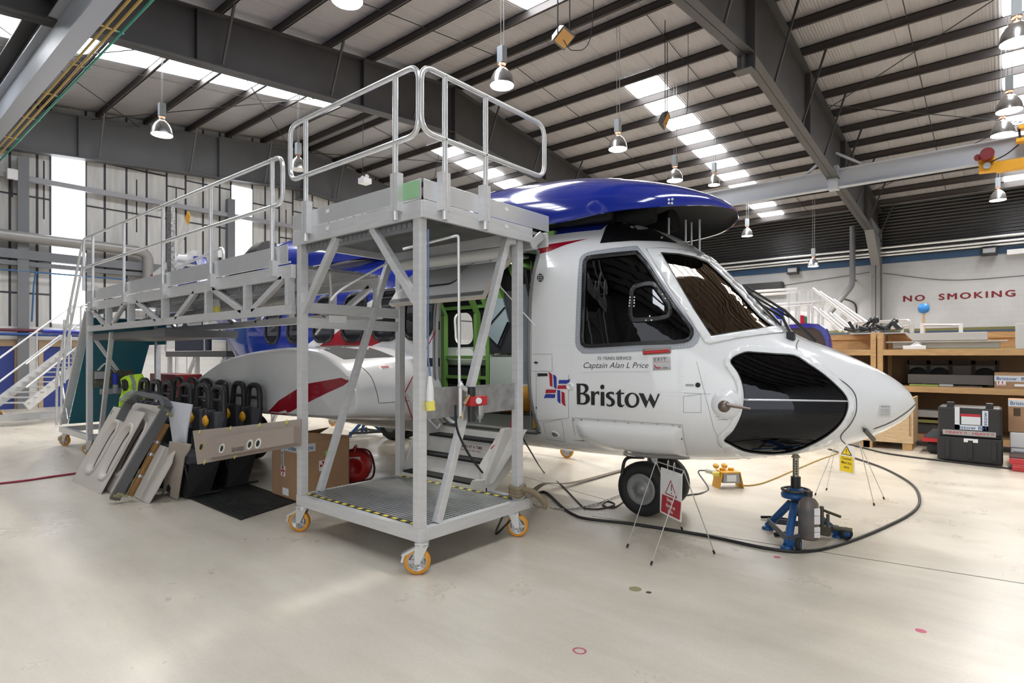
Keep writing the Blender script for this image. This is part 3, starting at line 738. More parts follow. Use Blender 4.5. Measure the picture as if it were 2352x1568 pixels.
# rivets
mb = MB(); base = [(math.cos(2*PI*k/5), math.sin(2*PI*k/5)) for k in range(5)]
def rivets(pts, sp=7, r=.0055, h=.003):
    for (xa, ya), (xb, yb) in zip(pts[:-1], pts[1:]):
        L = math.hypot(xb-xa, yb-ya); n_ = max(1, int(L/sp))
        for i in range(n_):
            p, q = hit_cam(FBVH, xa+(xb-xa)*i/n_, ya+(yb-ya)*i/n_); t = q.cross(Vector((0, 0, 1))).normalized(); u = q.cross(t); p = p+q*.003
            mb.add([p+(t*a+u*b)*r for a, b in base]+[p+q*h], [(k, (k+1) % 5, 5) for k in range(5)], True)
for y, xa, xb in ((587,1232,1312),(600,1232,1312),(614,1234,1312),(651,1234,1312),(687,1230,1312),(725,1228,1312),(752,1228,1312),(789,1228,1312),(806,1228,1312),(892,1316,1604),(901,1316,1604),(936,1312,1565),(958,1316,1460)):
    rivets([(xa, y), (xb, y+(xb-xa)*(.035 if y > 880 else -.012 if y < 700 else 0))])
for x, ya, yb in ((1231,590,980),(1237,590,980),(1309,585,860),(1315,585,860),(1560,815,1000),(1566,815,1000),(1496,830,880),(1388,905,950),(1489,905,960),(1620,860,1000),(1250,690,760),(1275,820,960)): rivets([(x, ya), (x+2, yb)])
rivets([(1490,575),(1632,783)], 8); rivets([(1480,575),(1624,790)], 9); rivets([(1632,783),(1692,770),(1742,763),(1800,756)], 8); rivets([(1516,575),(1565,578),(1604,586),(1638,600)], 8)
c3 = shrink(CHIN, -8)
c3 = c3[::3]
rivets(c3+[c3[0]], 11, .006, .0035); rivets(shrink(GREYO, 5)+[shrink(GREYO, 5)[0]], 7)
rivets([(1380,563),(1410,560),(1455,557),(1515,558),(1556,563)], 8); rivets([(1590,1030),(1680,1040),(1740,1052),(1800,1047),(1870,1034),(1930,1012)], 6); rivets([(1325,1002),(1350,1020),(1420,1038),(1540,1050)], 8); rivets([(1240,1000),(1290,1016)], 6)
rivets([(1680,870),(1700,915),(1684,985),(1650,1010)], 9)
o = part(mb, 'rivet', WHITE, clean=False); o['kind'] = 'stuff'
# raised fairing panel under the lettering
FP = [(1322,966),(1340,964),(1420,969),(1500,974),(1562,979),(1566,990),(1570,1015),(1576,1046),(1540,1049),(1470,1044),(1400,1034),(1350,1016),(1330,1000),(1324,985)]
def bulge(x, y):
    d = min(math.hypot(x-a, y-b) for a, b in FPd); return .003+.05*(1-math.exp(-(d/13)**2))
FPd = [(p.x, p.y) for p in spline([(a, b, 0) for a, b in FP+[FP[0]]], 8)]
wpart('raised_fairing', [smooth2(FP, 2)], WHITE, 0, 7, fn=bulge)
mb = MB()
for x, y in ((1318,965),(1336,965),(1375,968),(1413,971),(1444,973),(1475,975),(1511,977),(1546,979),(1561,981)):
    p, q = hit_cam(FBVH, x, y-2); mb.lathe([(.012, .002), (.012, .005), (.004, .006)], p, q, 10)
part(mb, 'panel_screw', mat('screw_grey', (.5, .5, .5), .4, .5))['kind'] = 'stuff'
# lettering on the nose side
def K(pts, s=6.818, ox=1220, oy=780): return [(ox+a/s, oy+b/s) for a, b in pts]
mb = MB()
LET = [[[(708,684),(716,700),(722,1008),(840,1014),(880,1000),(915,965),(926,925),(915,875),(880,845),(848,836),(880,815),(905,775),(900,730),(870,695),(830,686)], [(775,712),(775,826),(815,826),(840,800),(848,770),(838,735),(810,714)], [(775,852),(776,985),(820,988),(850,970),(862,925),(850,880),(815,855)]],
       [[(933,805),(942,822),(943,1018),(1000,1022),(1000,880),(1015,850),(1035,840),(1070,868),(1072,812),(1050,803),(1020,812),(998,835),(996,806)]], [[(1092,815),(1092,1030),(1153,1030),(1150,815)]], [ell(1118,738,33,37)],
       [[(1302,868),(1300,822),(1262,812),(1215,815),(1180,840),(1172,872),(1182,902),(1215,925),(1250,950),(1262,980),(1255,1005),(1230,1018),(1205,1010),(1183,988),(1187,1030),(1225,1042),(1270,1040),(1305,1015),(1317,980),(1308,940),(1275,910),(1245,888),(1228,866),(1235,848),(1260,845),(1282,852)]],
       [[(1405,768),(1318,850),(1352,852),(1352,1000),(1362,1035),(1392,1053),(1430,1055),(1468,1020),(1462,1012),(1440,1022),(1420,1012),(1410,990),(1410,852),(1452,852),(1466,826),(1408,826)]],
       [ell(1582,945,117,119), ell(1590,940,62,92)], [[(1685,832),(1765,840),(1822,965),(1872,836),(1942,968),(1988,845),(2018,846),(1920,1075),(1848,945),(1798,1070)]]]
for L in LET: wrapm(mb, [K(r) for r in L], FBVH, .006, 9)
o = part(mb, 'name_lettering', TXBLK, clean=False); o['kind'] = 'stuff'
LR = mat('emblem_red', (.45, .012, .03), .3); LB = mat('emblem_blue', (.025, .045, .33), .3)
mb = MB(); mb.cur = 0
for r in ([(272,506),(310,518),(335,550),(340,738),(298,718),(288,560),(285,530)], [(425,712),(560,712),(578,740),(575,768),(414,768)], [(240,776),(400,780),(385,830),(225,834)], [(478,806),(528,828),(535,1000),(548,1038),(500,1010),(482,975)]): wrapm(mb, [K(r)], FBVH, .006, 9)
mb.cur = 1
for r in ([(345,542),(385,560),(402,590),(405,768),(362,745),(352,590)], [(440,628),(570,628),(620,615),(605,650),(585,688),(432,686)], [(235,846),(385,852),(375,910),(230,908),(206,918),(215,875)], [(412,786),(458,792),(465,1000),(430,975),(415,945)]): wrapm(mb, [K(r)], FBVH, .006, 9)
o = part(mb, 'emblem', [LR, LB], clean=False, label='red and blue pinwheel emblem'); o['kind'] = 'stuff'
def wtext(name, t, x0, x1, y0, y1, m, off=.006, parent=None, **k):
    vs, fs = fit_text(t, 0, 0, 1, 1, **k); v2 = [(x0+(a+.5)*(x1-x0), y1-(b+.5)*(y1-y0)) for a, b in vs]
    mb = MB(); wraptext(mb, v2, fs, FBVH, off, 12); o = part(mb, name, m, parent, clean=False); o['kind'] = 'stuff'; return o
wpart('name_sticker', [[(1336,828),(1492,826),(1492,852),(1337,854)]], mat('sticker_white', (.80, .80, .82), .3), .004, 12)
wtext('service_lettering', '35 YEARS SERVICE', 1372.8, 1450.6, 818.6, 825.8, TXBLK, space=1.05)
wtext('name_lettering', 'Captain Alan L Price', 1341, 1489.6, 831.8, 849.2, TXBLK, shear=.3, bold=-.004)
pl = wpart('exit_placard', [[(1499,820.5),(1540,819),(1541,849),(1500,850)]], mat('placard_grey', (.52, .52, .53), .4), .005, 12, .002, label='grey EXIT placard')
wtext('placard_text', 'EXIT', 1503, 1530, 822, 829, TXBLK, .009, pl, space=1.5)
wtext('placard_text', 'OPEN', 1522.5, 1535.5, 842.6, 846.4, TXBLK, .009, pl)
wtext('placard_text', 'xxxx xx xxxxxxx', 1502, 1538, 830.5, 832, LR, .009, pl)
mb = MB(); wrapm(mb, [K([(1925,395),(1940,392),(1960,425),(2005,432),(2005,420),(2035,440),(2005,460),(2005,450),(1960,448),(1935,425)])], FBVH, .009, 9); part(mb, 'placard_arrow', LR, pl, clean=False)
hd = wpart('exit_handle', [[(1476,803.5),(1479,800),(1539,796.5),(1541.5,799),(1541.5,810),(1539,812.5),(1479,815.5),(1476.5,812)]], mat('recess_grey', (.30, .27, .26), .5), .005, 12, .004, label='red emergency exit handle in a grey recess')
mb = MB(); a, q = hit_cam(FBVH, 1479.5, 810.5); b, q2 = hit_cam(FBVH, 1538.5, 806.5); mb.tube([a+q*.022, b+q2*.022], [.015, .013], 8); part(mb, 'handle_grip', REDP, hd)
# small fittings on the nose side
def disc(mb, x, y, r, off=.004, h=.004): p, q = hit_cam(FBVH, x, y); mb.lathe([(r, 0), (r, h), (r*.8, h+.001), (0, h+.001)], p+q*off, q, 18)
mb = MB(); wrapm(mb, [ell(1241.5, 638, 7.5, 9.6)], FBVH, .004, 8); vg = part(mb, 'vent_grille', BLACK, clean=False)
mb = MB()
for d in (-4, 0, 4): linepx(mb, [(1241.5+d, 630), (1241.5+d, 646)], .8, .006); linepx(mb, [(1235, 638+d*1.2), (1248.5, 638+d*1.2)], .8, .006)
part(mb, 'grille_wire', WHITEP, vg, clean=False)
mb = MB(); disc(mb, 1603, 884, .021); disc(mb, 1564, 1006, .014); disc(mb, 1232.5, 936, .008); part(mb, 'drain_hole', BLACK)['kind'] = 'stuff'
mb = MB(); wrapm(mb, [[(1235,857),(1258,857),(1258.5,863.5),(1235.5,864)]], FBVH, .005, 12); wrapm(mb, [[(1228.5,831),(1232,829),(1234,831),(1238,832.5),(1234,834.5),(1232,836),(1228.5,833.5),(1225,832.5)]], FBVH, .005, 12); part(mb, 'stencil_plate', BLKPL, clean=False)['kind'] = 'stuff'
wpart('stencil_label', [[(1574.5,881.5),(1594,882),(1594,887),(1574.5,887)]], mat('placard_grey', (.5, .5, .5)), .005, 12)
for t, x0, x1, y0, y1 in (('PUSH TO STEP', 1576, 1593, 883, 885.5), ('CAUTION MAY BE HOT', 1643.5, 1679, 955.5, 958), ('NO HANDHOLD', 1648, 1672, 961.5, 963.8)): wtext('stencil_text', t, x0, x1, y0, y1, TXBLK, .007)
lp = MB(); p, q = hit_cam(FBVH, 1274.5, 996); lp.lathe([(.052, 0), (.05, .006), (.036, .012), (.034, .006)], p, q, 22); lt = part(lp, 'belly_light', WHITE)
lp = MB(); lp.lathe([(.034, .008), (.02, .022), (0, .026)], p, q, 16); part(lp, 'lens', mat('lens_grey', (.15, .15, .15), .15), lt)
lp = MB(); p, q = hit_cam(FBVH, 1311, 886); lp.lathe([(.036, 0), (.034, .03), (.028, .036), (.026, .02), (.0, .02)], p, q, 20); part(lp, 'mount_socket', WHITE)
# probe ahead of the chin window
p, q = hit_cam(FBVH, 1669, 928); lp = MB(); lp.lathe([(.13, -.01), (.11, .02), (.085, .04), (.055, .05), (0, .052)], p, q, 28); pb = part(lp, 'probe_base', WHITE)
lp = MB(); lp.lathe([(.05, .05), (.048, .068), (.0, .07)], p+Vector((-.02, 0, -.015)), q, 20); e, q2 = hit_cam(FBVH, 1722, 937.5); lp.tube([p+q*.06, e+q2*.07], [.017, .010], 10); part(lp, 'air_probe', mat('probe_bronze', (.20, .16, .14), .35, .7), pb)
# antenna blade under the nose and radome label
lp = MB(); a, q = hit_cam(FBVH, 1983, 983); b, q2 = hit_cam(FBVH, 2000, 1000); d = (b-a).normalized(); lp.bar(a+q*.02, a+d*.19+q*.055, .022, .028); lp.bar(a-d*.03+q*.01, a+q*.02, .006, .006); part(lp, 'antenna_blade', mat('blade_dark', (.08, .08, .085), .35, .4))
wpart('radome_label', [[(2019,929),(2046,931),(2044,958),(2016,956)]], mat('label_pale', (.66, .67, .67), .4), .004, 10)
wtext('stencil_text', 'RADIATION', 2023, 2042, 932, 935, TXBLK, .007)
for yy in (939, 943, 947, 951): wtext('stencil_text', 'xxxxxxxxxxxx', 2021, 2042, yy, yy+1.6, mat('faint_ink', (.25, .25, .25)), .007)
# wipers
for mir, pts in ((0, [(1811,777),(1800,748),(1760,700),(1716,655)]), ):
    pass
def P3(px, py, off): p, q = hit_cam(FBVH, px, py); return p+q*off
wp = MB(); a = P3(1812, 776, .04); b = P3(1786, 742, .07); c_ = P3(1716, 664, .05)
wp.tube([a, b, c_], [.018, .014, .008], 8); wp.box(tuple(a-Vector((.03, .03, .05))), tuple(a+Vector((.03, .03, .02)))); w1 = part(wp, 'wiper_arm', BLKPL)
wp = MB(); wp.tube([P3(1790, 752, .025), P3(1720, 680, .03), P3(1668, 622, .025)], .010, 6); wp.tube([P3(1780, 748, .03), P3(1716, 664, .05)], .006, 6); part(wp, 'wiper_blade', BLACK, w1)
def mirp(v): return Vector((v.x, 2*YC-v.y, v.z))
wp = MB(); a2 = Vector((a.x+.06, YC+.34, a.z-.05)); wp.tube([a2, Vector((b.x+.02, YC+.16, b.z+.06)), Vector((c_.x+.1, YC+.05, c_.z+.05))], [.018, .014, .008], 8); w2 = part(wp, 'wiper_arm', BLKPL)
wp = MB(); wp.tube([Vector((b.x+.05, YC+.2, b.z)), Vector((c_.x+.05, YC+.06, c_.z+.03))], .010, 6); part(wp, 'wiper_blade', BLACK, w2)
# ------------------------------------------------ upper cowling slid forward above the cockpit
CS = [(-5.45, .25, 3.70, 3.40), (-5.2, .55, 3.70, 3.28), (-4.67, .85, 3.69, 3.14), (-4.0, .97, 3.645, 3.02), (-3.41, 1.0, 3.58, 2.97), (-2.87, .95, 3.455, 3.0), (-2.5, .82, 3.34, 3.01), (-2.25, .60, 3.24, 3.03), (-2.1, .36, 3.16, 3.05), (-2.02, .10, 3.09, 3.06)]
def cowl(ins):
    T = [s[0] for s in CS]; ts = lin(T[0], T[-1], 44); cc = [pchip(T, [s[k] for s in CS], ts) for k in (1, 2, 3)]; rows = []
    for i, x in enumerate(ts):
        w_, zt, zb = [c[i] for c in cc]; row = []
        for k in range(33):
            a = PI*k/32; e = 2/2.35; cth, sth = math.cos(a), math.sin(a)
            row.append(Vector((x, YC-(max(w_-ins, .02))*math.copysign(abs(cth)**e, cth), zb+max(zt-zb-ins, .005)*abs(sth)**e)))
        rows.append(row)
    return rows
def open_rows(mb, rows, flip=False):
    n_ = len(rows[0]); mb.add([p for r in rows for p in r], [((i*n_+k, i*n_+k+1, (i+1)*n_+k+1, (i+1)*n_+k)[::-1 if flip else 1]) for i in range(len(rows)-1) for k in range(n_-1)], True)
r1, r2 = cowl(0), cowl(.035)
mb = MB(); mb.cur = 0; open_rows(mb, r1); mb.cur = 1; open_rows(mb, r2, True); mb.cur = 0
for k in (0, 32):
    for i in range(len(r1)-1): mb.add([r1[i][k], r1[i+1][k], r2[i+1][k], r2[i][k]], [(0, 1, 2, 3)])
for i in (0, len(r1)-1):
    for k in range(32): mb.add([r1[i][k], r1[i][k+1], r2[i][k+1], r2[i][k]], [(0, 1, 2, 3)])
cow = part(mb, 'cowling', [BLUE, BLACK], label='blue engine cowling slid forward above the cockpit')
CBVH = BVHTree.FromPolygons([p for r in r1 for p in r], [(i*33+k, i*33+k+1, (i+1)*33+k+1, (i+1)*33+k) for i in range(43) for k in range(32)])
mb = MB()
for x, y in ((1536,459),(1544,458),(1536,467),(1543,467)): p, q = hit_cam(CBVH, x, y); mb.ball(p+q*.004, .012, n=8)
part(mb, 'fastener', WHITEP, cow)['kind'] = 'stuff'
mb = MB()  # equipment bay below the cowling
mb.box((-5.2, YC-.72, 3.0), (-3.1, YC+.72, 3.18)); mb.box((-4.7, YC-.55, 3.1), (-3.5, YC+.55, 3.45)); mb.cyl((-3.2, YC-.3, 3.05), (-2.75, YC-.25, 3.12), .12); mb.cyl((-3.2, YC+.3, 3.05), (-2.75, YC+.25, 3.12), .12); mb.box((-3.5, YC-.82, 2.98), (-2.95, YC-.72, 3.1))
part(mb, 'equipment_deck', BLACK)
mb = MB()
for dx, dy in ((-2.62, .25), (-2.62, .40), (-2.50, .33), (-2.72, .05)): mb.cyl((dx, YC+dy, 2.6), (dx, YC+dy, 3.1), .012, n=8)
part(mb, 'support_rod', ALU)['kind'] = 'stuff'
# gearbox and engine housings further back, exhaust and upper deck
mb = MB(); rows = []
for x, w_, zt, zb in ((-5.6, .6, 3.3, 3.0), (-6.3, .85, 3.45, 3.0), (-8.0, .92, 3.6, 3.0), (-9.2, .9, 3.68, 3.0), (-9.9, .88, 3.68, 2.95), (-10.0, .8, 3.6, 2.9)):
    rows.append([Vector((x, YC-w_*math.copysign(abs(math.cos(PI*k/20))**.75, math.cos(PI*k/20)), zb+(zt-zb)*math.sin(PI*k/20)**.75)) for k in range(21)])
open_rows(mb, rows); part(mb, 'engine_housing', BLUE)
mb = MB(); a, b = onY(648, 560, 4.95), onY(590, 598, 4.85); mb.tube([Vector((-9.85, 5.15, 3.38)), Vector((-10.05, 5.13, 3.36)), Vector((-10.8, 5.1, 3.15)), Vector((-11.3, 5.1, 2.95))], [.28, .30, .22, .12], 20, caps=True); part(mb, 'exhaust_duct', BLACK)
# tail pylon, tail rotor
mb = MB(); mb.prism([onY(x, y, YC-.14) for x, y in ((398, 655), (437, 588), (446, 587), (457, 650), (472, 742), (388, 742))], (0, .28, 0)); tp_ = part(mb, 'tail_pylon', BLUE, bevel=.03)
mb = MB(); mb.prism([onY(x, y, YC-.2) for x, y in ((394, 612), (405, 590), (428, 582), (441, 574), (436, 596), (418, 604), (405, 616))], (0, .12, 0)); mb.bar(onY(408, 606, YC-.2), onY(470, 613, YC-.2), .06); part(mb, 'pylon_fitting', WHITE, tp_)
tr = MB(); H_ = onY(402, 592, 5.3); tr.cyl(H_+Vector((0, -.1, 0)), H_+Vector((0, .45, 0)), .09, n=14); tr.ball(H_+Vector((0, -.05, -.02)), .13, .1, .15, 12); hub = part(tr, 'tail_rotor_hub', WHITE)
for tip, wd in ((onY(433, 490, 5.25), .11), (onY(343, 642, 5.25), .09)):
    d = (tip-H_); L_ = d.length; d.normalize(); t = Vector((-d.z, 0, d.x)); rb = MB(); e = Vector((0, .025, 0))
    def q4(u, w_): return [H_+d*u-t*w_, H_+d*u-t*w_+e, H_+d*u+t*w_+e, H_+d*u+t*w_]
    rb.cur = 0; rb.hexa(q4(.1, .05)+q4(L_-.22, wd)); rb.cur = 1; rb.hexa(q4(L_-.22, wd)+q4(L_, wd*.7))
    part(rb, 'tail_rotor_blade', [mat('blade_white', (.78, .78, .75), .4), YELP if wd > .1 else RED], hub)
# cabin windows (starboard)
WB = mat('cabin_window_dark', (.015, .016, .02), .05, coat=.6)
for x0, x1 in ((-5.60, -5.13), (-6.22, -5.75), (-6.9, -6.45), (-7.62, -7.15), (-8.35, -7.9), (-9.05, -8.65)):
    r_ = rrect(x0, x1, 1.86, 2.46, .15); wi = wpart('cabin_window', [r_], WB, .004, .1, 0, mode='side')
    wpart('window_seal', [rrect(x0-.035, x1+.035, 1.825, 2.495, .18), r_], FRAMEB, .004, .1, .016, wi, mode='side')
# ------------------------------------------------ sponson
SO = [(-9.95,1.12),(-9.7,1.25),(-9.35,1.39),(-8.95,1.53),(-8.55,1.62),(-8.13,1.68),(-7.65,1.72),(-7.17,1.745),(-6.85,1.748),(-6.5,1.73),(-6.15,1.67),(-5.81,1.55),(-5.58,1.41),(-5.46,1.26),(-5.44,1.12),(-5.50,1.02),(-5.66,.95),(-6.1,.91),(-6.9,.88),(-7.6,.865),(-8.4,.87),(-9.2,.92),(-9.7,.99)]
SI = [(-10.0,1.15),(-9.7,1.32),(-9.35,1.45),(-8.95,1.58),(-8.55,1.66),(-8.13,1.72),(-7.65,1.76),(-7.17,1.78),(-6.75,1.785),(-6.35,1.78),(-5.95,1.76),(-5.55,1.68),(-5.28,1.55),(-5.06,1.38),(-4.98,1.20),(-5.02,1.05),(-5.2,.93),(-5.8,.84),(-6.8,.82),(-7.6,.82),(-8.4,.84),(-9.2,.90),(-9.7,.98)]
SOs = [(p.x, p.y) for p in spline([(a, b, 0) for a, b in SO+[SO[0]]], 3)[:-1]]; SIs = [(p.x, p.y) for p in spline([(a, b, 0) for a, b in SI+[SI[0]]], 3)[:-1]]
rows = []
for y, ins, t in ((3.83, .5, 0), (3.83, .10, 0), (3.835, .05, 0), (3.86, .018, 0), (3.91, 0, 0), (4.0, -.01, .10), (4.2, -.01, .38), (4.4, -.01, .68), (4.6, 0, .95), (4.68, .0, 1)):
    base_ = [(-7.6+(a+7.6)*(1-ins*.35), 1.3+(b-1.3)*(1-ins*2.0)) for a, b in SOs] if 0 < ins < .3 else SOs
    if ins == .5: base_ = [(-7.4+(a+7.4)*.2, 1.3+(b-1.3)*.2) for a, b in SOs]
    rows.append([Vector((a+(c2[0]-a0[0])*t, y, b+(c2[1]-a0[1])*t)) for (a, b), a0, c2 in zip(base_, SOs, SIs)])
v, f = rows_mesh(rows); mb = MB(); mb.add(v, f, True); spn = part(mb, 'sponson', WHITE); spn.data.set_sharp_from_angle(angle=math.radians(35))
SBVH = BVHTree.FromPolygons(v, f)
wpart('sponson_stripe', [[(617,945),(640,920),(700,882),(780,868),(820,861),(790,885),(752,902),(700,928),(655,952),(625,950)]], RED, .003, 20, bvh=SBVH, parent=spn)
wpart('walkway_panel', [[(722,795),(790,793),(838,795),(872,806),(905,819),(850,822),(790,825),(757,809)]], mat('walkway_black', (.01, .01, .011), .7), .004, 12, bvh=SBVH, parent=spn)
mb = MB(); wrapm(mb, [[(696,803),(711,803),(711,826),(696,827)]], SBVH, .003, 14); wrapm(mb, [[(869,839),(900,838),(903,846),(874,849)]], SBVH, .003, 14); part(mb, 'warning_label', mat('sticker_white', (.8, .8, .8)), spn, clean=False)['kind'] = 'stuff'
mb = MB(); wrapm(mb, [[(874,841),(892,840),(894,845),(877,846.5)]], SBVH, .005, 14); part(mb, 'warning_label', LR, spn, clean=False)
mb = MB(); linepx(mb, [(817,832),(850,862),(865,900),(870,925)], 1.4, .003, SBVH); linepx(mb, [(870,926),(960,918)], 1.2, .003, SBVH); part(mb, 'panel_line', DKL, spn, clean=False)
# mirrored sponson (port side)
mb = MB(); mb.add([Vector((p.x, 2*YC-p.y, p.z)) for p in v], [q[::-1] for q in f], True); part(mb, 'sponson', WHITE)
# ------------------------------------------------ wheels
TYRE = mat('tyre_rubber', (.014, .014, .015), .65); RIM = mat('wheel_hub_grey', (.28, .28, .28), .45, .3)
def wheel(c, R, wd, name='nose_wheel'):
    c = Vector(c); mb = MB(); h = wd/2
    mb.lathe([(R*.58, -h*.8), (R*.7, -h), (R*.9, -h*.9), (R*.985, -h*.55), (R, 0), (R*.985, h*.55), (R*.9, h*.9), (R*.7, h), (R*.58, h*.8)], c, (0, 1, 0), 36); wh = part(mb, name, TYRE)
    mb = MB(); mb.lathe([(R*.58, -h*.75), (R*.54, -h*.85), (R*.42, -h*.7), (R*.25, -h*.65), (R*.22, -h*.95), (0, -h*.98)], c, (0, 1, 0), 28); mb.lathe([(R*.58, h*.75), (R*.4, h*.7), (0, h*.8)], c, (0, 1, 0), 28)
    for k in range(6): a = 2*PI*k/6; mb.ball(c+Vector((math.cos(a)*R*.38, -h*.68, math.sin(a)*R*.38)), .013, n=6)
    part(mb, 'wheel_rim', RIM, wh); return wh
wheel((-2.86, 5.52, .278), .278, .20); wheel((-2.86, 5.98, .278), .278, .20)
mb = MB(); mb.cyl((-2.86, 5.45, .278), (-2.86, 6.05, .278), .05); mb.cyl((-2.86, YC, .278), (-2.90, YC, .75), .055); mb.bar((-2.9, YC, .6), (-3.15, YC, .66), .05); part(mb, 'nose_leg', STEEL)
mb = MB(); mb.tube(fillet([(-3.05, 5.4, .42), (-3.02, 5.4, .60), (-2.8, 5.4, .62)], .1), .018, 8); mb.tube(fillet([(-3.05, 6.1, .42), (-3.02, 6.1, .60), (-2.8, 6.1, .62)], .1), .018, 8); part(mb, 'tow_fork', BLKPL)
for y in (7.30, 4.2): wheel((-9.2, y, .36), .36, .22, 'main_wheel'); wheel((-9.2, y+.33, .36), .36, .22, 'main_wheel')
mb = MB(); mb.cyl((-9.2, 4.15, .36), (-9.2, 4.58, .36), .05); mb.cyl((-9.2, 7.2, .36), (-9.2, 7.68, .36), .05); mb.cyl((-9.2, 7.47, .36), (-9.2, 7.35, 1.0), .07); mb.cyl((-9.2, 4.37, .36), (-9.2, 4.4, 1.0), .07); part(mb, 'main_leg', STEEL)
# ------------------------------------------------ doorway, cabin and cockpit interior
GREEN = mat('primer_green', (.24, .46, .12), .5); QUILT = mat('quilted_insulation', (.30, .36, .42), .7, bump=.2, bscale=12); LINER = mat('cabin_liner_dark', (.03, .032, .04), .7); CWHT = mat('cabin_white_panel', (.62, .68, .66), .5)
wpart('door_seal', [rrect(DX0-.03, DX1+.035, DZ0-.03, DZ1+.03, .11), rrect(DX0, DX1, DZ0, DZ1, .09)], mat('door_seal_grey', (.22, .22, .23), .45), .003, .12, .012, mode='side')
mb = MB(); mb.box((-9.0, YC-.84, .80), (-3.0, YC+.84, .85)); mb.box((-5.06, YC-1.0, .84), (-3.69, YC-.84, .855)); part(mb, 'cabin_floor', mat('cabin_floor_dark', (.045, .05, .05), .6))
mb = MB(); 
for sg in (-1, 1): mb.prism([(-3.06, YC+sg*a, z) for a, z in ((.35, .85), (.82, .85), (1.0, 1.2), (1.03, 2.0), (.95, 2.5), (.7, 2.85), (.35, 2.95))], (.06, 0, 0))
part(mb, 'cabin_bulkhead', LINER)['kind'] = 'stuff'
mb = MB()
for x in (-5.35, -5.75, -6.12, -6.38, -7.12, -7.5, -7.9):
    mb.box((x-.035, YC+.93, .86), (x+.035, YC+1.02, 2.3)); mb.hexa([Vector(p) for p in ((x-.035, YC+.95, 2.3), (x+.035, YC+.95, 2.3), (x+.035, YC+1.02, 2.3), (x-.035, YC+1.02, 2.3), (x-.035, YC+.5, 2.98), (x+.035, YC+.5, 2.98), (x+.035, YC+.6, 3.02), (x-.035, YC+.6, 3.02))])
for z in (1.05, 1.30, 1.62, 2.42): mb.box((-8.4, YC+.96, z-.025), (-5.3, YC+1.02, z+.025))
mb.box((-5.2, YC-.8, 2.88), (-3.6, YC-.72, 2.95)); mb.box((-5.2, YC-.4, 2.98), (-3.6, YC-.3, 3.04)); mb.box((-4.9, YC-.85, 2.8), (-4.8, YC+.6, 2.9)); mb.box((-4.1, YC-.85, 2.8), (-4.0, YC+.6, 2.9))
part(mb, 'cabin_frame', GREEN)['kind'] = 'stuff'
mb = MB(); mb.box((-6.04, YC+.90, .86), (-4.6, YC+.93, 1.66)); part(mb, 'side_panel', CWHT)
mb = MB(); mb.box((-6.0, YC+.86, 1.68), (-4.3, YC+.90, 2.6)); part(mb, 'wall_liner', LINER)
mb = MB(); mb.prism([(-6.0, YC+.82, 2.58), (-5.75, YC+.82, 2.62), (-5.6, YC+.82, 2.14), (-5.79, YC+.82, 1.79), (-6.0, YC+.82, 1.95)], (0, .03, 0)); part(mb, 'insulation_quilt', QUILT)
mb = MB(); mb.prism([(-4.0, YC-.95, 1.35), (-3.72, YC-.95, 1.35), (-3.72, YC-.95, 2.4), (-3.9, YC-.95, 2.4)], (0, .05, 0)); part(mb, 'insulation_quilt', QUILT)
mb = MB()
for p_ in ([(-6.05, 2.02), (-5.55, 1.95)],): 
    mb.bar((-6.0, YC+.81, 2.08), (-5.66, YC+.81, 2.36), .03, .012); mb.bar((-5.8, YC+.81, 1.79), (-5.6, YC+.81, 2.14), .03, .012)
part(mb, 'quilt_tape', BLACK)['kind'] = 'stuff'
mb = MB(); mb.lathe([(.02, -.42), (.13, -.40), (.19, -.2), (.20, .05), (.17, .3), (.03, .36)], (-5.2, YC+.45, 1.05), (1, .2, 0), 16); part(mb, 'yellow_bag', mat('raft_yellow', (.55, .25, .02), .6))
mb = MB(); mb.box((-3.95, YC-.7, .86), (-3.85, YC-.35, 1.2)); part(mb, 'yellow_bag', YELP)
mb = MB(); mb.tube([(-7.9, YC-.98, .9), (-7.9, YC-.98, 2.2)], .012, 6); mb.box((-5.25, YC-1.06, .9), (-5.09, YC-1.0, 2.5)); part(mb, 'door_jamb', mat('jamb_grey', (.50, .55, .54), .5))['kind'] = 'stuff'
mb = MB()
for z in (1.25, 1.52, 1.95): mb.box((-5.2, YC-1.12, z), (-5.08, YC-1.03, z+.1))
part(mb, 'hinge_block', BLKPL)['kind'] = 'stuff'
l = bpy.data.lights.new('cabin_light', 'AREA'); l.shape = 'RECTANGLE'; l.size = 1.6; l.size_y = .12; l.energy = 15; l.color = (.95, 1, .92)
lo = bpy.data.objects.new('cabin_light', l); COL.objects.link(lo); lo.parent = HELI; lo.location = (-.9, 0, 2.86)
mb = MB(); mb.box((-6.2, YC-.05, 2.875), (-4.6, YC+.05, 2.90)); part(mb, 'cabin_lamp_strip', WHITEP)
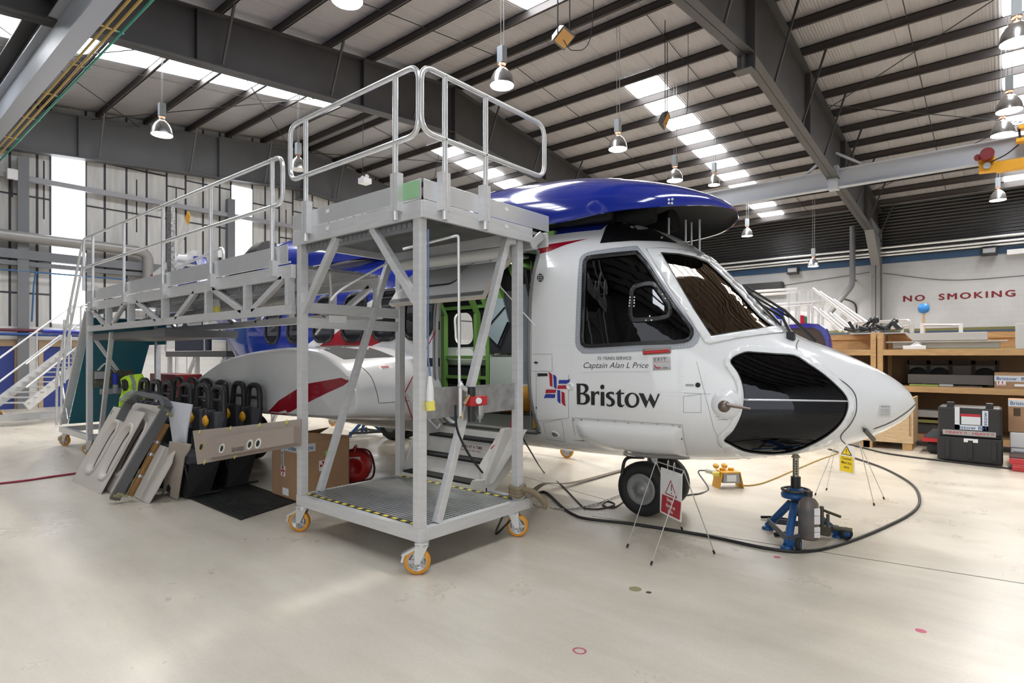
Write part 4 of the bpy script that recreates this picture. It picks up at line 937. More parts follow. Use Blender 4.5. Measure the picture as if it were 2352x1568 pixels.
# cockpit
mb = MB(); mb.box((-3.0, YC-.8, .95), (-1.9, YC+.8, 1.0)); part(mb, 'cockpit_floor', DARKIN)
mb = MB(); mb.box((-2.0, YC-.62, 1.15), (-1.78, YC+.62, 1.62)); mb.prism([(-2.15, YC-.62, 1.62), (-1.72, YC-.62, 1.62), (-1.76, YC-.62, 1.70), (-2.1, YC-.62, 1.76)], (0, 1.24, 0)); part(mb, 'instrument_panel', BLKPL)
for y in (YC-.5, YC+.5):
    mb = MB(); mb.box((-2.9, y-.25, 1.2), (-2.45, y+.25, 1.34)); mb.hexa([Vector(p) for p in ((-2.98, y-.24, 1.3), (-2.86, y-.24, 1.3), (-2.86, y+.24, 1.3), (-2.98, y+.24, 1.3), (-3.02, y-.2, 2.0), (-2.92, y-.2, 2.0), (-2.92, y+.2, 2.0), (-3.02, y+.2, 2.0))]); mb.box((-3.02, y-.13, 2.02), (-2.93, y+.13, 2.25)); mb.box((-2.85, y-.1, 1.0), (-2.55, y+.1, 1.2))
    cs = part(mb, 'cockpit_seat', mat('cockpit_seat_dark', (.035, .035, .037), .8), bevel=.02)
    mb = MB(); mb.bar((-2.84, y-.1, 1.95), (-2.84, y-.06, 1.35), .045, .008); mb.bar((-2.84, y+.1, 1.95), (-2.84, y+.06, 1.35), .045, .008); part(mb, 'harness', mat('harness_grey', (.18, .18, .18), .7), cs)
mb = MB(); p = onY(1590, 665, 5.2); mb.box((p.x-.06, p.y-.01, p.z-.08), (p.x+.06, p.y+.01, p.z+.08)); part(mb, 'sun_visor', mat('visor_pale', (.75, .75, .68), .4))
mb = MB(); p = onY(1633, 735, 5.3); mb.bar((p.x-.05, p.y, p.z-.12), (p.x-.08, p.y, p.z+.1), .02); mb.bar((p.x+.12, p.y, p.z-.12), (p.x+.08, p.y, p.z+.08), .02); part(mb, 'yellow_strut', YELP)['kind'] = 'stuff'
mb = MB()
for i, dy in enumerate((0, 8, 17, 24)): mb.tube(spline([onY(1712, 920+dy*.4, 5.2), onY(1745, 926+dy*.5, 5.25), onY(1785, 922+dy, 5.3), onY(1801, 924+dy, 5.3)], 5), .018, 6)
part(mb, 'cable_loom', BLACK, label='black cables behind the chin window')['kind'] = 'stuff'
mb = MB()
for i, dy in enumerate((0, 8, 17, 24)): mb.cyl(onY(1786, 922+dy, 5.28), onY(1801, 924+dy, 5.28), .024, n=8)
part(mb, 'cable_connector', mat('connector_blue', (.05, .08, .25), .4))['kind'] = 'stuff'
# upper cabin door, hinged up
prof = [(4.98, 2.90), (4.80, 2.86), (4.6, 2.77), (4.4, 2.63), (4.2, 2.48), (4.05, 2.33), (3.96, 2.20)]
pr = spline([(0, a, b) for a, b in prof], 4); r0 = []; r1_ = []
for i, p in enumerate(pr):
    t = (pr[min(i+1, len(pr)-1)]-pr[max(i-1, 0)]).normalized(); nn = Vector((0, t.z, -t.y)); nn = -nn if nn.z < 0 else nn
    r0.append(p); r1_.append(p-nn*.05)
mb = MB(); xs = lin(DX0, DX1, 10)
for mi, rr, fl in ((0, r0, False), (1, r1_, True)):
    mb.cur = mi; open_rows(mb, [[Vector((x, p.y, p.z)) for p in rr] for x in xs], fl)
mb.cur = 1
mb.add([Vector((x, p.y, p.z)) for x in (DX0, DX1) for p in (r0[-1], r1_[-1])], [(0, 1, 3, 2)])
for x in (DX0, DX1):
    for i in range(len(r0)-1): mb.add([Vector((x, p.y, p.z)) for p in (r0[i], r0[i+1], r1_[i+1], r1_[i])], [(0, 1, 2, 3)])
ud = part(mb, 'upper_door', [WHITE, mat('door_edge_cream', (.62, .57, .50), .5)], label='upper cabin door hinged open upwards')
def dpt(x, u, off=.004):
    i = min(int(u*(len(r0)-1)), len(r0)-2); q = u*(len(r0)-1)-i; p = r0[i].lerp(r0[i+1], q); return Vector((x, p.y-off*.7, p.z+off*.7))
def dpatch(mb, x0, x1, u0, u1, off=.004, sl=0):
    N = 8; mb.add([dpt(x+sl*(u0+(u1-u0)*j/N), u0+(u1-u0)*j/N, off) for x in (x0, x1) for j in range(N+1)], [(j, j+1, N+2+j, N+1+j) for j in range(N)], True)
mb = MB(); dpatch(mb, -5.05, -4.35, .05, .30, sl=.4); part(mb, 'door_stripe', RED, ud)
mb = MB(); dpatch(mb, -4.85, -4.2, .40, .78); part(mb, 'door_window', mat('door_window_clear', (.55, .56, .56), .08, coat=.8), ud)
mb = MB(); mb.tube(fillet([dpt(-4.87, .38), dpt(-4.18, .38), dpt(-4.18, .8), dpt(-4.87, .8)], .1, closed=True), .010, 6, closed=True); part(mb, 'window_seal', FRAMEB, ud)
mb = MB(); dpatch(mb, DX0, DX1, .93, .985, .006); part(mb, 'door_edge_strip', mat('edge_grey', (.20, .20, .21), .5), ud)
mb = MB(); mb.tube([(-3.8, 4.72, 2.55), (-3.95, 4.35, 2.6)], .012, 8); mb.tube([(-3.74, 4.8, 2.0), (-3.8, 4.72, 2.55)], .018, 8); part(mb, 'gas_strut', BLKPL)
# lower airstair door
AS = thing('airstair', None, None); AS.parent = HELI; AS.location = -HELI.location
AW = mat('airstair_white', (.66, .64, .60), .4, var=.12, vscale=6); TRD = mat('tread_black', (.02, .02, .02), .9, bump=.5, bscale=120)
AS['label'] = 'white fold down airstair with black treads'
def apart(mb, name, m, bevel=0): return part(mb, name, m, AS, bevel=bevel)
sx0, sx1 = -5.02, -3.86
for x0, x1 in ((sx1, sx1+.05), (sx0-.05, sx0)):
    mb = MB(); mb.prism([(x0, 4.72, .84), (x0, 4.64, .92), (x0, 4.40, .92), (x0, 4.12, .42), (x0, 4.14, .30), (x0, 4.22, .30), (x0, 4.70, .62)], (x1-x0, 0, 0)); apart(mb, 'stringer', AW, .008)
mb = MB(); mb.hexa([Vector(p) for p in ((sx1+.05, 4.30, .50), (sx1+.20, 4.72, .62), (sx1+.20, 4.74, .66), (sx1+.05, 4.34, .54), (sx1+.05, 4.36, .98), (sx1+.22, 4.66, .96), (sx1+.22, 4.70, .98), (sx1+.05, 4.40, 1.0))]) ; 
a = [onY(1205, 988, 4.62), onY(1150, 985, 4.50), onY(1100, 1068, 4.2), onY(1108, 1128, 4.16), onY(1125, 1112, 4.18)]
mb = MB(); mb.prism(a, (0.02, .03, .01)); apart(mb, 'side_plate', AW, .006)
tr_ = [(4.52, .76), (4.34, .575), (4.14, .40)]
for i, (y, z) in enumerate(tr_):
    mb = MB(); mb.box((sx0, y-.02, z-.035), (sx1, y+.17, z)); st = apart(mb, 'step', AW, .004)
    mb = MB(); mb.box((sx0+.01, y-.025, z-.02), (sx1-.01, y+.155, z+.006)); part(mb, 'tread', TRD, st)
    mb = MB(); yb = tr_[i-1][0] if i else 4.7; zb_ = tr_[i-1][1] if i else .86
    mb.hexa([Vector(p) for p in ((sx0, y+.13, z), (sx1, y+.13, z), (sx1, y+.15, z), (sx0, y+.15, z), (sx0, yb+.0, zb_-.035), (sx1, yb+.0, zb_-.035), (sx1, yb+.02, zb_-.035), (sx0, yb+.02, zb_-.035))]); part(mb, 'riser', AW, st)
    if i == 1:
        mb = MB(); put_text(mb, 'ONE PERSON AT A TIME', (-4.37, y+.10, z+.115), (1, 0, 0), (0, -.05, 1), .46, .032, bold=.02); put_text(mb, 'MAX LOADING 400 LBS', (-4.37, y+.10, z+.075), (1, 0, 0), (0, -.05, 1), .42, .02); o = part(mb, 'riser_text', TXRED, st); o['kind'] = 'stuff'
mb = MB(); mb.box((sx0-.04, 4.11, .30), (sx1+.05, 4.16, .385)); mb.prism([(sx1-.18, 4.1, .30), (sx1+.04, 4.1, .30), (sx1+.04, 4.1, .46), (sx1-.1, 4.1, .44)], (0, .06, 0)); apart(mb, 'bottom_rail', AW, .006)
mb = MB(); mb.tube([onY(1171, 990, 4.5), onY(1195, 850, 4.75)], .006, 6); mb.tube([onY(1127, 1030, 4.3), onY(1171, 990, 4.5)], .006, 6); part(mb, 'red_lanyard', mat('lanyard_red', (.5, .02, .05), .6))
mb = MB(); mb.tube([onY(955, 985, 4.3), onY(928, 905, 4.25)], .007, 6); mb.tube([onY(928, 905, 4.25), onY(1000, 760, 4.62)], .006, 6); part(mb, 'red_lanyard', mat('lanyard_red', (.5, .02, .05), .6))
mb = MB(); mb.tube([onY(1006, 985, 4.55), onY(928, 903, 4.25)], .015, 8); mb.tube([onY(1006, 985, 4.55), onY(1012, 975, 4.6)], .025, 8); part(mb, 'stair_arm', ALU)
mb = MB(); mb.tube([onY(1197, 822, 4.7), onY(1186, 980, 4.6)], .015, 8); mb.tube([onY(1186, 980, 4.6), onY(1189, 1010, 4.55), onY(1191, 1082, 4.5)], [.012, .022, .018], 8); part(mb, 'gas_strut', BLKPL)
mb = MB(); mb.tube([onY(1126, 632, 4.3), onY(1229, 748, 4.6)], .007, 6); part(mb, 'white_cord', WHITEP)
# ================================================================ ACCESS PLATFORMS
ZD = 2.80       # tower deck height
def caster(parent, x, y, lbl, R=.10, top=.245, ang=0.6, brake=True):
    dx, dy = math.cos(ang), math.sin(ang); c = Vector((x, y, R)); ax = Vector((-dy, dx, 0)); f = Vector((dx, dy, 0))
    mb = MB(); mb.lathe([(R*.72, -.026), (R*.93, -.026), (R, -.014), (R, .014), (R*.93, .026), (R*.72, .026)], c, ax, 28); cw_ = mb.build('caster_wheel', TREAD, parent)
    mb = MB(); mb.lathe([(R*.74, -.022), (R*.66, -.024), (R*.6, -.006), (R*.25, -.012), (R*.2, -.032), (0, -.034)], c, ax, 24); mb.lathe([(R*.74, .022), (R*.66, .024), (R*.6, .006), (R*.25, .012), (R*.2, .032), (0, .034)], c, ax, 24)
    for k in range(5):
        a = 2*PI*k/5
        for sg in (-1, 1):
            e = c+ax*(sg*.012)+(f*math.cos(a)+Vector((0, 0, 1))*math.sin(a))*R*.66; mb.bar(c+ax*(sg*.012)+(e-c)*.2, e, .026, .02, ax)
    mb.build('wheel_hub', STEEL, cw_)
    mb = MB(); p0 = Vector((x, y, 0))-f*.035
    for sg in (-1, 1): mb.hexa([c+ax*sg*.036+f*.02+Vector((0, 0, -.015)), c+ax*sg*.036-f*.02+Vector((0, 0, -.015)), c+ax*sg*.041-f*.02+Vector((0, 0, -.015)), c+ax*sg*.041+f*.02+Vector((0, 0, -.015)), p0+ax*sg*.036+f*.05+Vector((0, 0, top-.02)), p0+ax*sg*.036-f*.05+Vector((0, 0, top-.02)), p0+ax*sg*.041-f*.05+Vector((0, 0, top-.02)), p0+ax*sg*.041+f*.05+Vector((0, 0, top-.02))])
    mb.cyl(p0+Vector((0, 0, top-.035)), p0+Vector((0, 0, top-.005)), .052, n=16)
    mb.bar(p0-f*.05+Vector((0, 0, top-.006)), p0+f*.05+Vector((0, 0, top-.006)), .1, .012); mb.build('caster_fork', mat('zinc_plate', (.62, .63, .63), .35, .7), parent)
    if brake:
        mb = MB(); q = p0+f*.05; mb.bar(q+Vector((0, 0, top-.045)), q+f*.10+Vector((0, 0, top-.10)), .06, .02); mb.bar(q+f*.085+Vector((0, 0, top-.10)), q+f*.10+Vector((0, 0, top-.15)), .05, .02); mb.build('brake_pedal', mat('zinc_plate', (.62, .63, .63)), parent)
X0, X1, Y0, Y1 = -5.10, -3.35, 2.91, 4.11
T1 = thing('access_platform', 'tall aluminium access platform tower on orange casters beside the open cabin door', 'platform', (-4.2, 3.5, 0))
def P(name, m=ALU, par=T1): return lambda mb, bevel=.003: mb.build(name, m, par, bevel)
# base frame and lower deck
mb = MB(); zb = .245; zt = .345
XE = -3.10
mb.bar((X0, Y0+.03, (zb+zt)/2), (X1, Y0+.03, (zb+zt)/2), .06, .10); mb.bar((X0, Y1+.10, (zb+zt)/2), (X1, Y1+.10, (zb+zt)/2), .06, .10)
mb.bar((X0+.03, Y0+.06, (zb+zt)/2), (X0+.03, Y1+.07, (zb+zt)/2), .06, .10); mb.bar((X1-.03, Y0+.06, (zb+zt)/2), (X1-.03, Y1+.07, (zb+zt)/2), .06, .10)
P('base_frame')(mb)
mb = MB()
for k in range(30):
    y = Y0+.07+k*(1.19/30); mb.box((X0+.06, y, zt-.012), (X1-.06, y+.028, zt+.004))
mb.box((X0+.06, Y0+.06, zt-.03), (X1-.06, Y1+.08, zt-.012))
dk = P('lower_deck', mat('deck_aluminium', (.50, .51, .52), .35, .8, var=.25, vscale=4))(mb, 0); dk['kind'] = 'stuff'
tape = MB(); tape.cur = 0
for y in (Y0+.075, Y1-.03):
    n_ = 28
    for k in range(n_):
        tape.cur = k % 2; a = X0+.07+(X1-X0-.14)*k/n_; b = a+(X1-X0-.14)/n_; tape.box((a, y-.016, zt+.004), (b, y+.016, zt+.0065))
tp = tape.build('hazard_tape', [mat('tape_yellow', (.80, .68, .08), .5), BLKPL], T1); tp['label'] = 'yellow and black hazard tape strips'; tp['kind'] = 'stuff'
for x, y, a, br in ((X1-.05, Y0+.02, .75+PI, True), (X0+.03, Y0+.02, .6+PI, True), (X1-.06, Y1+.02, .55, False), (X0+.06, Y1+.05, .4, False)): caster(T1, x, y, '', ang=a, brake=br)
# legs
for (x, y), zz in (((X1-.045, Y0+.04), ZD-.1), ((X0+.045, Y0+.04), ZD-.1), ((X1-.045, Y1), ZD-.1), ((X0+.045, Y1), ZD-.1)):
    mb = MB(); mb.bar((x, y, zt), (x, y, zz), .075, .075, (1, 0, 0)); P('leg')(mb)
# inclined braces and knee braces
for (a, b) in (((X1-.20, Y0+.06, zt), (X1-.06, Y1-.16, ZD-.12)),):
    mb = MB(); mb.bar((X1-.05, Y0+.22, zt), (X1-.05, Y1-.14, ZD-.11), .06, .06, (1, 0, 0)); P('inclined_brace')(mb)
    mb = MB(); mb.bar((X0+.05, Y0+.22, zt), (X0+.05, Y1-.14, ZD-.11), .06, .06, (1, 0, 0)); P('inclined_brace')(mb)
for a, b in (((X0+.08, Y0+.04, 2.06), (X0+.62, Y0+.04, ZD-.11)), ((X1-.08, Y0+.04, 2.06), (X1-.62, Y0+.04, ZD-.11))):
    mb = MB(); mb.bar(a, b, .06, .06, (0, 1, 0)); P('knee_brace')(mb)
for z in (1.96, 2.10):
    mb = MB(); mb.bar((X0+.05, Y0+.08, z), (X0+.05, Y1, z), .05, .10, (0, 0, 1)); P('cross_rail')(mb)
mb = MB(); mb.box((X0-.005, Y0+.30, 2.03), (X0+.001, Y0+.50, 2.10)); mb.box((X0+.076, Y0+.30, 1.97), (X0+.078, Y0+.50, 2.04)); P('rating_plate', PAPER)(mb, 0)['kind'] = 'stuff'
# upper deck: edge beams, toe boards, decking, overhang towards the aircraft
YD = 4.47
XU0, XU1 = -5.14, -3.32
SHEET = mat('toe_board_sheet', (.76, .77, .79), .28, .55, var=.06, vscale=3)
def beam(name, a, b, z0, z1, m=ALU, w_=.03): mb = MB(); mb.bar((a[0], a[1], (z0+z1)/2), (b[0], b[1], (z0+z1)/2), w_, z1-z0); return P(name, m)(mb)
for a, b in (((XU0, Y0), (XU1, Y0)), ((XU1, Y0), (XU1, YD-.25)), ((XU0, YD), (XU0, Y0)), ((XU1, YD), (XU0, YD))): beam('edge_beam', a, b, ZD-.12, ZD+.01)
for a, b in (((XU0, Y0-.012), (XU1, Y0-.012)), ((XU1+.012, Y0), (XU1+.012, YD))): beam('toe_board', a, b, ZD+.015, ZD+.165, SHEET, .006)
mb = MB(); mb.box((XU1-.30, Y0-.018, ZD+.03), (XU1-.02, Y0-.0155, ZD+.16)); P('green_sticker', mat('sticker_green', (.30, .55, .30), .5))(mb, 0)
mb = MB()
for k in range(46):
    y = Y0+.03+k*(YD-Y0-.06)/46; mb.box((XU0+.03, y, ZD-.03), (XU1-.03, y+.030, ZD+.0)); mb.box((XU0+.03, y, ZD-.06), (XU1-.03, y+.006, ZD-.03))
P('upper_deck', mat('deck_aluminium', (.5, .51, .52)))(mb, 0)['kind'] = 'stuff'
mb = MB()
for k in range(26): mb.box((XU0+.1+k*.065, Y0+.05, ZD-.16), (XU0+.145+k*.065, Y0+.07, ZD-.12)); 
mb.box((XU0+.1, Y0+.06, ZD-.19), (XU1-.1, Y0+.066, ZD-.11)); cb = P('cable_tray', mat('tray_zinc', (.30, .31, .32), .5, .6))(mb, 0); cb['kind'] = 'stuff'
for y in (Y1-.1, YD-.15):
    mb = MB(); mb.bar((XU0+.03, y, ZD-.11), (XU1-.03, y, ZD-.11), .06, .10); P('deck_joist')(mb)
mb = MB(); mb.bar((XU1+.005, Y1+.1, ZD-.14), (XU1+.005, YD-.1, ZD-.03), .02, .08); P('slide_out_edge', SHEET)(mb)
mb = MB()
for x, y in ((-4.78, Y0-.02), (-3.0, 0)):
    pass
for c_ in (((-4.57, Y0-.019), 'x'), ((XU1+.0165, 3.83), 'y')):
    (a, b), d = c_
    for z in (ZD-.05, ZD+.10):
        if d == 'x': mb.box((a, b, z), (a+.045, b+.002, z+.03))
        else: mb.box((a, b, z), (a+.002, b+.045, z+.03))
P('number_sticker', PAPER)(mb, 0)['kind'] = 'stuff'
# guard rails: closed tube loops on two posts in sockets
def guard(parent, A, B, zt, zb_, posts, zfoot, out, rad=.021, loop=True, sock=True, name='guard_rail', ext=0.0):
    A = Vector(A); B = Vector(B); d = (B-A).normalized(); o = Vector(out)
    pt = lambda u, z: A+(B-A)*u+Vector((0, 0, z))
    mb = MB(); g = fillet([pt(0, zt), pt(1, zt), pt(1, zb_), pt(0, zb_)], .12, 6, closed=True); mb.tube(g, rad, 10, closed=True); gr = mb.build(name, GALV, parent)
    for u in posts:
        mb = MB(); mb.tube([pt(u, zfoot), pt(u, zt)], rad, 10); ps = mb.build('guard_post', GALV, gr)
        if sock:
            mb = MB(); q = pt(u, 0)-o*.012; mb.bar(q+Vector((0, 0, zfoot+.07)), q+Vector((0, 0, zfoot+.36)), .085, .06, o); mb.build('post_socket', ALU, gr)
guard(T1, (onY(667, 300, 2.855).x, 2.855, 0), (onY(962, 180, 2.855).x, 2.855, 0), 3.785, 3.275, (.147, .85), ZD-.12, (0, -1, 0))
guard(T1, (-3.265, onX(967, 170, -3.265).y, 0), (-3.265, onX(1250, 300, -3.265).y, 0), 3.775, 3.29, (.16, .465), ZD-.12, (1, 0, 0))
# yellow plug, air regulator panel
mb = MB(); p = onX(988, 912, X1+.02); mb.cyl((p.x, p.y, p.z+.16), (p.x, p.y, p.z+.05), .014, .028, n=12); mb.cyl((p.x, p.y, p.z+.05), (p.x, p.y, p.z-.03), .028, .03, n=12); pg = P('power_plug', WHITEP)(mb, 0)
mb = MB(); mb.cyl((p.x, p.y, p.z-.03), (p.x+.005, p.y+.005, p.z-.10), .036, .034, n=12); mb.build('plug_end', LYEL, pg)
mb = MB(); mb.tube([(p.x, p.y-.02, 2.6), (p.x, p.y-.02, p.z+.3), (p.x, p.y, p.z+.16)], .007, 6); mb.build('plug_cable', mat('cable_blue', (.12, .2, .35), .5), pg)
mb = MB(); a = onX(965, 888, X1-.05); mb.box((X1-.055, Y0+.08, 1.16), (X1-.045, Y1-.03, 1.40)); P('mounting_plate', mat('plate_aluminium', (.42, .42, .42), .5, .7, var=.3, vscale=12))(mb, 0)
mb = MB(); px_ = X1+.02
g = lambda u, v: onX(u, v, px_)
mb.tube(fillet([onX(925, 572, px_-.25), onX(1053, 540, px_), g(1055, 880)], .03), .012, 8); mb.tube([g(1057, 875), g(1057, 955)], .017, 8); mb.ball(g(1058, 885), .026); mb.tube([g(1060, 888), g(1070, 895)], .02, 8); apipe = P('air_pipe', GALV)(mb, 0)
mb = MB(); a = g(1092, 920); mb.box((a.x-.03, a.y-.10, a.z-.04), (a.x+.05, a.y+.10, a.z+.04)); rg = P('air_regulator', REDP)(mb, .012); rg['label'] = 'red air pressure regulator with filter bowl'
mb = MB(); b = g(1081, 905); mb.cyl((b.x+.01, b.y, b.z-.22), (b.x+.01, b.y, b.z+.06), .032, n=14); mb.build('regulator_knob', BLKPL, rg)
mb = MB(); b = g(1100, 950); mb.lathe([(.035, .10), (.035, 0), (.022, -.04), (.008, -.05), (.008, -.075), (0, -.075)], (b.x+.01, b.y, b.z), n=16); mb.build('filter_bowl', STEEL, rg)
mb = MB(); b = g(1088, 919); mb.cyl((b.x+.05, b.y, b.z), (b.x+.068, b.y-.01, b.z), .026, n=16); mb.build('pressure_gauge', WHITEP, rg)
mb = MB(); b = g(1066, 915); mb.bar((b.x+.03, b.y-.03, b.z-.04), (b.x+.035, b.y+.02, b.z+.03), .018); mb.cyl((b.x, b.y-.02, b.z-.10), (b.x, b.y-.02, b.z-.16), .013, n=8); mb.build('tap_handle', mat('brass', (.55, .45, .25), .3, .8), rg)
mb = MB(); mb.tube(spline([g(1046, 930), g(1050, 985), onX(1075, 1040, X1+.03), onX(1108, 1085, X1-.02)]), .010, 6); mb.build('air_hose', BLACK, rg)
mb = MB(); b = onX(1118, 1152, X1); z0 = .38
for k in range(3): mb.tube(fillet([(X1-.1, Y1-.055, z0+.03*k+.02), (X1+.01, Y1-.055, z0+.03*k), (X1+.01, Y1+.055, z0+.03*k+.03), (X1-.1, Y1+.055, z0+.03*k)], .03, closed=True), .016, 6, closed=True, flat=1.4)
mb.tube(spline([(X1+.02, Y1, z0+.06), (X1+.12, Y1+.02, z0+.05), (X1+.2, Y1+.08, z0-.04), (X1+.19, Y1+.09, z0-.1)]), .018, 6, flat=1.6); P('strap_wrap', mat('strap_khaki', (.22, .17, .11), .9))(mb, 0)
mb = MB(); mb.tube(spline([onX(905, 595, X0+.6), onX(792, 660, X0+.7), onX(760, 690, X0+.7)]), .01, 6); mb.tube(spline([onY(757, 615, 3.4), onY(760, 680, 3.4), onY(750, 730, 3.4), onY(725, 768, 3.4)]), .012, 8); P('loose_conduit', WHITEP)(mb, 0)['kind'] = 'stuff'
# lighting tube below the upper deck
mb = MB(); mb.cyl((X0+.25, Y0+.95, ZD-.23), (X1-.1, Y0+1.15, ZD-.21), .055, n=14); P('tube_light', mat('tube_diffuser', (.62, .62, .6), .35))(mb, 0)
# ---------------------------------------------------------------- long walkway with its own casters
W0, W1 = -11.65, -5.18; ZW = 2.54
T2 = thing('walkway_platform', 'long aluminium truss walkway running back along the helicopter', 'platform', (-8.4, 3.5, 0))
def Q(name, m=ALU): return lambda mb, bevel=.003: mb.build(name, m, T2, bevel)
YW0, YW1 = 2.93, 3.95
for y in (YW0, YW1):
    mb = MB(); mb.bar((W0, y, ZW-.09), (W1, y, ZW-.09), .05, .13); Q('edge_beam')(mb)
    mb = MB(); mb.bar((W0, y, 2.09), (W1, y, 2.09), .05, .09); Q('bottom_chord')(mb)
    for x in (-11.6, -10.63, -9.63, -8.35, -7.05, -6.1, -5.25):
        mb = MB(); mb.bar((x, y, 2.13), (x, y, ZW-.15), .09 if x < -8 else .08, .05, (1, 0, 0)); Q('truss_post')(mb)
    for xa, xb_ in ((-11.45, -10.80), (-9.91, -10.45), (-9.35, -8.62), (-7.40, -7.98), (-6.9, -6.2), (-5.36, -5.98)):
        mb = MB(); mb.bar((xa, y, ZW-.14), (xb_, y, 2.12), .06, .05, (0, 1, 0)); Q('truss_brace')(mb)
mb = MB(); mb.bar((W0, YW0-.03, ZW+.085), (W1-.05, YW0-.03, ZW+.085), .006, .17); Q('toe_board', SHEET)(mb, 0)
mb = MB(); mb.box((W0, YW0-.036, ZW-.012), (W1, YW0-.026, ZW+.004)); Q('kick_strip', GALV)(mb, 0)
mb = MB()
for k in range(24):
    y = YW0+.03+k*(YW1-YW0-.06)/24; mb.box((W0, y, ZW-.05), (W1, y+.034, ZW-.02))
Q('walkway_deck', mat('deck_aluminium', (.5, .5, .5)))(mb, 0)['kind'] = 'stuff'
mb = MB(); mb.box((W0+.3, YW0+.05, ZW-.22), (W1-.1, YW0+.056, ZW-.14))
for k in range(90): mb.box((W0+.35+k*.068, YW0+.044, ZW-.20), (W0+.39+k*.068, YW0+.05, ZW-.16))
Q('cable_tray', mat('tray_zinc', (.3, .3, .3)))(mb, 0)['kind'] = 'stuff'
mb = MB(); mb.box((W0, YW0+.03, 1.90), (W0+3.2, YW1-.03, 2.0)); Q('lower_landing', mat('landing_grey', (.16, .16, .165), .5, .3))(mb, 0)
# railing with hoop end
rz, rm = 3.58, 3.10
mb = MB(); g = fillet([(W0-.05, YW0-.06, 2.72), (W0-.05, YW0-.06, rz), (-5.27, YW0-.06, rz-.03), (-5.27, YW0-.06, rm), (W0-.05, YW0-.06, rm)], .12, 6); mb.tube(g, .021, 10); hr = Q('guard_rail', GALV)(mb, 0)
for x in (-11.2, -9.73, -8.26, -6.85, -5.47):
    mb = MB(); mb.tube([(x, YW0-.06, ZW-.10), (x, YW0-.06, rz-.01)], .021, 10); mb.build('guard_post', GALV, hr)
    mb = MB(); mb.bar((x, YW0-.05, ZW-.12), (x, YW0-.05, ZW+.03), .085, .06, (0, 1, 0)); mb.build('post_socket', ALU, hr)
mb = MB(); g = fillet([(-10.9, YW1+.05, ZW), (-10.9, YW1+.05, rm+.05), (-9.1, YW1+.05, rm+.2), (-9.1, YW1+.05, ZW)], .12, 6); mb.tube(g, .021, 10); mb.tube([(-10.0, YW1+.05, ZW), (-10.0, YW1+.05, rm+.12)], .021, 8); Q('guard_rail', GALV)(mb, 0)
# end frame on casters with steep ladder and teal sheet
for x, y in ((W0+.03, YW0), (W0+.03, YW1)):
    mb = MB(); mb.bar((x, y, .34), (x, y, ZW-.1), .08, .08, (1, 0, 0)); Q('leg')(mb)
mb = MB(); mb.bar((-13.35, YW0+.0, .29), (W0+.07, YW0, .29), .07, .10); mb.bar((-13.35, YW1, .29), (W0+.07, YW1, .29), .07, .10); mb.bar((W0+.03, YW0, .29), (W0+.03, YW1, .29), .06, .10); mb.bar((-13.3, YW0, .29), (-13.3, YW1, .29), .06, .10); Q('base_frame')(mb)
for x, y, a in ((-13.2, YW0+.02, PI+.6), (W0+.0, YW0, PI+.7), (W0, YW1, .6)): caster(T2, x, y, '', ang=a)
mb = MB(); mb.bar((W0+.06, YW0+.02, 2.0), (W0-.0, YW1, .4), .05, .05, (1, 0, 0)); mb.bar((W0+1.1, YW0+.02, 2.0), (W0+.25, YW0+.1, .36), .06, .06, (0, 1, 0)); Q('inclined_brace')(mb)
TEAL = mat('teal_sheet', (.008, .13, .19), .4)
mb = MB(); mb.hexa([Vector(p) for p in ((-13.13, YW0+.06, .40), (-13.13, YW1, .40), (-13.10, YW1, .40), (-13.10, YW0+.06, .40), (-11.72, YW0+.06, 2.28), (-11.72, YW1, 2.28), (-11.69, YW1, 2.28), (-11.69, YW0+.06, 2.28))]); mb.box((-13.0, YW1-.02, 1.84), (-11.2, YW1, 2.3)); Q('teal_sheet', TEAL)(mb, 0)
for y in (YW0+.02, YW1-.06):
    mb = MB(); mb.bar((-13.3, y, .40), (-11.72, y, 2.40), .05, .12, (0, 1, 0)); Q('ladder_stringer')(mb)
mb = MB()
for k in range(9): t = (k+.5)/9; mb.box((-13.3+1.58*t-.14, YW0+.05, .40+2.0*t-.02), (-13.3+1.58*t+.02, YW1-.08, .40+2.0*t+.01))
Q('ladder_step')(mb, 0)['kind'] = 'stuff'
for dy, o in ((-.03, 0), (-.03, .32)):
    mb = MB(); g = fillet([(-13.55+o, YW0+dy, .35+o*.1), (-13.5+o, YW0+dy, 1.35), (-11.95+o*.75, YW0+dy, rz-.1-o*.2), (W0-.05, YW0-.06, rz if not o else rm)], .15, 5); mb.tube(g, .021, 8); Q('hand_rail', GALV)(mb, 0)
mb = MB(); mb.tube([(-13.0, YW0-.03, 1.15), (-13.0, YW0-.03, 2.3)], .021, 8); mb.tube([(-13.45, YW0, 1.35), (-12.9, YW0, .5)], .02, 8); Q('rail_post', GALV)(mb, 0)['kind'] = 'stuff'
# socket panel on the end leg
mb = MB(); a = onX(238, 876, W0+.1); mb.box((W0+.09, YW0+.03, 1.12), (W0+.11, YW0+.62, 1.40)); sp_ = Q('socket_board', mat('board_mottled', (.14, .14, .10), .6, var=.5, vscale=25))(mb, 0)
mb = MB(); mb.box((W0+.11, YW0+.05, 1.26), (W0+.17, YW0+.20, 1.38)); mb.box((W0+.11, YW0+.12, 1.0), (W0+.13, YW0+.5, 1.09)); mb.build('junction_box', GREYB, sp_, .004)['kind'] = 'stuff'
mb = MB(); mb.cyl((W0+.16, YW0+.33, 1.34), (W0+.18, YW0+.33, 1.16), .045, n=14); mb.build('blue_plug', mat('plug_blue', (.01, .04, .42), .35), sp_); mb = MB(); mb.cyl((W0+.18, YW0+.33, 1.16), (W0+.185, YW0+.33, 1.02), .04, n=14); mb.build('plug_collar', GREYB, sp_)
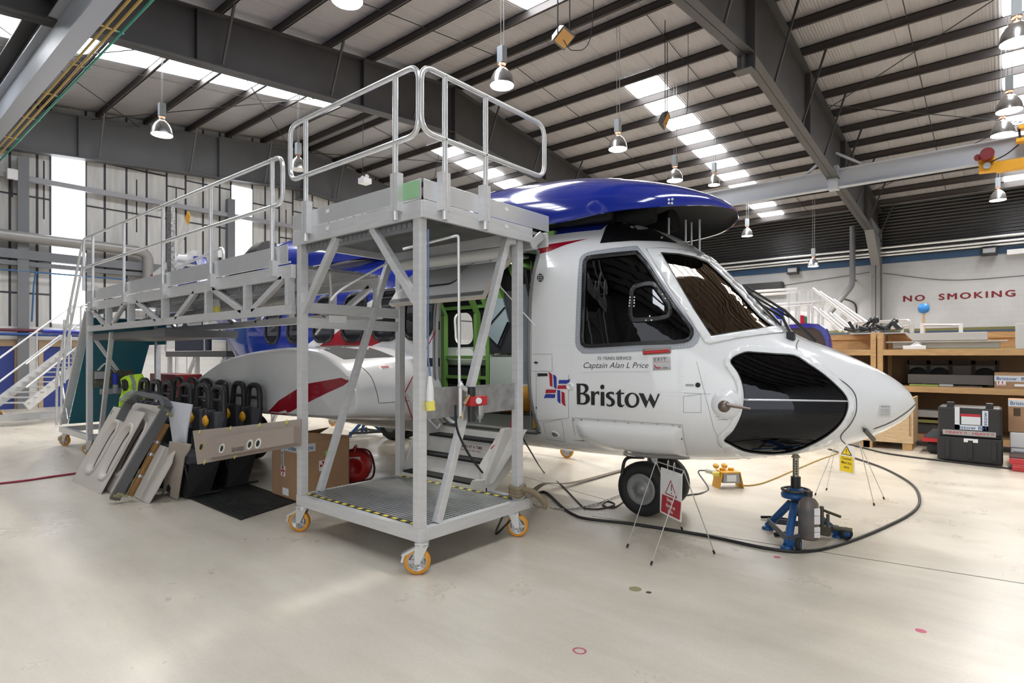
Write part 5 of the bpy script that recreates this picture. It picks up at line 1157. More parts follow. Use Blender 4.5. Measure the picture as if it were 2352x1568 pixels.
mb = MB(); mb.tube(spline([(W0+.16, YW0+.33, 1.36), (W0+.15, YW0+.2, 1.52), (W0+.14, YW0+.08, 1.40)]), .006, 6); mb.tube(spline([(W0+.14, YW0+.36, 1.38), (W0+.15, YW0+.24, 1.54), (W0+.14, YW0+.1, 1.40)]), .006, 6); mb.build('loose_wire', WHITEP, sp_)['kind'] = 'stuff'
# perforated post, plug and silver hose under the walkway
mb = MB(); a = onY(388, 515, YW1); mb.box((a.x-.10, YW1, ZW), (a.x+.10, YW1+.06, 4.22)); Q('perforated_post', mat('perforated_steel', (.45, .45, .45), .4, .6, var=.75, vscale=22))(mb, 0)
mb = MB(); a = onY(497, 706, 3.05); mb.cyl(a+Vector((-.03, 0, .09)), a, .045, n=12); pg = Q('hanging_plug', WHITEP)(mb, 0); mb = MB(); mb.cyl(a, a+Vector((.04, 0, -.09)), .04, n=12); mb.build('plug_end', LYEL, pg)
mb = MB(); mb.tube([(-10.8, 3.5, 2.2), (-6.2, 3.5, 2.28)], .07, 12); mb.ball((-6.1, 3.5, 2.28), .14, .12, .1); Q('foil_duct', mat('duct_pale', (.5, .49, .47), .4, .2, var=.3, vscale=14))(mb, 0)
# ---------------------------------------------------------------- rear staircase unit at far left
T3 = thing('mobile_staircase', 'far mobile aluminium staircase at the left edge below the tall window', 'staircase', (-19.5, 4.0, 0))
def R_(name, m=ALU): return lambda mb, bevel=0: mb.build(name, m, T3, bevel)
def pz(px, py, d): return onD(px, py, d)
sd = 15.0
A, B = pz(-20, 1005-70, 13.6), pz(160, 800, 15.4)
for off in (Vector((0, 0, 0)), Vector((.45, .55, 0))):
    mb = MB(); mb.bar(A+off, B+off, .05, .2); R_('stringer')(mb)
mb = MB()
for k in range(12):
    p = A.lerp(B, (k+.5)/12); mb.hexa([p+Vector(q) for q in ((-.1, 0, .02), (.12, 0, .02), (.57, .55, .02), (.35, .55, .02), (-.1, 0, .05), (.12, 0, .05), (.57, .55, .05), (.35, .55, .05))])
R_('stair_step')(mb)['kind'] = 'stuff'
for off, dz in ((Vector((0, 0, 0)), 1.0), (Vector((0, 0, 0)), .45), (Vector((.45, .55, 0)), 1.0), (Vector((.45, .55, 0)), .45)):
    mb = MB(); mb.tube([A+off+Vector((0, 0, dz)), B+off+Vector((.25, 0, dz+.12))], .024, 8); R_('hand_rail', GALV)(mb)
for t in (.55, .98):
    for off in (Vector((0, 0, 0)), Vector((.45, .55, 0))):
        mb = MB(); p = A.lerp(B, t)+off; mb.tube([p, p+Vector((0, 0, 1.05))], .022, 8); R_('rail_post', GALV)(mb)
mb = MB(); a, b = pz(-20, 962, 14.6), pz(135, 948, 15.6); mb.bar(a, b, .1, .16); a2, b2 = a+Vector((.4, .9, 0)), b+Vector((.4, .9, 0)); mb.bar(a2, b2, .1, .12); R_('base_frame')(mb)
caster(T3, pz(4, 965, 15).x, pz(4, 965, 15).y, '', ang=.3, R=.12, top=.26)
C = B+Vector((.1, 0, 0)); top = MB(); top.box((C.x, C.y, C.z-.1), (C.x+.9, C.y+2.6, C.z)); R_('landing', ALU)(top)
for x in (C.x+.05, C.x+.85):
    for y in (C.y+.05, C.y+2.55):
        mb = MB(); mb.bar((x, y, .1), (x, y, C.z), .07, .07, (1, 0, 0)); R_('leg')(mb)
mb = MB(); z = C.z
g = fillet([(C.x+.9, C.y, z), (C.x+.9, C.y, z+1.1), (C.x+.9, C.y+2.6, z+1.1), (C.x+.9, C.y+2.6, z)], .12); mb.tube(g, .022, 8); mb.tube([(C.x+.9, C.y, z+.55), (C.x+.9, C.y+2.6, z+.55)], .022, 8); mb.tube(fillet([(C.x, C.y, z), (C.x, C.y, z+1.1), (C.x, C.y+2.6, z+1.1), (C.x, C.y+2.6, z)], .12), .022, 8); mb.tube([(C.x, C.y, z+.55), (C.x, C.y+2.6, z+.55)], .022, 8); R_('guard_rail', GALV)(mb)['kind'] = 'stuff'
mb = MB(); p = onX(102, 761, C.x+1.2); mb.tube([(C.x+1.0, p.y, p.z), (C.x+1.0, p.y+6.2, p.z)], .07, 12); mb.build('buffer_tube', BLUE, T3)['label'] = 'long blue padded buffer tube'
# tail dock trestle behind the sponson
T4 = thing('tail_dock', 'dark grey tail dock trestle under the blue tail boom', 'platform', (-13.2, 6.2, 0))
mb = MB(); mb.box((-14.8, 5.2, 1.62), (-11.7, 7.0, 1.74)); mb.build('dock_deck', mat('dock_grey', (.12, .12, .125), .5, .3), T4)
mb = MB(); mb.box((-14.4, 5.25, 1.75), (-12.6, 5.3, 2.02)); mb.build('toe_board', mat('dock_navy', (.02, .025, .06), .5), T4)
for x in (-14.7, -13.2, -11.8):
    for y in (5.25, 6.95):
        mb = MB(); mb.bar((x, y, .02), (x, y, 1.62), .08, .08, (1, 0, 0)); mb.build('leg', ALU, T4)
for x0, x1 in ((-14.7, -13.3), (-13.2, -11.9)):
    for y in (5.25, 6.95):
        mb = MB(); mb.bar((x0, y, .1), (x1, y, 1.6), .06, .06, (0, 1, 0)); mb.build('cross_brace', ALU, T4)
mb = MB(); mb.tube(fillet([(-14.8, 5.2, 1.74), (-14.8, 5.2, 2.5), (-12.7, 5.2, 2.5), (-12.7, 5.2, 1.74)], .12), .022, 8); mb.build('guard_rail', GALV, T4)
# ================================================================ PARTS AND SEATS STACKED ON THE LEFT
PN = Vector((0, -.906, .422)).normalized()
BEIGE = mat('interior_panel_beige', (.62, .58, .53), .45, var=.06, vscale=3); BEDGE = mat('panel_edge_tan', (.42, .36, .24), .6)
def lean(px_list, base_px, lift=0.0, n_=None):
    n_ = n_ or PN; b = onZ(*base_px, lift); return [onPl(x, y, b, n_) for x, y in px_list]
def slab(pts, th, n_=None):
    n_ = n_ or PN; mb = MB(); mb.prism(pts, -n_*th); return mb
def on_panel(b, n_, px, py, off): return onPl(px, py, b+n_*off, n_)
# panels with two oblong window recesses
def window_panel(corners, base, holes, label, lift=0.004):
    b = onZ(*base, lift); C = [onPl(x, y, b, PN) for x, y in corners]
    o = Vector((0, 0, 0))
    ux = (C[1]-C[0]); uy = (C[3]-C[0]); W = ux.length; Hh = uy.length; ux.normalize(); uy.normalize()
    root = thing('cabin_trim_panel', label, 'panel', (C[0]+C[1])/2, 'beige cabin trim panels')
    def pt(u, v, d=0): return C[0]+ux*u+uy*v+PN*d
    def ring(hx, hy, rx, ry, d): return [pt(hx+rx*math.copysign(abs(math.cos(2*PI*k/36))**.7, math.cos(2*PI*k/36)), hy+ry*math.copysign(abs(math.sin(2*PI*k/36))**.55, math.sin(2*PI*k/36)), d) for k in range(36)]
    mb = MB(); outl = [(0, 0), (W, 0), (W, Hh), (0, Hh)]
    rings2 = []
    for hx, hy, rx, ry in holes: rings2.append([(hx+rx*math.copysign(abs(math.cos(2*PI*k/36))**.7, math.cos(2*PI*k/36)), hy+ry*math.copysign(abs(math.sin(2*PI*k/36))**.55, math.sin(2*PI*k/36))) for k in range(36)])
    polys = [outl]+rings2
    allp = [p for r in polys for p in r]
    for d in (0, -.012):
        mb.add([pt(a, b_, d) for a, b_ in allp], [tuple(t) for t in tessellate_polygon([[Vector((a, b_, 0)) for a, b_ in r] for r in polys])])
    k = 4; mb.add([pt(a, b_, 0) for a, b_ in outl]+[pt(a, b_, -.012) for a, b_ in outl], [(i, (i+1) % 4, 4+(i+1) % 4, 4+i) for i in range(4)])
    mb.build('panel_sheet', BEIGE, root)
    for hx, hy, rx, ry in holes:
        mb = MB(); rr = [ring(hx, hy, rx+.035, ry+.05, .003), ring(hx, hy, rx+.02, ry+.03, .02), ring(hx, hy, rx, ry, .012), ring(hx, hy, rx*.8, ry*.9, -.03), ring(hx, hy-.01, rx*.72, ry*.88, -.048)]
        for i in range(4): mb.add(rr[i]+rr[i+1], [(j, (j+1) % 36, 36+(j+1) % 36, 36+j) for j in range(36)], True)
        fr = mb.build('window_recess', BEIGE, root)
        mb = MB(); mb.add(ring(hx, hy-.01, rx*.72, ry*.88, -.047), [tuple(range(36))]); mb.build('recess_shade', BLKPL, fr)  # black oval paints the shade of the gap inside the recess
        mb = MB(); mb.prism(ring(hx+rx*.18, hy-.03, rx*.52, ry*.80, -.046), PN*.006); mb.build('rear_panel_patch', BEIGE, fr)  # added beige patch stands in for the panel behind, leaving a dark slit
    mb = MB(); q = .05; mb.hexa([pt(.03, Hh-.12, .001), pt(.08, Hh-.12, .001), pt(.08, Hh-.05, .001), pt(.03, Hh-.05, .001), pt(.03, Hh-.12, .002), pt(.08, Hh-.12, .002), pt(.08, Hh-.05, .002), pt(.03, Hh-.05, .002)]); mb.build('part_label', mat('label_grey', (.25, .25, .25), .6), root)
    return root
window_panel([(165, 1103), (229, 1136), (330, 953), (261, 933)], (200, 1120), [(.42, .52, .17, .33), (.95, .52, .17, .33)], 'foremost beige trim panel with two oblong window recesses leaning at the left end')
window_panel([(205, 1095), (266, 1140), (364, 945), (300, 925)], (262, 1137), [(.32, .55, .16, .33), (.80, .55, .16, .33)], 'second beige trim panel half hidden behind the foremost one')
def plain(name, px_, base, label, th=.015, m=BEIGE, cat='panel', group=None, lift=.003, n_=None, bevel=0):
    pts = lean(px_, base, lift, n_); zmin = min(p.z for p in pts)
    if zmin < .002: pts = [p+Vector((0, 0, .002-zmin)) for p in pts]
    mb = slab(pts, th, n_); o = mb.build(name, m, None, bevel); return tag(o, label, cat, group)
plain('cabin_trim_panel', [(297, 922), (372, 933), (335, 1005), (262, 990)], (250, 1105), 'plain beige trim panel standing behind the two window panels', group='beige cabin trim panels')
plain('cabin_trim_panel', [(306, 1139), (340, 1157), (362, 1120), (393, 1063), (396, 1050), (402, 1033), (368, 1022), (355, 1045)], (322, 1148), 'small cream trim panel with a kinked edge in front of the brown tube', group='beige cabin trim panels')
N2 = Vector((.28, -.96, -.02)).normalized()
plain('cabin_trim_panel', [(407, 1149), (390, 1141), (392, 1122), (388, 1113), (381, 1116), (376, 1137), (373, 1135), (389, 1015), (438, 1022), (434, 1036), (423, 1052), (419, 1075)], (400, 1146), 'tan stained trim panel with an arched cut out at its foot', m=mat('panel_stained', (.46, .40, .34), .55, var=.3, vscale=3), group='beige cabin trim panels', n_=N2)
plain('cabin_trim_panel', [(382, 920), (441, 929), (430, 985), (422, 1060), (412, 1138), (395, 1132), (400, 1040)], (408, 1138), 'tall white backed trim panel standing behind the tan stained one', m=mat('panel_white_blue', (.66, .69, .76), .35), group='beige cabin trim panels', n_=N2)
# grey window frame and brown tube
FRG = mat('frame_grey', (.14, .145, .155), .4, .3)
base = onZ(262, 1150, .03)
def fp(x, y, o=.10): return onPl(x, y, base+PN*o*0, PN)
mb = MB(); pth = [fp(*p) for p in ((263, 1146), (320, 1045), (384, 936), (379, 921), (370, 913), (322, 905), (296, 924), (276, 965))]
for a, b in zip(pth[:-1], pth[1:]): mb.bar(a, b, .05, .10, PN)
fr = thing('window_frame', 'dark grey hooped window frame leaning across the beige panels', 'frame', (base.x, base.y, 0)); mb.build('frame_bar', FRG, fr)
mb = MB()
for p in ((262, 1146), (270, 1140), (278, 1136)): q = fp(*p); mb.cyl(q-PN*.03, q+PN*.04, .016, n=10)
mb.build('end_fitting', mat('fitting_green', (.30, .28, .15), .5), fr)['kind'] = 'stuff'
mb = MB()
for p in ((369, 935), (381, 942), (390, 952)): q = fp(*p); mb.cyl(q-PN*.03, q+PN*.03, .02, n=10)
mb.build('bolt', mat('fitting_green', (.30, .28, .15)), fr)['kind'] = 'stuff'
mb = MB(); b2 = onZ(300, 1143, .05); N3 = PN; gp = lambda x, y: onPl(x, y, b2, N3); mb.tube([gp(299, 1138), gp(383, 973)], .035, 12)
tb = thing('brown_tube', 'brown wrapped tube with foil bands leaning beside the grey frame', 'tube', (b2.x, b2.y, 0)); mb.build('tube_body', mat('tube_brown', (.30, .15, .04), .5, var=.3, vscale=14), tb)
for t in (.25, .55, .72):
    a, b = gp(299, 1138), gp(383, 973); mb = MB(); mb.tube([a.lerp(b, t), a.lerp(b, t+.035)], .037, 12); mb.build('foil_band', STEEL, tb)
mb = MB(); mb.tube([gp(290, 1142), gp(322, 1078)], .012, 6); mb.build('edge_strip', mat('strip_lime', (.50, .48, .22), .5), tb)
# ---------------------------------------------------------------- rubber mat
mb = MB(); z = .012
A, B, C, D = onZ(553, 1195, 0), onZ(684, 1152, 0), Vector((-11.2, 3.7, 0)), Vector((-11.0, 2.86, 0))
A.z = B.z = 0
mb.hexa([A, B, C, D]+[p+Vector((0, 0, z)) for p in (A, B, C, D)])
for k in range(34):
    t = (k+.3)/34; t2 = (k+.8)/34; a, b = D.lerp(C, t), A.lerp(B, t); a2, b2_ = D.lerp(C, t2), A.lerp(B, t2); u = Vector((0, 0, z)); h = Vector((0, 0, .006)); mb.hexa([a+u, b+u, b2_+u, a2+u, a+u+h, b+u+h, b2_+u+h, a2+u+h])
tag(mb.build('rubber_mat', mat('mat_black', (.018, .018, .019), .55)), 'black ribbed rubber mat under the seats', 'mat')
# ---------------------------------------------------------------- seats with hoop headrests
SEATM = mat('seat_charcoal', (.030, .032, .036), .8, bump=.2, bscale=60); SEATG = mat('seat_grey_strap', (.075, .078, .09), .8)
def seat(c, ztop, label, ear, straps=True):
    x, y = c; r = thing('cabin_seat', label, 'seat', (x, y, .02), 'hoop topped cabin seats'); W = .205
    b = .021
    mb = MB(); mb.hexa([Vector(p) for p in ((x-W, y-.03, .42), (x+W, y-.03, .42), (x+W, y+.07, .42), (x-W, y+.07, .42), (x-W+.02, y+.02, ztop-.30), (x+W-.02, y+.02, ztop-.30), (x+W-.02, y+.10, ztop-.30), (x-W+.02, y+.10, ztop-.30))]); mb.build('backrest', SEATM, r, .03)
    mb = MB(); mb.hexa([Vector(p) for p in ((x-W, y-.38, .40), (x+W, y-.38, .40), (x+W, y+.02, .38), (x-W, y+.02, .38), (x-W, y-.36, .50), (x+W, y-.36, .50), (x+W, y, .47), (x-W, y, .47))]); mb.build('seat_cushion', mat('seat_cushion_grey', (.055, .057, .066), .85, bump=.2, bscale=60), r, .03)
    mb = MB(); mb.hexa([Vector(p) for p in ((x-W*.9, y-.36, b), (x+W*.9, y-.36, b), (x+W*.8, y-.1, b), (x-W*.8, y-.1, b), (x-W*.95, y-.34, .40), (x+W*.95, y-.34, .40), (x+W, y, .40), (x-W, y, .40))]); mb.build('seat_skirt', BLACK, r)
    mb = MB(); h = .175; mb.tube(fillet([(x-h, y+.06, ztop-.32), (x-h*.8, y+.07, ztop), (x+h*.8, y+.07, ztop), (x+h, y+.06, ztop-.32)],   .11, 6), .036, 10); mb.tube([(x-h*.95, y+.065, ztop-.16), (x+h*.95, y+.065, ztop-.16)], .02, 8); mb.build('headrest_hoop', BLKPL, r)
    for s_ in (-1, 1):
        mb = MB(); mb.tube([(x+s_*W*.8, y-.30, b+.012), (x+s_*W*.85, y-.38, .40)], .014, 8); mb.tube([(x+s_*W*.8, y-.38, b+.012), (x+s_*W*.8, y+.04, b+.012)], .014, 8); mb.build('leg', BLKPL, r)
    if straps:
        for s_ in (-1, 1):
            mb = MB(); mb.hexa([Vector(p) for p in ((x+s_*.16-.04, y-.035, ztop-.55), (x+s_*.16+.04, y-.035, ztop-.55), (x+s_*.16+.04, y+.0, ztop-.55), (x+s_*.16-.04, y+.0, ztop-.55), (x+s_*.15-.045, y-.03, ztop-.29), (x+s_*.15+.045, y-.03, ztop-.29), (x+s_*.15+.045, y+.09, ztop-.28), (x+s_*.15-.045, y+.09, ztop-.28))]); mb.build('harness_strap', SEATG, r, .012)
    if ear:
        e = thing('ear_defender', ear, 'ear defender', (x, y, ztop-.3), 'yellow ear defenders')
        mb = MB(); p = Vector((x-.02, y-.055, ztop-.40)); mb.lathe([(.0, -.045), (.05, -.04), (.062, -.015), (.055, .0), (0, .0)], p, (0, 1, .0), 18); mb.ball(p+Vector((0, -.02, 0)), .052, .026, .07); mb.build('ear_cup', YELP, e)
        mb = MB(); mb.tube(fillet([p+Vector((-.045, -.005, -.01)), p+Vector((-.06, -.02, .14)), p+Vector((.06, -.02, .14)), p+Vector((.045, -.005, -.01))], .06), .006, 6); mb.build('head_band', BLKPL, e)
    return r
F1 = [(500, 889, 'foremost black seat of the front row with a yellow ear defender', 'large round yellow ear defender on the foremost seat back'), (466, 884, 'black seat second from the right in the front row', 'yellow ear defender hanging on the second front seat'), (426, 882, 'black seat third from the right in the front row', None), (385, 878, 'black seat behind the tall white panel, front row', None), (357, 876, 'black front row seat in front of the red chest', None), (330, 872, 'leftmost black seat under the yellow vest', None)]
F2 = [(584, 884, 'rightmost black seat of the back row next to the sponson stripe', 'yellow ear defender on the rightmost back row seat'), (549, 880, 'black seat second from the right in the back row', 'small yellow ear defender between the two right seats'), (509, 877, 'black back row seat third from the right', None), (473, 873, 'black back row seat fourth from the right', None), (442, 871, 'black back row seat fifth from the right', None), (411, 869, 'black back row seat farthest to the left', None)]
for x, y, l, e in F1: p = onY(x, y, 3.16); seat((p.x, 3.10), p.z, l, e)
for x, y, l, e in F2: p = onY(x, y, 3.70); seat((p.x, 3.63), p.z, l, e)
# long tan panel resting across the seats
LN = Vector((.05, -.95, .28)).normalized(); b = Vector((-7.4, 2.58, .52))
TAN = mat('panel_tan', (.36, .30, .26), .5, var=.08, vscale=4)
lp = thing('cabin_trim_panel', 'long tan trim panel with round vents lying across the front seats', 'panel', b, 'beige cabin trim panels')
g = lambda x, y, o=0: onPl(x, y, b+LN*o, LN)
mb = MB(); mb.prism([g(*p) for p in ((442.4, 989), (560, 977), (690, 962), (690, 1022), (560, 1046), (453, 1066))], -LN*.015); mb.build('panel_sheet', TAN, lp)
mb = MB(); mb.prism([g(x, y, .0) for x, y in ((486, 1009), (690, 983), (690, 1020), (496, 1054))], LN*.07); bx = mb.build('vent_duct', mat('duct_tan', (.33, .27, .23), .5), lp)
for x, y, r in ((510, 1030, .05), (574, 1021, .05), (593, 1018.5, .05)):
    mb = MB(); q = g(x, y, .071); mb.lathe([(r*.62, 0), (r*.62, .006), (r, .006), (r, 0)], q, LN, 22); v_ = mb.build('vent_ring', mat('ring_pale', (.66, .66, .58), .4), bx); mb = MB(); mb.lathe([(r*.64, .003), (0, .003)], q, LN, 22); mb.build('vent_hole', BLACK, v_)
mb = MB(); q = g(462, 1026, .002); mb.lathe([(.03, .0), (.03, .003), (0, .003)], q, LN, 14); mb.build('round_hole', BLACK, lp)
mb = MB()
for k in range(10): a = 2*PI*k/10; e1 = LN.cross(Vector((0, 0, 1))).normalized(); e2 = LN.cross(e1); q2 = g(462, 1026, .003)+(e1*math.cos(a)+e2*math.sin(a))*.042; mb.cyl(q2, q2+LN*.003, .009, n=6)
for x, y in ((458, 993), (529, 984.5), (596, 977), (658, 970), (470, 1061), (540, 1047)): q = g(x, y, .001); mb.lathe([(.03, 0), (.03, .004), (0, .004)], q, LN, 4)
mb.build('yellow_tab', mat('tab_yellow', (.55, .48, .16), .6), lp)['kind'] = 'stuff'
mb = MB(); e1 = (g(600, 1020)-g(500, 1036)).normalized(); e2 = LN.cross(e1); e2 = e2 if e2.z > 0 else -e2; put_text(mb, 'TO SEAT LOWER TRIM LH', g(546, 1029, .0715), e1, e2, .22, .025); put_text(mb, 'CABIN TRIM LOWER SIDE', g(546, 1034, .0715), e1, e2, .22, .022); mb.build('stencil_text', TXBLK, bx)['kind'] = 'stuff'
# ---------------------------------------------------------------- hi-vis vest
HV = mat('vest_lime', (.52, .85, .04), .75, bump=.15, bscale=8); RFT = mat('reflective_grey', (.30, .32, .33), .35)
VB = Vector((-10.9, 2.92, .9)); VN = Vector((.30, -.94, .16)).normalized()
vest = thing('safety_vest', 'lime yellow safety vest draped over the leftmost seat', 'vest', (-10.9, 2.95, 0))
vo = [(277, 871), (286, 864), (297, 861), (312, 859), (327, 858), (333, 872), (336, 884), (341, 903), (336, 918), (318, 922), (300, 930), (288, 936), (273, 934), (275, 915), (281, 897)]
def vp(x, y, o=0):
    return onPl(x, y, VB+VN*(o+.02*math.sin(x*.28)+.015*math.sin(y*.21+x*.1)), VN)
def vpatch(name, outl, m, o, par, th=.012):
    bm = bmesh.new(); vs = [bm.verts.new((a, b_, 0)) for a, b_ in outl]
    for t in tessellate_polygon([[Vector((a, b_, 0)) for a, b_ in outl]]): bm.faces.new([vs[i] for i in t])
    for ax in (0, 1):
        a = min(v.co[ax] for v in bm.verts); b_ = max(v.co[ax] for v in bm.verts); gg = math.ceil(a/4)*4+.01
        while gg < b_:
            bmesh.ops.bisect_plane(bm, geom=bm.verts[:]+bm.edges[:]+bm.faces[:], plane_co=Vector((gg, 0, 0)) if ax == 0 else Vector((0, gg, 0)), plane_no=Vector((1, 0, 0)) if ax == 0 else Vector((0, 1, 0)), dist=1e-4); gg += 4
    bm.verts.index_update(); mb = MB(); mb.add([vp(v.co.x, v.co.y, o) for v in bm.verts], [[v.index for v in f.verts] for f in bm.faces], True); bm.free()
    ob = mb.build(name, m, par); s_ = ob.modifiers.new('solid', 'SOLIDIFY'); s_.thickness = th; s_.offset = 0; return ob
vpatch('vest_body', vo, HV, 0, vest)
for i, ou in enumerate(([(297, 861.5), (304, 860.5), (311, 875), (314, 893), (306, 894), (303, 878)], [(277, 914), (288, 903), (303, 895), (312, 893), (314, 900), (302, 905), (290, 913), (279, 921)], [(318, 886), (335, 884), (338, 891), (320, 894)], [(275, 915), (284, 914), (284, 921), (274, 922)])): vpatch('reflective_band', ou, RFT, .016, vest, .004)
vpatch('arm_opening', [(279, 873), (288, 870), (294, 876), (295, 888), (291, 897), (284, 898), (280, 890)], BLACK, .016, vest, .004)
# red tool chest behind the seats
mb = MB(); a, b = onY(344, 857, 4.15), onY(404, 857, 4.15)
tc = thing('tool_chest', 'dark red steel tool chest behind the black seats', 'chest', ((a.x+b.x)/2, 4.2, 0))
mb.box((a.x, 4.15, .06), (b.x, 4.6, a.z)); mb.build('chest_body', mat('chest_red', (.16, .010, .012), .4), tc, .01)
for k in range(3):
    mb = MB(); z = .2+k*.3; mb.box((a.x+.04, 4.135, z), (b.x-.04, 4.15, z+.27)); d_ = mb.build('drawer', mat('chest_red', (.16, .01, .012)), tc, .004)
    mb = MB(); mb.box((a.x+.2, 4.115, z+.22), (b.x-.2, 4.135, z+.24)); mb.build('handle', STEEL, d_)
mb = MB(); mb.box((a.x+.05, 4.17, 0), (b.x-.05, 4.58, .06)); mb.build('plinth', BLACK, tc)
# ---------------------------------------------------------------- cardboard box with printed tape
F = Vector((-6.04, 3.46, .021)); R_d = Vector((.04, 1, 0)).normalized(); L_d = Vector((-1, .04, 0)).normalized(); wl = .60; wr = .66; Hb = .64
bx = thing('cardboard_box', 'open cardboard box with blue lettered tape beside the tower leg', 'box', F+(R_d*wr+L_d*wl)/2)
Z = Vector((0, 0, 1))
q = lambda a, b, z: F+R_d*a+L_d*b+Z*z
mb = MB(); t = .008
mb.hexa([q(0, 0, 0), q(wr, 0, 0), q(wr, wl, 0), q(0, wl, 0), q(0, 0, t), q(wr, 0, t), q(wr, wl, t), q(0, wl, t)])
for a0, a1, b0, b1 in ((0, wr, 0, t), (0, wr, wl-t, wl), (0, t, 0, wl), (wr-t, wr, 0, wl)):
    mb.hexa([q(a0, b0, 0), q(a1, b0, 0), q(a1, b1, 0), q(a0, b1, 0), q(a0, b0, Hb), q(a1, b0, Hb), q(a1, b1, Hb), q(a0, b1, Hb)])
mb.build('box_body', CARD, bx)
for pts in ([q(wr*.2, 0, Hb), q(wr, 0, Hb), q(wr, -.02, Hb+.03), q(wr*.2, .2, Hb+.10)], [q(0, wl*.1, Hb), q(0, wl*.9, Hb), q(.2, wl*.85, Hb+.07), q(.2, wl*.2, Hb+.05)], [q(wr*.1, wl, Hb), q(wr*.9, wl, Hb), q(wr*.9, wl-.25, Hb+.1), q(wr*.1, wl-.2, Hb+.06)]):
    mb = MB(); mb.prism(pts, (0, 0, .007)); mb.build('flap', CARD, bx)
TAPEW = mat('tape_white', (.62, .66, .70), .3)
mb = MB(); e = .002
mb.hexa([q(-e, -e, Hb-.10), q(-e, wl, Hb-.10), q(0, wl, Hb-.10), q(0, -e, Hb-.10), q(-e, -e, Hb-.01), q(-e, wl, Hb-.01), q(0, wl, Hb-.01), q(0, -e, Hb-.01)])
mb.hexa([q(-e, -e, Hb-.10), q(.22, -e, Hb-.10), q(.22, 0, Hb-.10), q(-e, 0, Hb-.10), q(-e, -e, Hb-.01), q(.22, -e, Hb-.01), q(.22, 0, Hb-.01), q(-e, 0, Hb-.01)])
mb.hexa([q(-e, wl*.52, Hb-.33), q(-e, wl*.62, Hb-.33), q(0, wl*.62, Hb-.33), q(0, wl*.52, Hb-.33), q(-e, wl*.52, Hb-.1), q(-e, wl*.62, Hb-.1), q(0, wl*.62, Hb-.1), q(0, wl*.52, Hb-.1)])
tp = mb.build('printed_tape', TAPEW, bx); tp['kind'] = 'stuff'
mb = MB()
for k in range(3): put_text(mb, 'Bristow', q(-e*2, wl*(.84-.33*k), Hb-.055), -L_d, Z, wl*.29, .055, bold=.012)
put_text(mb, 'Bristow', q(.11, -e*2, Hb-.055), R_d, Z, .17, .055, bold=.012); put_text(mb, 'Bristow', q(-e*2, wl*.57, Hb-.215), -Z, -L_d, .19, .04, bold=.012)
mb.build('tape_lettering', TXBLUE, tp)['kind'] = 'stuff'
mb = MB(); mb.cur = 0
def stick(mb, P0, ux, w_, h_, n_, o=.002): mb.hexa([P0-ux*w_/2-Z*h_/2, P0+ux*w_/2-Z*h_/2, P0+ux*w_/2+Z*h_/2, P0-ux*w_/2+Z*h_/2]+[p+n_*o for p in (P0-ux*w_/2-Z*h_/2, P0+ux*w_/2-Z*h_/2, P0+ux*w_/2+Z*h_/2, P0-ux*w_/2+Z*h_/2)])
stick(mb, q(0, wl*.55, .30), L_d, .10, .12, -R_d); stick(mb, q(wr*.48, 0, .36), R_d, .10, .12, -L_d); stick(mb, q(0, wl*.45, .07), L_d, .14, .08, -R_d)
mb.build('sticker', PAPER, bx)['kind'] = 'stuff'
mb = MB()
for a in (0, 1):
    P0, ux, n_ = ((q(0, wl*.55, .30), L_d, -R_d), (q(wr*.48, 0, .36), R_d, -L_d))[a]
    for sx, sz in ((-1, 0), (1, 0), (0, 1), (0, -1)): mb.prism([P0+n_*.0025, P0+n_*.0025+ux*(sx*.04+(.018 if sx == 0 else 0))+Z*(sz*.05+(.02 if sz == 0 else 0)), P0+n_*.0025+ux*(sx*.04-(.018 if sx == 0 else 0))+Z*(sz*.05-(.02 if sz == 0 else 0))], n_*.0015)
mb.build('sticker_emblem', LR, bx)['kind'] = 'stuff'
mb = MB(); stick(mb, q(wr*.55, 0, .50), R_d, .05, .05, -L_d); stick(mb, q(wr*.68, 0, .49), R_d, .07, .05, -L_d); mb.build('green_tag', mat('tag_green', (.30, .6, .1), .6), bx)['kind'] = 'stuff'
mb = MB(); mb.hexa([q(.1, .15, Hb-.1), q(.5, .15, Hb-.12), q(.5, .5, Hb-.1), q(.1, .5, Hb-.06), q(.1, .15, Hb-.04), q(.5, .15, Hb-.04), q(.5, .5, Hb-.02), q(.1, .5, Hb+.02)]); mb.build('packing_paper', PAPER, bx)
# ---------------------------------------------------------------- red hose reel
c = onZ(804, 1112, 0); c = Vector((c.x, c.y+.08, .23)); ax = Vector((.75, -.66, 0)).normalized()
hr = thing('hose_reel', 'red enclosed hose reel drum on the floor behind the tower', 'hose reel', (c.x, c.y, 0)); R = .20
mb = MB(); mb.lathe([(0, -.16), (R*.7, -.16), (R*.95, -.12), (R, -.06), (R, .06), (R*.95, .12), (R*.7, .16), (R*.45, .17), (R*.4, .15), (0, .15)], c, ax, 32); mb.build('drum', REDP, hr)
for k in range(6):
    mb = MB(); mb.lathe([(R+.001, -.10+k*.035), (R+.010, -.095+k*.035), (R+.001, -.085+k*.035)], c, ax, 32); mb.build('drum_rib', mat('rib_red', (.32, .008, .012), .4), hr)
mb = MB(); sd_ = ax.cross(Z); mb.tube(fillet([c+Z*R*.9-ax*.1, c+Z*(R+.05)-ax*.1, c+Z*(R+.05)+ax*.1, c+Z*R*.9+ax*.1], .03), .014, 8); mb.build('carry_handle', REDP, hr)
mb = MB(); mb.bar(c+ax*.09+sd_*(-.02)+Z*(-R-.005), c-ax*.09+Z*(-R-.005), .2, .04, Z); mb.build('foot', BLKPL, hr)
mb = MB(); mb.bar(c+ax*.162+Z*.115-sd_*.08, c+ax*.162+Z*.115+sd_*.08, .002, .045, Z); mb.build('maker_label', mat('label_pale', (.6, .6, .6)), hr)
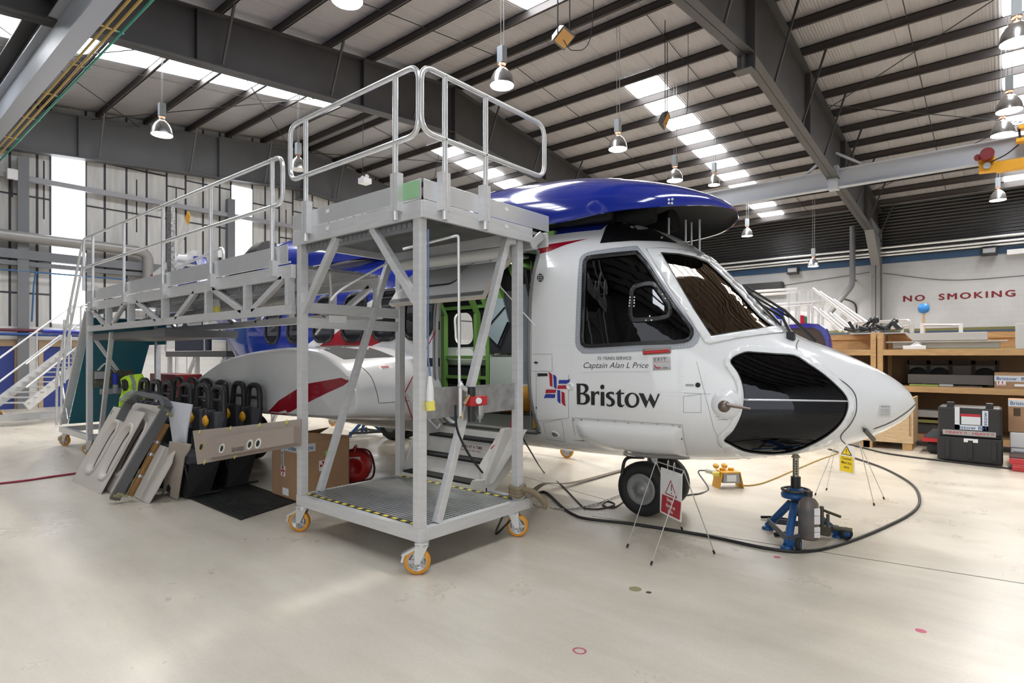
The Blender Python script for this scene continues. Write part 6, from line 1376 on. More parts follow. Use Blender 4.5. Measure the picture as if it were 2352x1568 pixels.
mb = MB(); mb.tube(spline([c-ax*.1+Z*.2, c-ax*.2-sd_*.15+Z*.15, c-ax*.22-sd_*.22-Z*.05, c-ax*.15-sd_*.2-Z*.19, c-sd_*.1-Z*.2]), .014, 6); mb.build('hose', mat('hose_dark_red', (.12, .01, .015), .5), hr)
# red hose on the floor
mb = MB(); mb.tube(spline([onZ(-30, 1113, .014), onZ(60, 1103, .014), onZ(120, 1094, .014), onZ(172, 1087, .014), onZ(215, 1081, .014)]), .014, 8)
tag(mb.build('air_line', mat('hose_red', (.30, .02, .06), .45)), 'thin dark red air hose running along the floor to the panels', 'hose')
# grey bin under the walkway end
mb = MB(); a = onZ(215, 1000, 0); mb.hexa([Vector(p) for p in ((-11.57, 3.1, 0.003), (-11.25, 3.1, 0.003), (-11.25, 3.5, 0.003), (-11.57, 3.5, 0.003), (-11.6, 3.05, .6), (-11.22, 3.05, .6), (-11.22, 3.55, .6), (-11.6, 3.55, .6))])
tag(mb.build('storage_bin', mat('bin_grey', (.07, .075, .08), .5), None, .02), 'dark grey plastic bin below the walkway end', 'bin')
# gable wall fittings: pipe, blue conduit, boxes, doors
mb = MB(); PX = -23.1
mb.tube(fillet([(PX, -3, 5.28), (PX, 7.55, 5.28), (PX, 7.55, 3.9), (PX, 7.3, 3.5), (PX, 7.3, 3.0)], .35, 6), .17, 14); tag(mb.build('duct_pipe', mat('pipe_grey', (.30, .29, .28), .4, .3)), 'large grey pipe crossing the gable wall and bending down', 'pipe')
mb = MB(); mb.tube([(PX-.1, -3, 4.22), (PX-.1, 7.0, 4.26)], .025, 8); mb.tube(fillet([(PX-.1, 4.45, 4.24), (PX-.1, 4.40, 3.9), (PX-.1, 4.35, 2.7)], .1), .025, 8); tag(mb.build('conduit', mat('conduit_blue', (.03, .12, .26), .5)), 'thin blue conduit along the gable wall with a drop', 'conduit')
mb = MB(); mb.tube([(PX, -3, 2.42), (PX, 12, 2.42)], .05, 8); tag(mb.build('service_pipe', mat('pipe_dark_red', (.10, .015, .03), .5)), 'dark red service pipe above the painted brick', 'pipe')
mb = MB(); mb.tube([(PX, -3, 2.30), (PX, 12, 2.30)], .05, 8); tag(mb.build('service_pipe', mat('pipe_blue', (.02, .07, .25), .5)), 'blue service pipe just below the dark red one', 'pipe')
for i, (x, y, lab) in enumerate(((28, 400, 'white junction box high on the left gable post'), (507, 582, 'white isolator box beside the second tall window'))):
    p = onX(x, y, GX+.38 if i == 0 else GX+.30); r = thing('junction_box', lab, 'box', p, 'wall junction boxes'); mb = MB(); mb.box((p.x-.06, p.y-.13, p.z-.16), (p.x+.06, p.y+.13, p.z+.16)); mb.build('enclosure', WHITEP, r, .02); mb = MB(); mb.cyl((p.x, p.y, p.z-.7), (p.x, p.y, p.z-.15), .02, n=8); mb.cyl((p.x-.1, p.y, p.z-.05), (p.x-.22, p.y, p.z-.05), .03, n=8); mb.build('cable_entry', BLKPL, r)
WDN = mat('door_navy', (.025, .045, .22), .45); FRM = mat('door_frame_tan', (.42, .30, .19), .6)
for i, (xa, xb, xc) in enumerate(((-20, 32, 50), (98, 165, 185))):
    ya, yb = onX(xa, 900, GX+.05).y, onX(xb, 900, GX+.05).y
    d = MB(); d.box((GX+.05, ya, 0), (GX+.10, yb, 1.93)); do_ = struct('door_%d' % (i+1), d, WDN)
    d = MB(); d.box((GX+.05, ya-.12, 1.93), (GX+.14, yb+.25, 2.14)); d.box((GX+.05, yb, 0), (GX+.14, yb+.25, 1.93)); d.box((GX+.05, ya-.12, 0), (GX+.14, ya, 1.93)); d.build('door_frame', FRM, do_)
    d = MB(); d.box((GX+.14, yb+.1, 1.0), (GX+.18, yb+.16, 1.2)); d.build('door_handle', BLKPL, do_)
# ================================================================ JACKS, SIGNS, CABLES
FEET = [onZ(1808, 1252, .03), onZ(1925, 1225, .03), onZ(1764, 1207, .03)]
def jack(c, ztop, label, ang=0.0, bottle=True):
    x, y = c; r = thing('aircraft_jack', label, 'jack', (x, y, 0), 'blue tripod jacks'); Zh = .40
    mb = MB(); mb.lathe([(.05, .45), (.12, .40), (.125, .385), (.12, .36), (.04, .35)], (x, y, 0), n=24); mb.build('head_plate', BLUEP, r)
    mb = MB(); mb.tube([(x+.115*math.cos(2*PI*k/28), y+.115*math.sin(2*PI*k/28), .43) for k in range(28)], .012, 8, closed=True)
    for k in range(3): a = 2*PI*k/3; mb.cyl((x, y, .43), (x+.115*math.cos(a), y+.115*math.sin(a), .43), .008, n=6)
    mb.build('lock_ring', mat('ring_dark_steel', (.10, .095, .09), .4, .7), r)
    mb = MB(); mb.cyl((x, y, .20), (x, y, .55), .042, n=18); mb.build('ram_collar', BLKPL, r)
    mb = MB(); mb.cyl((x, y, .55), (x, y, ztop-.02), .026, n=16); mb.cyl((x, y, ztop-.03), (x, y, ztop), .04, .02, n=16); rm_ = mb.build('ram', mat('ram_bronze', (.35, .33, .27), .35, .8), r)
    mb = MB()
    for k in range(6): z = .58+k*(ztop-.62)/6; mb.cyl((x+.012, y-.03, z), (x+.012, y-.024, z), .007, n=8)
    mb.build('pin_hole', BLACK, rm_)
    feet = FEET if bottle == 'x' else [Vector((x+.42*math.cos(ang+2*PI*k/3), y+.42*math.sin(ang+2*PI*k/3), .03)) for k in range(3)]
    for k, f_ in enumerate(feet):
        t = Vector((x, y, .36)); d = (f_-t); mb = MB(); mb.tube([t+d.normalized()*.08, f_], .034, 12); lg = mb.build('leg', BLUEP, r)
        mb = MB(); mb.lathe([(.055, 0.002), (.055, .015), (.03, .03), (0, .03)], (f_.x, f_.y, 0), n=18); mb.build('foot_pad', BLUEP, lg)
        n_ = feet[(k+1) % 3]; mb = MB(); mb.bar(f_+Vector((0, 0, .05)), n_+Vector((0, 0, .05)), .012, .05); mb.build('base_bar', mat('base_bar_grey', (.09, .10, .12), .5), r)
        if k != 2:
            o = (f_-Vector((x, y, .03))).normalized(); s_ = Vector((-o.y, o.x, 0))*(1 if k == 0 else -1); w_ = f_+o*.02+s_*.09; w_.z = .058
            mb = MB(); mb.lathe([(.03, -.018), (.05, -.02), (.056, -.012), (.056, .012), (.05, .02), (.03, .018)], w_, s_, 20); wh = mb.build('wheel', BLACK, r)
            mb = MB(); mb.lathe([(.032, -.016), (.012, -.022), (0, -.022)], w_, s_, 14); mb.lathe([(.032, .016), (.012, .022), (0, .022)], w_, s_, 14); mb.build('wheel_hub', BLUEP, wh)
            mb = MB(); mb.bar(f_+Vector((0, 0, .02)), w_, .03, .04); mb.build('wheel_bracket', BLUEP, r)
    return r, feet
J1, ft = jack((-1.46, 5.74), .755, 'blue tripod jack with an oil bottle under the helicopter nose', bottle='x')
b = onZ(1857, 1236, .06)
mb = MB(); mb.lathe([(.0, 0), (.075, 0), (.082, .02), (.082, .26), (.078, .31), (.055, .345), (.03, .355), (.03, .37), (0, .37)], b, n=24)
ob = thing('oil_bottle', 'dirty translucent brown oil bottle standing on the jack base', 'bottle', b)
mb.build('bottle_body', mat('bottle_brown', (.20, .155, .13), .35, var=.45, vscale=3, stretch=(1, 1, 2), color2=(.10, .10, .11)), ob)
mb = MB(); mb.cyl(b+Vector((0, 0, .37)), b+Vector((0, 0, .41)), .034, n=16); mb.build('cap', BLKPL, ob)
mb = MB()
rt = Vector((CY_, SY_, 0)); fw = Vector((SY_, -CY_, 0))
for z, h in ((.22, .06), (.145, .07), (.08, .04), (.03, .045)):
    q = b+fw*.08+rt*.030+Vector((0, 0, z)); mb.hexa([q+rt*a+Vector((0, 0, c_))+fw*d for d in (-.02, .0035) for a, c_ in ((-.022, 0), (.028, 0), (.028, h), (-.022, h))])
mb.build('bottle_label', PAPER, ob)['kind'] = 'stuff'
q = onZ(1893, 1225, .06); mb = MB(); mb.box((q.x-.05, q.y-.04, .05), (q.x+.05, q.y+.04, .13)); mb.cyl((q.x-.02, q.y, .12), (q.x-.02, q.y, .30), .018, n=10); mb.cyl((q.x+.03, q.y, .12), (q.x+.03, q.y, .24), .014, n=10); mb.cyl((q.x-.04, q.y+.02, .27), (q.x+.14, q.y-.05, .245), .013, n=8); mb.cyl((q.x+.05, q.y+.1, .10), (q.x+.2, q.y+.12, .10), .02, n=8); mb.build('hand_pump', mat('pump_olive', (.11, .10, .07), .5, .3), J1)
mb = MB(); a1 = onZ(1748, 1187, .02); a2 = onZ(1815, 1194, .02); mb.tube(spline([a1, onZ(1780, 1188, .02), a2]), .014, 6); a3 = onZ(1780, 1227, .02); a4 = onZ(1815, 1224, .02); mb.tube([a3, a4], .02, 8); mb.build('pump_handle', BLACK, J1)['kind'] = 'stuff'
jack((-10.15, 7.35), .95, 'far blue jack seen between the tower legs under the belly', ang=.6)
# ---------------------------------------------------------------- danger sign on a wire stand
WIREM = mat('stand_wire', (.55, .55, .54), .35, .7)
def sign_stand(feet, tl, tr, label):
    r = thing('sign_stand', label, 'sign', ((tl.x+tr.x)/2, (tl.y+tr.y)/2, 0), 'wire sign stands')
    for i, f_ in enumerate(feet):
        top = tl if i < 2 else tr; d = (top-f_); mb = MB(); mb.tube([f_+Vector((0, 0, .01)), top], .0042, 6); lg = mb.build('leg', WIREM, r)
        mb = MB(); mb.tube([f_+Vector((0, 0, .004)), f_+d*.04+Vector((0, 0, .004))], .009, 8); mb.build('rubber_tip', BLACK, lg)
    mb = MB(); mb.tube([tl, tr], .0045, 6); mb.build('top_bar', WIREM, r); return r
fz = lambda x, y: onZ(x, y, .006)
T_L, T_R = Vector((-2.41, 4.88, .697)), Vector((-1.99, 4.52, .720))
S1 = sign_stand([fz(1440, 1258), fz(1567, 1217), fz(1495, 1298), fz(1641, 1272)], T_L, T_R, 'danger sign on a wire stand in front of the nose wheels')
sn = (T_R-T_L); sn.z = 0; sx = sn.normalized(); sn = Vector((sx.y, -sx.x, 0)); sn = sn if sn.y < 0 else -sn
sb = T_L+sn*.03
g = lambda x, y, o=0: onPl(x, y, sb+sn*o, sn)
out = fillet([g(1517.5, 1072), g(1566.5, 1089), g(1564, 1200), g(1515.5, 1175)], .02, 3, closed=True)
mb = MB(); mb.prism(out, -sn*.004); sp = mb.build('sign_plate', PAPER, S1)
mb = MB(); mb.prism(fillet([g(1521, 1134, .001), g(1564, 1153, .001), g(1561, 1194, .001), g(1518.5, 1173, .001)], .008, 2, closed=True), sn*.001); mb.build('red_field', LR, sp)
C0 = (g(1521, 1134)+g(1564, 1153)+g(1561, 1194)+g(1518.5, 1173))/4
ex = (g(1564, 1170)-g(1520, 1150)).normalized(); ex = (g(1564, 1153)-g(1521, 1134)).normalized(); ez = (g(1541, 1120)-g(1541, 1170)).normalized()
for i, (t, w_) in enumerate((('Danger', .135), ('Aircraft on', .18), ('jacks', .10))):
    mb = MB(); put_text(mb, t, C0+sn*.003+ez*(.048-.046*i), ex, ez, w_, .038 if i == 0 or i == 2 else .034, bold=.025); mb.build('sign_lettering', TXWHT, sp)['kind'] = 'stuff'
tri = [g(1541, 1103.5), g(1529, 1132), g(1554.5, 1143.5)]; cc = (tri[0]+tri[1]+tri[2])/3
mb = MB()
for a, b_ in ((0, 1), (1, 2), (2, 0)): mb.bar(tri[a]+sn*.002, tri[b_]+sn*.002, .008, .002, sn)
mb.build('warning_triangle', LR, sp)
mb = MB(); mb.bar(g(1542, 1113, .002), g(1542, 1127, .002), .010, .002, sn); mb.lathe([(.007, 0), (0, .001)], g(1542, 1132.5, .002), sn, 12); mb.build('exclamation_mark', TXBLK, sp)['kind'] = 'stuff'
mb = MB()
for x0, y0 in ((1534, 1079), (1548, 1084)): mb.tube(spline([g(x0, y0, .004), g(x0-1, y0-12, .01), g(x0+1, y0-22, .0), g(x0+3, y0-8, -.02)]), .003, 6)
mb.build('hook', WIREM, S1)['kind'] = 'stuff'
mb = MB()
for x0, y0 in ((1534, 1081), (1534, 1086), (1548, 1086), (1548, 1091)): mb.lathe([(.004, 0), (0, .001)], g(x0, y0, .0015), sn, 10)
mb.build('punched_hole', BLACK, sp)['kind'] = 'stuff'
# caution sign
cf = [fz(1872, 1138), fz(1898, 1126), fz(2008, 1162), fz(2031, 1147)]
cl, cr = (cf[0]+cf[1])/2+Vector((.18, -.02, .66)), (cf[2]+cf[3])/2+Vector((-.2, 0, .66))
S2 = sign_stand(cf, cl, cr, 'yellow caution sign on a wire stand below the nose tip')
mid = (cl+cr)/2; vd = Vector((-.178, .984, 0)); wd = (rt*.62-vd*.78).normalized(); n2 = Vector((wd.y, -wd.x, 0)); n2 = n2 if n2.dot(CAM-mid) > 0 else -n2
mb = MB(); hw = .105; c_ = mid+n2*.02+Vector((0, 0, -.22)); Zv = Vector((0, 0, 1)); wd = wd if wd.dot(rt) > 0 else -wd
P4 = lambda a, b_, o=0: c_+wd*a+Zv*b_+n2*o
mb.prism(fillet([P4(-hw, -.16), P4(hw, -.16), P4(hw, .17), P4(-hw, .17)], .02, 3, closed=True), -n2*.004); sp2 = mb.build('sign_plate', PAPER, S2)
YS = mat('sign_yellow', (.85, .62, .02), .5)
mb = MB(); mb.prism([P4(-hw*.85, -.14, .001), P4(hw*.85, -.14, .001), P4(hw*.85, .04, .001), P4(-hw*.85, .04, .001)], n2*.001); mb.build('yellow_field', YS, sp2)
for i, t in enumerate(('Caution', 'Mind the', 'wire')): mb = MB(); put_text(mb, t, P4(0, .015-.05*i, .003), wd, Zv, .13 if i < 2 else .07, .032, bold=.01); mb.build('sign_lettering', TXBLK, sp2)['kind'] = 'stuff'
mb = MB(); mb.prism([P4(-.075, .055, .001), P4(.075, .055, .001), P4(0, .165, .001)], n2*.001); mb.build('warning_triangle', TXBLK, sp2); mb = MB(); mb.prism([P4(-.058, .063, .0022), P4(.058, .063, .0022), P4(0, .150, .0022)], n2*.001); mb.build('triangle_field', YS, sp2); mb = MB(); mb.bar(P4(0, .09, .0035), P4(0, .125, .0035), .010, .001, n2); mb.box(tuple(P4(-.004, .072, .0035)), tuple(P4(.004, .08, .0045))); mb.build('exclamation_mark', TXBLK, sp2)['kind'] = 'stuff'
# ---------------------------------------------------------------- yellow site transformer
q = Vector((-2.67, 7.38, 0)); YT = mat('transformer_yellow', (.72, .36, .02), .45)
tf = thing('site_transformer', 'small yellow folded steel power box on the floor behind the nose wheel', 'transformer', q)
ua = Vector((.72, .70, 0)).normalized(); ub = Vector((.70, -.72, 0)).normalized()
pt = lambda a, b_, z: q+ua*a+ub*b_+Vector((0, 0, z))
mb = MB()
for s_ in (-1, 1): mb.hexa([pt(s_*.16, -.11, 0), pt(s_*.16, .11, 0), pt(s_*.15, .11, 0), pt(s_*.15, -.11, 0), pt(s_*.115, -.11, .2), pt(s_*.115, .11, .2), pt(s_*.105, .11, .2), pt(s_*.105, -.11, .2)])
mb.hexa([pt(-.115, -.11, .19), pt(.115, -.11, .19), pt(.115, .11, .19), pt(-.115, .11, .19), pt(-.115, -.11, .205), pt(.115, -.11, .205), pt(.115, .11, .205), pt(-.115, .11, .205)]); mb.build('folded_frame', YT, tf)
mb = MB(); mb.hexa([pt(-.105, -.09, .07), pt(.105, -.09, .07), pt(.105, .105, .07), pt(-.105, .105, .07), pt(-.10, -.09, .19), pt(.10, -.09, .19), pt(.10, .105, .19), pt(-.10, .105, .19)]); mb.build('core_housing', GREYB, tf)
mb = MB(); mb.hexa([pt(-.06, .107, .09), pt(.06, .107, .09), pt(.06, .107, .17), pt(-.06, .107, .17), pt(-.06, .109, .09), pt(.06, .109, .09), pt(.06, .109, .17), pt(-.06, .109, .17)]); mb.build('rating_label', PAPER, tf)
for a in (-.06, .05):
    mb = MB(); mb.cyl(pt(a, -.02, .20), pt(a, -.02, .235), .035, n=14); mb.lathe([(.035, 0), (.04, .01), (0, .012)], pt(a-.07, -.06, .25), (.4, -.5, .6), 14); mb.build('socket', YT, tf)
mb = MB(); mb.cyl(pt(-.13, -.02, .17), pt(-.23, -.12, .185), .03, n=12); pg = mb.build('plug', mat('plug_cream', (.68, .66, .58), .4), tf); mb = MB(); mb.cyl(pt(-.12, .04, .17), pt(-.19, .0, .16), .032, n=12); mb.build('plug', LYEL, tf)
# ---------------------------------------------------------------- cables
def cable(name, pts, r, m, label, cat='cable', group=None):
    mb = MB(); mb.tube(spline(pts, 8), r, 8); return tag(mb.build(name, m), label, cat, group)
fl = lambda L, r: [onZ(x, y, r) for x, y in L]
CB = mat('cable_black', (.016, .015, .016), .5)
cable('power_cable', fl([(1170, 1160), (1229, 1134), (1255, 1131), (1293, 1165), (1319, 1182), (1350, 1191), (1452, 1203), (1622, 1230), (1758, 1258), (1843, 1266), (1928, 1250), (2030, 1211), (2098, 1174), (2112, 1143), (2091, 1109), (2030, 1075), (1962, 1051), (1911, 1033), (1880, 1022)], .014), .014, CB, 'thick black cable looping on the floor round the blue jack')
cable('power_cable', fl([(1940, 1018), (1990, 1030), (2050, 1043), (2200, 1062), (2352, 1079), (2420, 1088)], .014), .014, CB, 'black cable on the floor running to the right in front of the black case')
cable('power_cable', [onY(1192, 990, 4.4), onY(1215, 1030, 4.6)]+fl([(1250, 1085), (1288, 1112), (1335, 1160), (1352, 1168), (1385, 1167), (1412, 1158), (1395, 1151), (1385, 1160), (1410, 1165), (1440, 1148), (1462, 1147)], .009), .008, CB, 'thin black cable falling from the doorway to the nose wheel')
cable('power_cable', fl([(1704, 1114), (1725, 1114), (1760, 1106), (1820, 1081), (1880, 1056), (1922, 1041), (1930, 1030), (1934, 1020)], .009), .009, mat('cable_orange', (.45, .28, .05), .5), 'thin orange cable from the yellow power box towards the nose')
cable('power_cable', [pt(-.23, -.12, .185), pt(-.30, -.2, .15)]+fl([(1627, 1121), (1610, 1132), (1590, 1135), (1573, 1137), (1540, 1140)], .009), .009, mat('cable_grey', (.10, .10, .10), .5), 'grey cable plugged into the left of the yellow power box')
cable('air_hose', [Vector((-3.40, 4.16, .24)), onZ(1141, 1225, .02), onZ(1150, 1195, .012), onZ(1165, 1165, .012)], .010, CB, 'short black hose hanging below the tower corner', 'hose')
# lashing strap
mb = MB(); A, B = onZ(1205, 1143, .012), onZ(1500, 1060, .012)
pts = [Vector((X1+.03, Y1+.05, .36)), A.lerp(B, .12)+Vector((0, 0, .10)), A.lerp(B, .30)+Vector((0, 0, .02)), A.lerp(B, .6)+Vector((0, 0, .006)), A.lerp(B, 1.0)+Vector((0, 0, .006))]
ps = spline(pts, 5); d = (B-A).normalized(); sd_ = Vector((-d.y, d.x, 0))*.035
mb.add([p+o for p in ps for o in (-sd_, sd_, sd_+Vector((0, 0, .005)), -sd_+Vector((0, 0, .005)))], [((i*4+k), (i*4+(k+1) % 4), ((i+1)*4+(k+1) % 4), ((i+1)*4+k)) for i in range(len(ps)-1) for k in range(4)]+[(0, 1, 2, 3)])
tag(mb.build('lashing_strap', mat('strap_grey_brown', (.20, .17, .14), .8)), 'flat brown lashing strap running from the tower along the floor', 'strap')
# chain
ch = [p for p in spline([Vector((X1+.06, Y1+.12, .30))]+fl([(1235, 1163), (1300, 1170), (1360, 1160), (1400, 1146), (1437, 1133)], .012), 30)]
mb = MB(); L = 0; links = []
acc = 0
for a, b_ in zip(ch[:-1], ch[1:]):
    acc += (b_-a).length
    if acc > .030: links.append(a); acc = 0
for i in range(len(links)-1):
    a, b_ = links[i], links[i+1]; d = (b_-a).normalized(); u = d.cross(Vector((0, 0, 1))).normalized(); v = d.cross(u); s_ = u if i % 2 else v; c_ = (a+b_)/2+Vector((0, 0, .002)); l = (b_-a).length*.72
    mb.tube(fillet([c_-d*l+s_*.009, c_+d*l+s_*.009, c_+d*l-s_*.009, c_-d*l-s_*.009], .009, 2, closed=True), .0032, 5, closed=True)
o = mb.build('chain', mat('chain_zinc', (.5, .5, .5), .35, .8)); tag(o, 'thin zinc chain from the tower base to the nose wheel', 'chain')
# far platform behind the helicopter: only its casters and frame show below the belly
T5 = thing('far_platform', 'platform behind the helicopter showing casters below its belly', 'platform', (-8.6, 8.2, 0))
mb = MB()
for y in (7.82, 8.9): mb.bar((-12.3, y, .34), (-5.28, y, .34), .07, .1)
mb.build('base_frame', ALU, T5)
for x, y, a in ((-5.42, 7.82, .5), (-12.1, 7.84, .5), (-9.0, 7.84, .7)): caster(T5, x, y, '', ang=a, top=.29, R=.11)
for x in (-12.2, -5.35):
    mb = MB(); mb.bar((x, 7.82, .39), (x, 7.82, 2.2), .08, .08, (1, 0, 0)); mb.build('leg', ALU, T5)
# floor marks
for i, (x, y, m_, rr, lab) in enumerate(((1785, 1279, 'pink', .028, 'small pink painted spot in front of the jack'), (1331, 1494, 'pink', .035, 'small pink painted ring near the bottom of the floor'), (2115, 1448, 'pink', .03, 'faint pink mark on the floor at lower right'), (1459, 1352, 'olive', .045, 'small olive stain on the floor'), (1490, 1360, 'dark', .02, 'small dark stain beside the olive one'))):
    p = onZ(x, y, .0008); mb = MB()
    if i == 1: mb.tube([(p.x+rr*math.cos(2*PI*k/20), p.y+rr*.9*math.sin(2*PI*k/20), .0015) for k in range(20)], .006, 4, closed=True, flat=.2)
    else: mb.lathe([(rr, 0), (rr*.9, .0008), (0, .0008)], p, n=16)
    o = mb.build('floor_mark', mat('mark_'+m_, {'pink': (.62, .16, .24), 'olive': (.28, .27, .14), 'dark': (.05, .05, .05)}[m_], .8)); tag(o, lab, 'floor mark')
# ================================================================ RIGHT SIDE: SHELVING, CASES, WALL FITTINGS, CRANE
YS_ = 12.95; YBk = 14.2
xs_mid = onY(2012, 800, YS_).x
def shelf_unit(x0, x1, label):
    r = thing('shelving_unit', label, 'shelving', ((x0+x1)/2, (YS_+YBk)/2, 0), 'timber shelving units')
    for x in (x0+.045, x1-.045):
        for y in (YS_+.045, YBk-.045):
            mb = MB(); mb.box((x-.045, y-.045, 0), (x+.045, y+.045, 2.08)); mb.build('upright', WOOD, r, .004)
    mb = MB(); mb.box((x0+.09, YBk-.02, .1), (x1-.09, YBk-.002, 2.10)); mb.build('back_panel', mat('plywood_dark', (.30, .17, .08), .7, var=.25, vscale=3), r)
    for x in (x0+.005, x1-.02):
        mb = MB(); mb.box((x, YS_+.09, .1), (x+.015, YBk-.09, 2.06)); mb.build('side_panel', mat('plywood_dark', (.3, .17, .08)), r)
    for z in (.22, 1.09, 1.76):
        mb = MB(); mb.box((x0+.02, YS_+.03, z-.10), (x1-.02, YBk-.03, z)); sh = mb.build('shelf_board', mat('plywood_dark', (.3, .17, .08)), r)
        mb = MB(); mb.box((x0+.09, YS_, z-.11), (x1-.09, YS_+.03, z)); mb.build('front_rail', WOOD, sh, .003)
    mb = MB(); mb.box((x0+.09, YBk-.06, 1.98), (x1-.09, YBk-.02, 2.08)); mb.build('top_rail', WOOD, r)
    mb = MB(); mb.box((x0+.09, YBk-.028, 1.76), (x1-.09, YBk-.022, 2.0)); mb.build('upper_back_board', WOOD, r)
    return r
shelf_unit(xs_mid-2.6, xs_mid, 'timber shelving unit half hidden behind the white nose')
shelf_unit(xs_mid+.02, xs_mid+4.2, 'timber shelving unit at the right edge below the NO SMOKING lettering')
def bx_(name, a, b, m, label, cat, group=None, bevel=.004):
    mb = MB(); mb.box(a, b); return tag(mb.build(name, m, None, bevel), label, cat, group)
def yx(px, Y): return onY(px, 800, Y).x
# long pale ducts and panels on the top shelf
PALE = mat('duct_pale_grey', (.52, .50, .47), .45)
mb = MB(); a, b = yx(2078, 13.1), yx(2268, 13.1); mb.prism([(a, 13.1, 2.06), (a+.12, 13.1, 1.92), (b, 13.1, 1.92), (b, 13.1, 2.06)], (0, .4, 0)); tag(mb.build('trim_duct', PALE, None, .01), 'long pale grey trough on top of the pile on the upper shelf', 'duct')
mb = MB(); a, b = yx(2035, 13.05), yx(2315, 13.05); mb.box((a, 13.05, 1.885), (b, 13.5, 1.91)); mb.box((a+.1, 13.1, 1.78), (b-.1, 13.5, 1.885)); tag(mb.build('trim_panel', mat('duct_dark_tan', (.42, .39, .35), .5), None, .004), 'long flat panel stack below the pale trough', 'panel')
mb = MB(); a, b = yx(2150, 13.0), yx(2335, 13.0); mb.box((a, 12.99, 1.762), (b, 13.04, 1.775)); tag(mb.build('lath', mat('lath_lime', (.40, .40, .16), .6)), 'thin lime edged lath at the front of the upper shelf', 'lath')
a, b = yx(2074, 13.0), yx(2127, 13.0)
fb = thing('foam_block', 'white foam block with torn packing on the upper shelf', 'foam', ((a+b)/2, 13.0, 1.76)); mb = MB(); mb.box((a, 12.98, 1.762), (b, 13.04, 1.83)); mb.build('block', PAPER, fb, .006)
mb = MB(); mb.prism([(a+.1, 13.0, 1.83), (b-.05, 13.0, 1.83), (b-.12, 13.02, 1.87), (a+.3, 13.03, 1.86), (a+.2, 13.0, 1.90)], (0, .03, 0)); mb.build('torn_sheet', PAPER, fb)
a, b = yx(2333, 12.9), yx(2400, 12.9); bx_('white_carton', (a, 12.96, 1.762), (b, 13.4, 2.18), mat('carton_white', (.62, .62, .60), .7, var=.1), 'worn white carton at the right end of the upper shelf', 'box')
# objects on the middle shelf
mb = MB(); a, b = yx(2080, 13.6), yx(2290, 13.6)
for k in range(4): x = a+(b-a)*k/4; mb.box((x+.03, 13.9, 1.12), (x+(b-a)/4-.03, 13.95, 1.46))
cr = thing('fan_rack', 'dark wooden frame holding round fans on the middle shelf', 'frame', ((a+b)/2, 13.9, 1.09)); mb.build('grey_panel', mat('panel_dim_grey', (.16, .14, .12), .6), cr)['kind'] = 'stuff'
mb = MB()
for k in range(5): x = a+(b-a)*k/4; mb.box((x-.03, 13.86, 1.09), (x+.03, 13.9, 1.55))
mb.box((a, 13.86, 1.48), (b, 13.9, 1.55)); mb.build('frame_bar', mat('frame_brown', (.05, .03, .02), .7), cr)
for k in (0, 1, 3):
    mb = MB(); x = a+(b-a)*(k+.5)/4; mb.lathe([(.17, 0), (.15, .03), (.05, .01), (0, .02)], (x, 13.88, 1.25), (0, -1, 0), 22); mb.build('fan', BLACK, cr)
a, b = yx(2085, 13.2), yx(2282, 13.2); bx_('trim_duct', (a, 13.2, 1.13), (b, 13.45, 1.30), mat('duct_brown_grey', (.12, .11, .10), .5), 'long dark grey duct on the middle shelf', 'duct')
for i, (p0, p1, z, c, lab) in enumerate(((2088, 2155, .03, (.30, .38, .08), 'flat green panel lying on the middle shelf'), (2155, 2188, .035, (.5, .52, .52), 'pale grey panel edge on the middle shelf'), (2160, 2255, .012, (.6, .58, .6), 'white sheet lying at the front of the middle shelf'), (2268, 2292, .05, (.25, .26, .25), 'small grey block beside the lettered carton'))):
    a, b = yx(p0, 13.0), yx(p1, 13.0); zz = 1.092+(.03 if i == 1 else .0); y_ = 13.02+.12*i; bx_('loose_panel', (a, y_, 1.092), (b, y_+.1, 1.092+z), mat('loose%d' % i, c, .6), lab, 'panel', 'loose panels on the middle shelf', .002)
def carton(x0, x1, y, z0, z1, label, m=CARD, tape_z=.5, txt='Bristow', dep=.45):
    r = thing('carton', label, 'box', ((x0+x1)/2, y+dep/2, z0), 'lettered cartons'); mb = MB(); mb.box((x0, y, z0), (x1, y+dep, z1)); mb.build('carton_body', m, r, .005)
    h = (z1-z0); zt = z0+h*tape_z; mb = MB(); mb.box((x0-.001, y-.003, zt-.05), (x1+.001, y, zt+.05)); tp = mb.build('printed_tape', TAPEW, r)
    n_ = max(1, int((x1-x0)/.24)); mb = MB()
    for k in range(n_): put_text(mb, txt, (x0+(x1-x0)*(k+.5)/n_, y-.0045, zt), (1, 0, 0), (0, 0, 1), (x1-x0)/n_*.82, .055, bold=.012)
    mb.build('tape_lettering', TXBLUE, tp)['kind'] = 'stuff'; return r
a, b = yx(2284, 12.98), yx(2400, 12.98); c1 = carton(a, b, 12.98, 1.092, 1.36, 'small brown carton with lettered tape on the middle shelf', tape_z=.62)
mb = MB(); mb.box((a+.03, 12.972, 1.14), (a+.15, 12.975, 1.22)); mb.box((a+.26, 12.972, 1.13), (a+.40, 12.975, 1.17)); mb.build('sticker', PAPER, c1)['kind'] = 'stuff'
mb = MB()
for dx in (.05, .10): mb.box((a+dx, 12.970, 1.165), (a+dx+.012, 12.972, 1.205)); mb.prism([(a+dx-.008, 12.971, 1.198), (a+dx+.02, 12.971, 1.198), (a+dx+.006, 12.971, 1.215)], (0, -.001, 0))
mb.box((a+.035, 12.970, 1.148), (a+.145, 12.972, 1.154)); mb.build('arrow_mark', LR, c1)['kind'] = 'stuff'
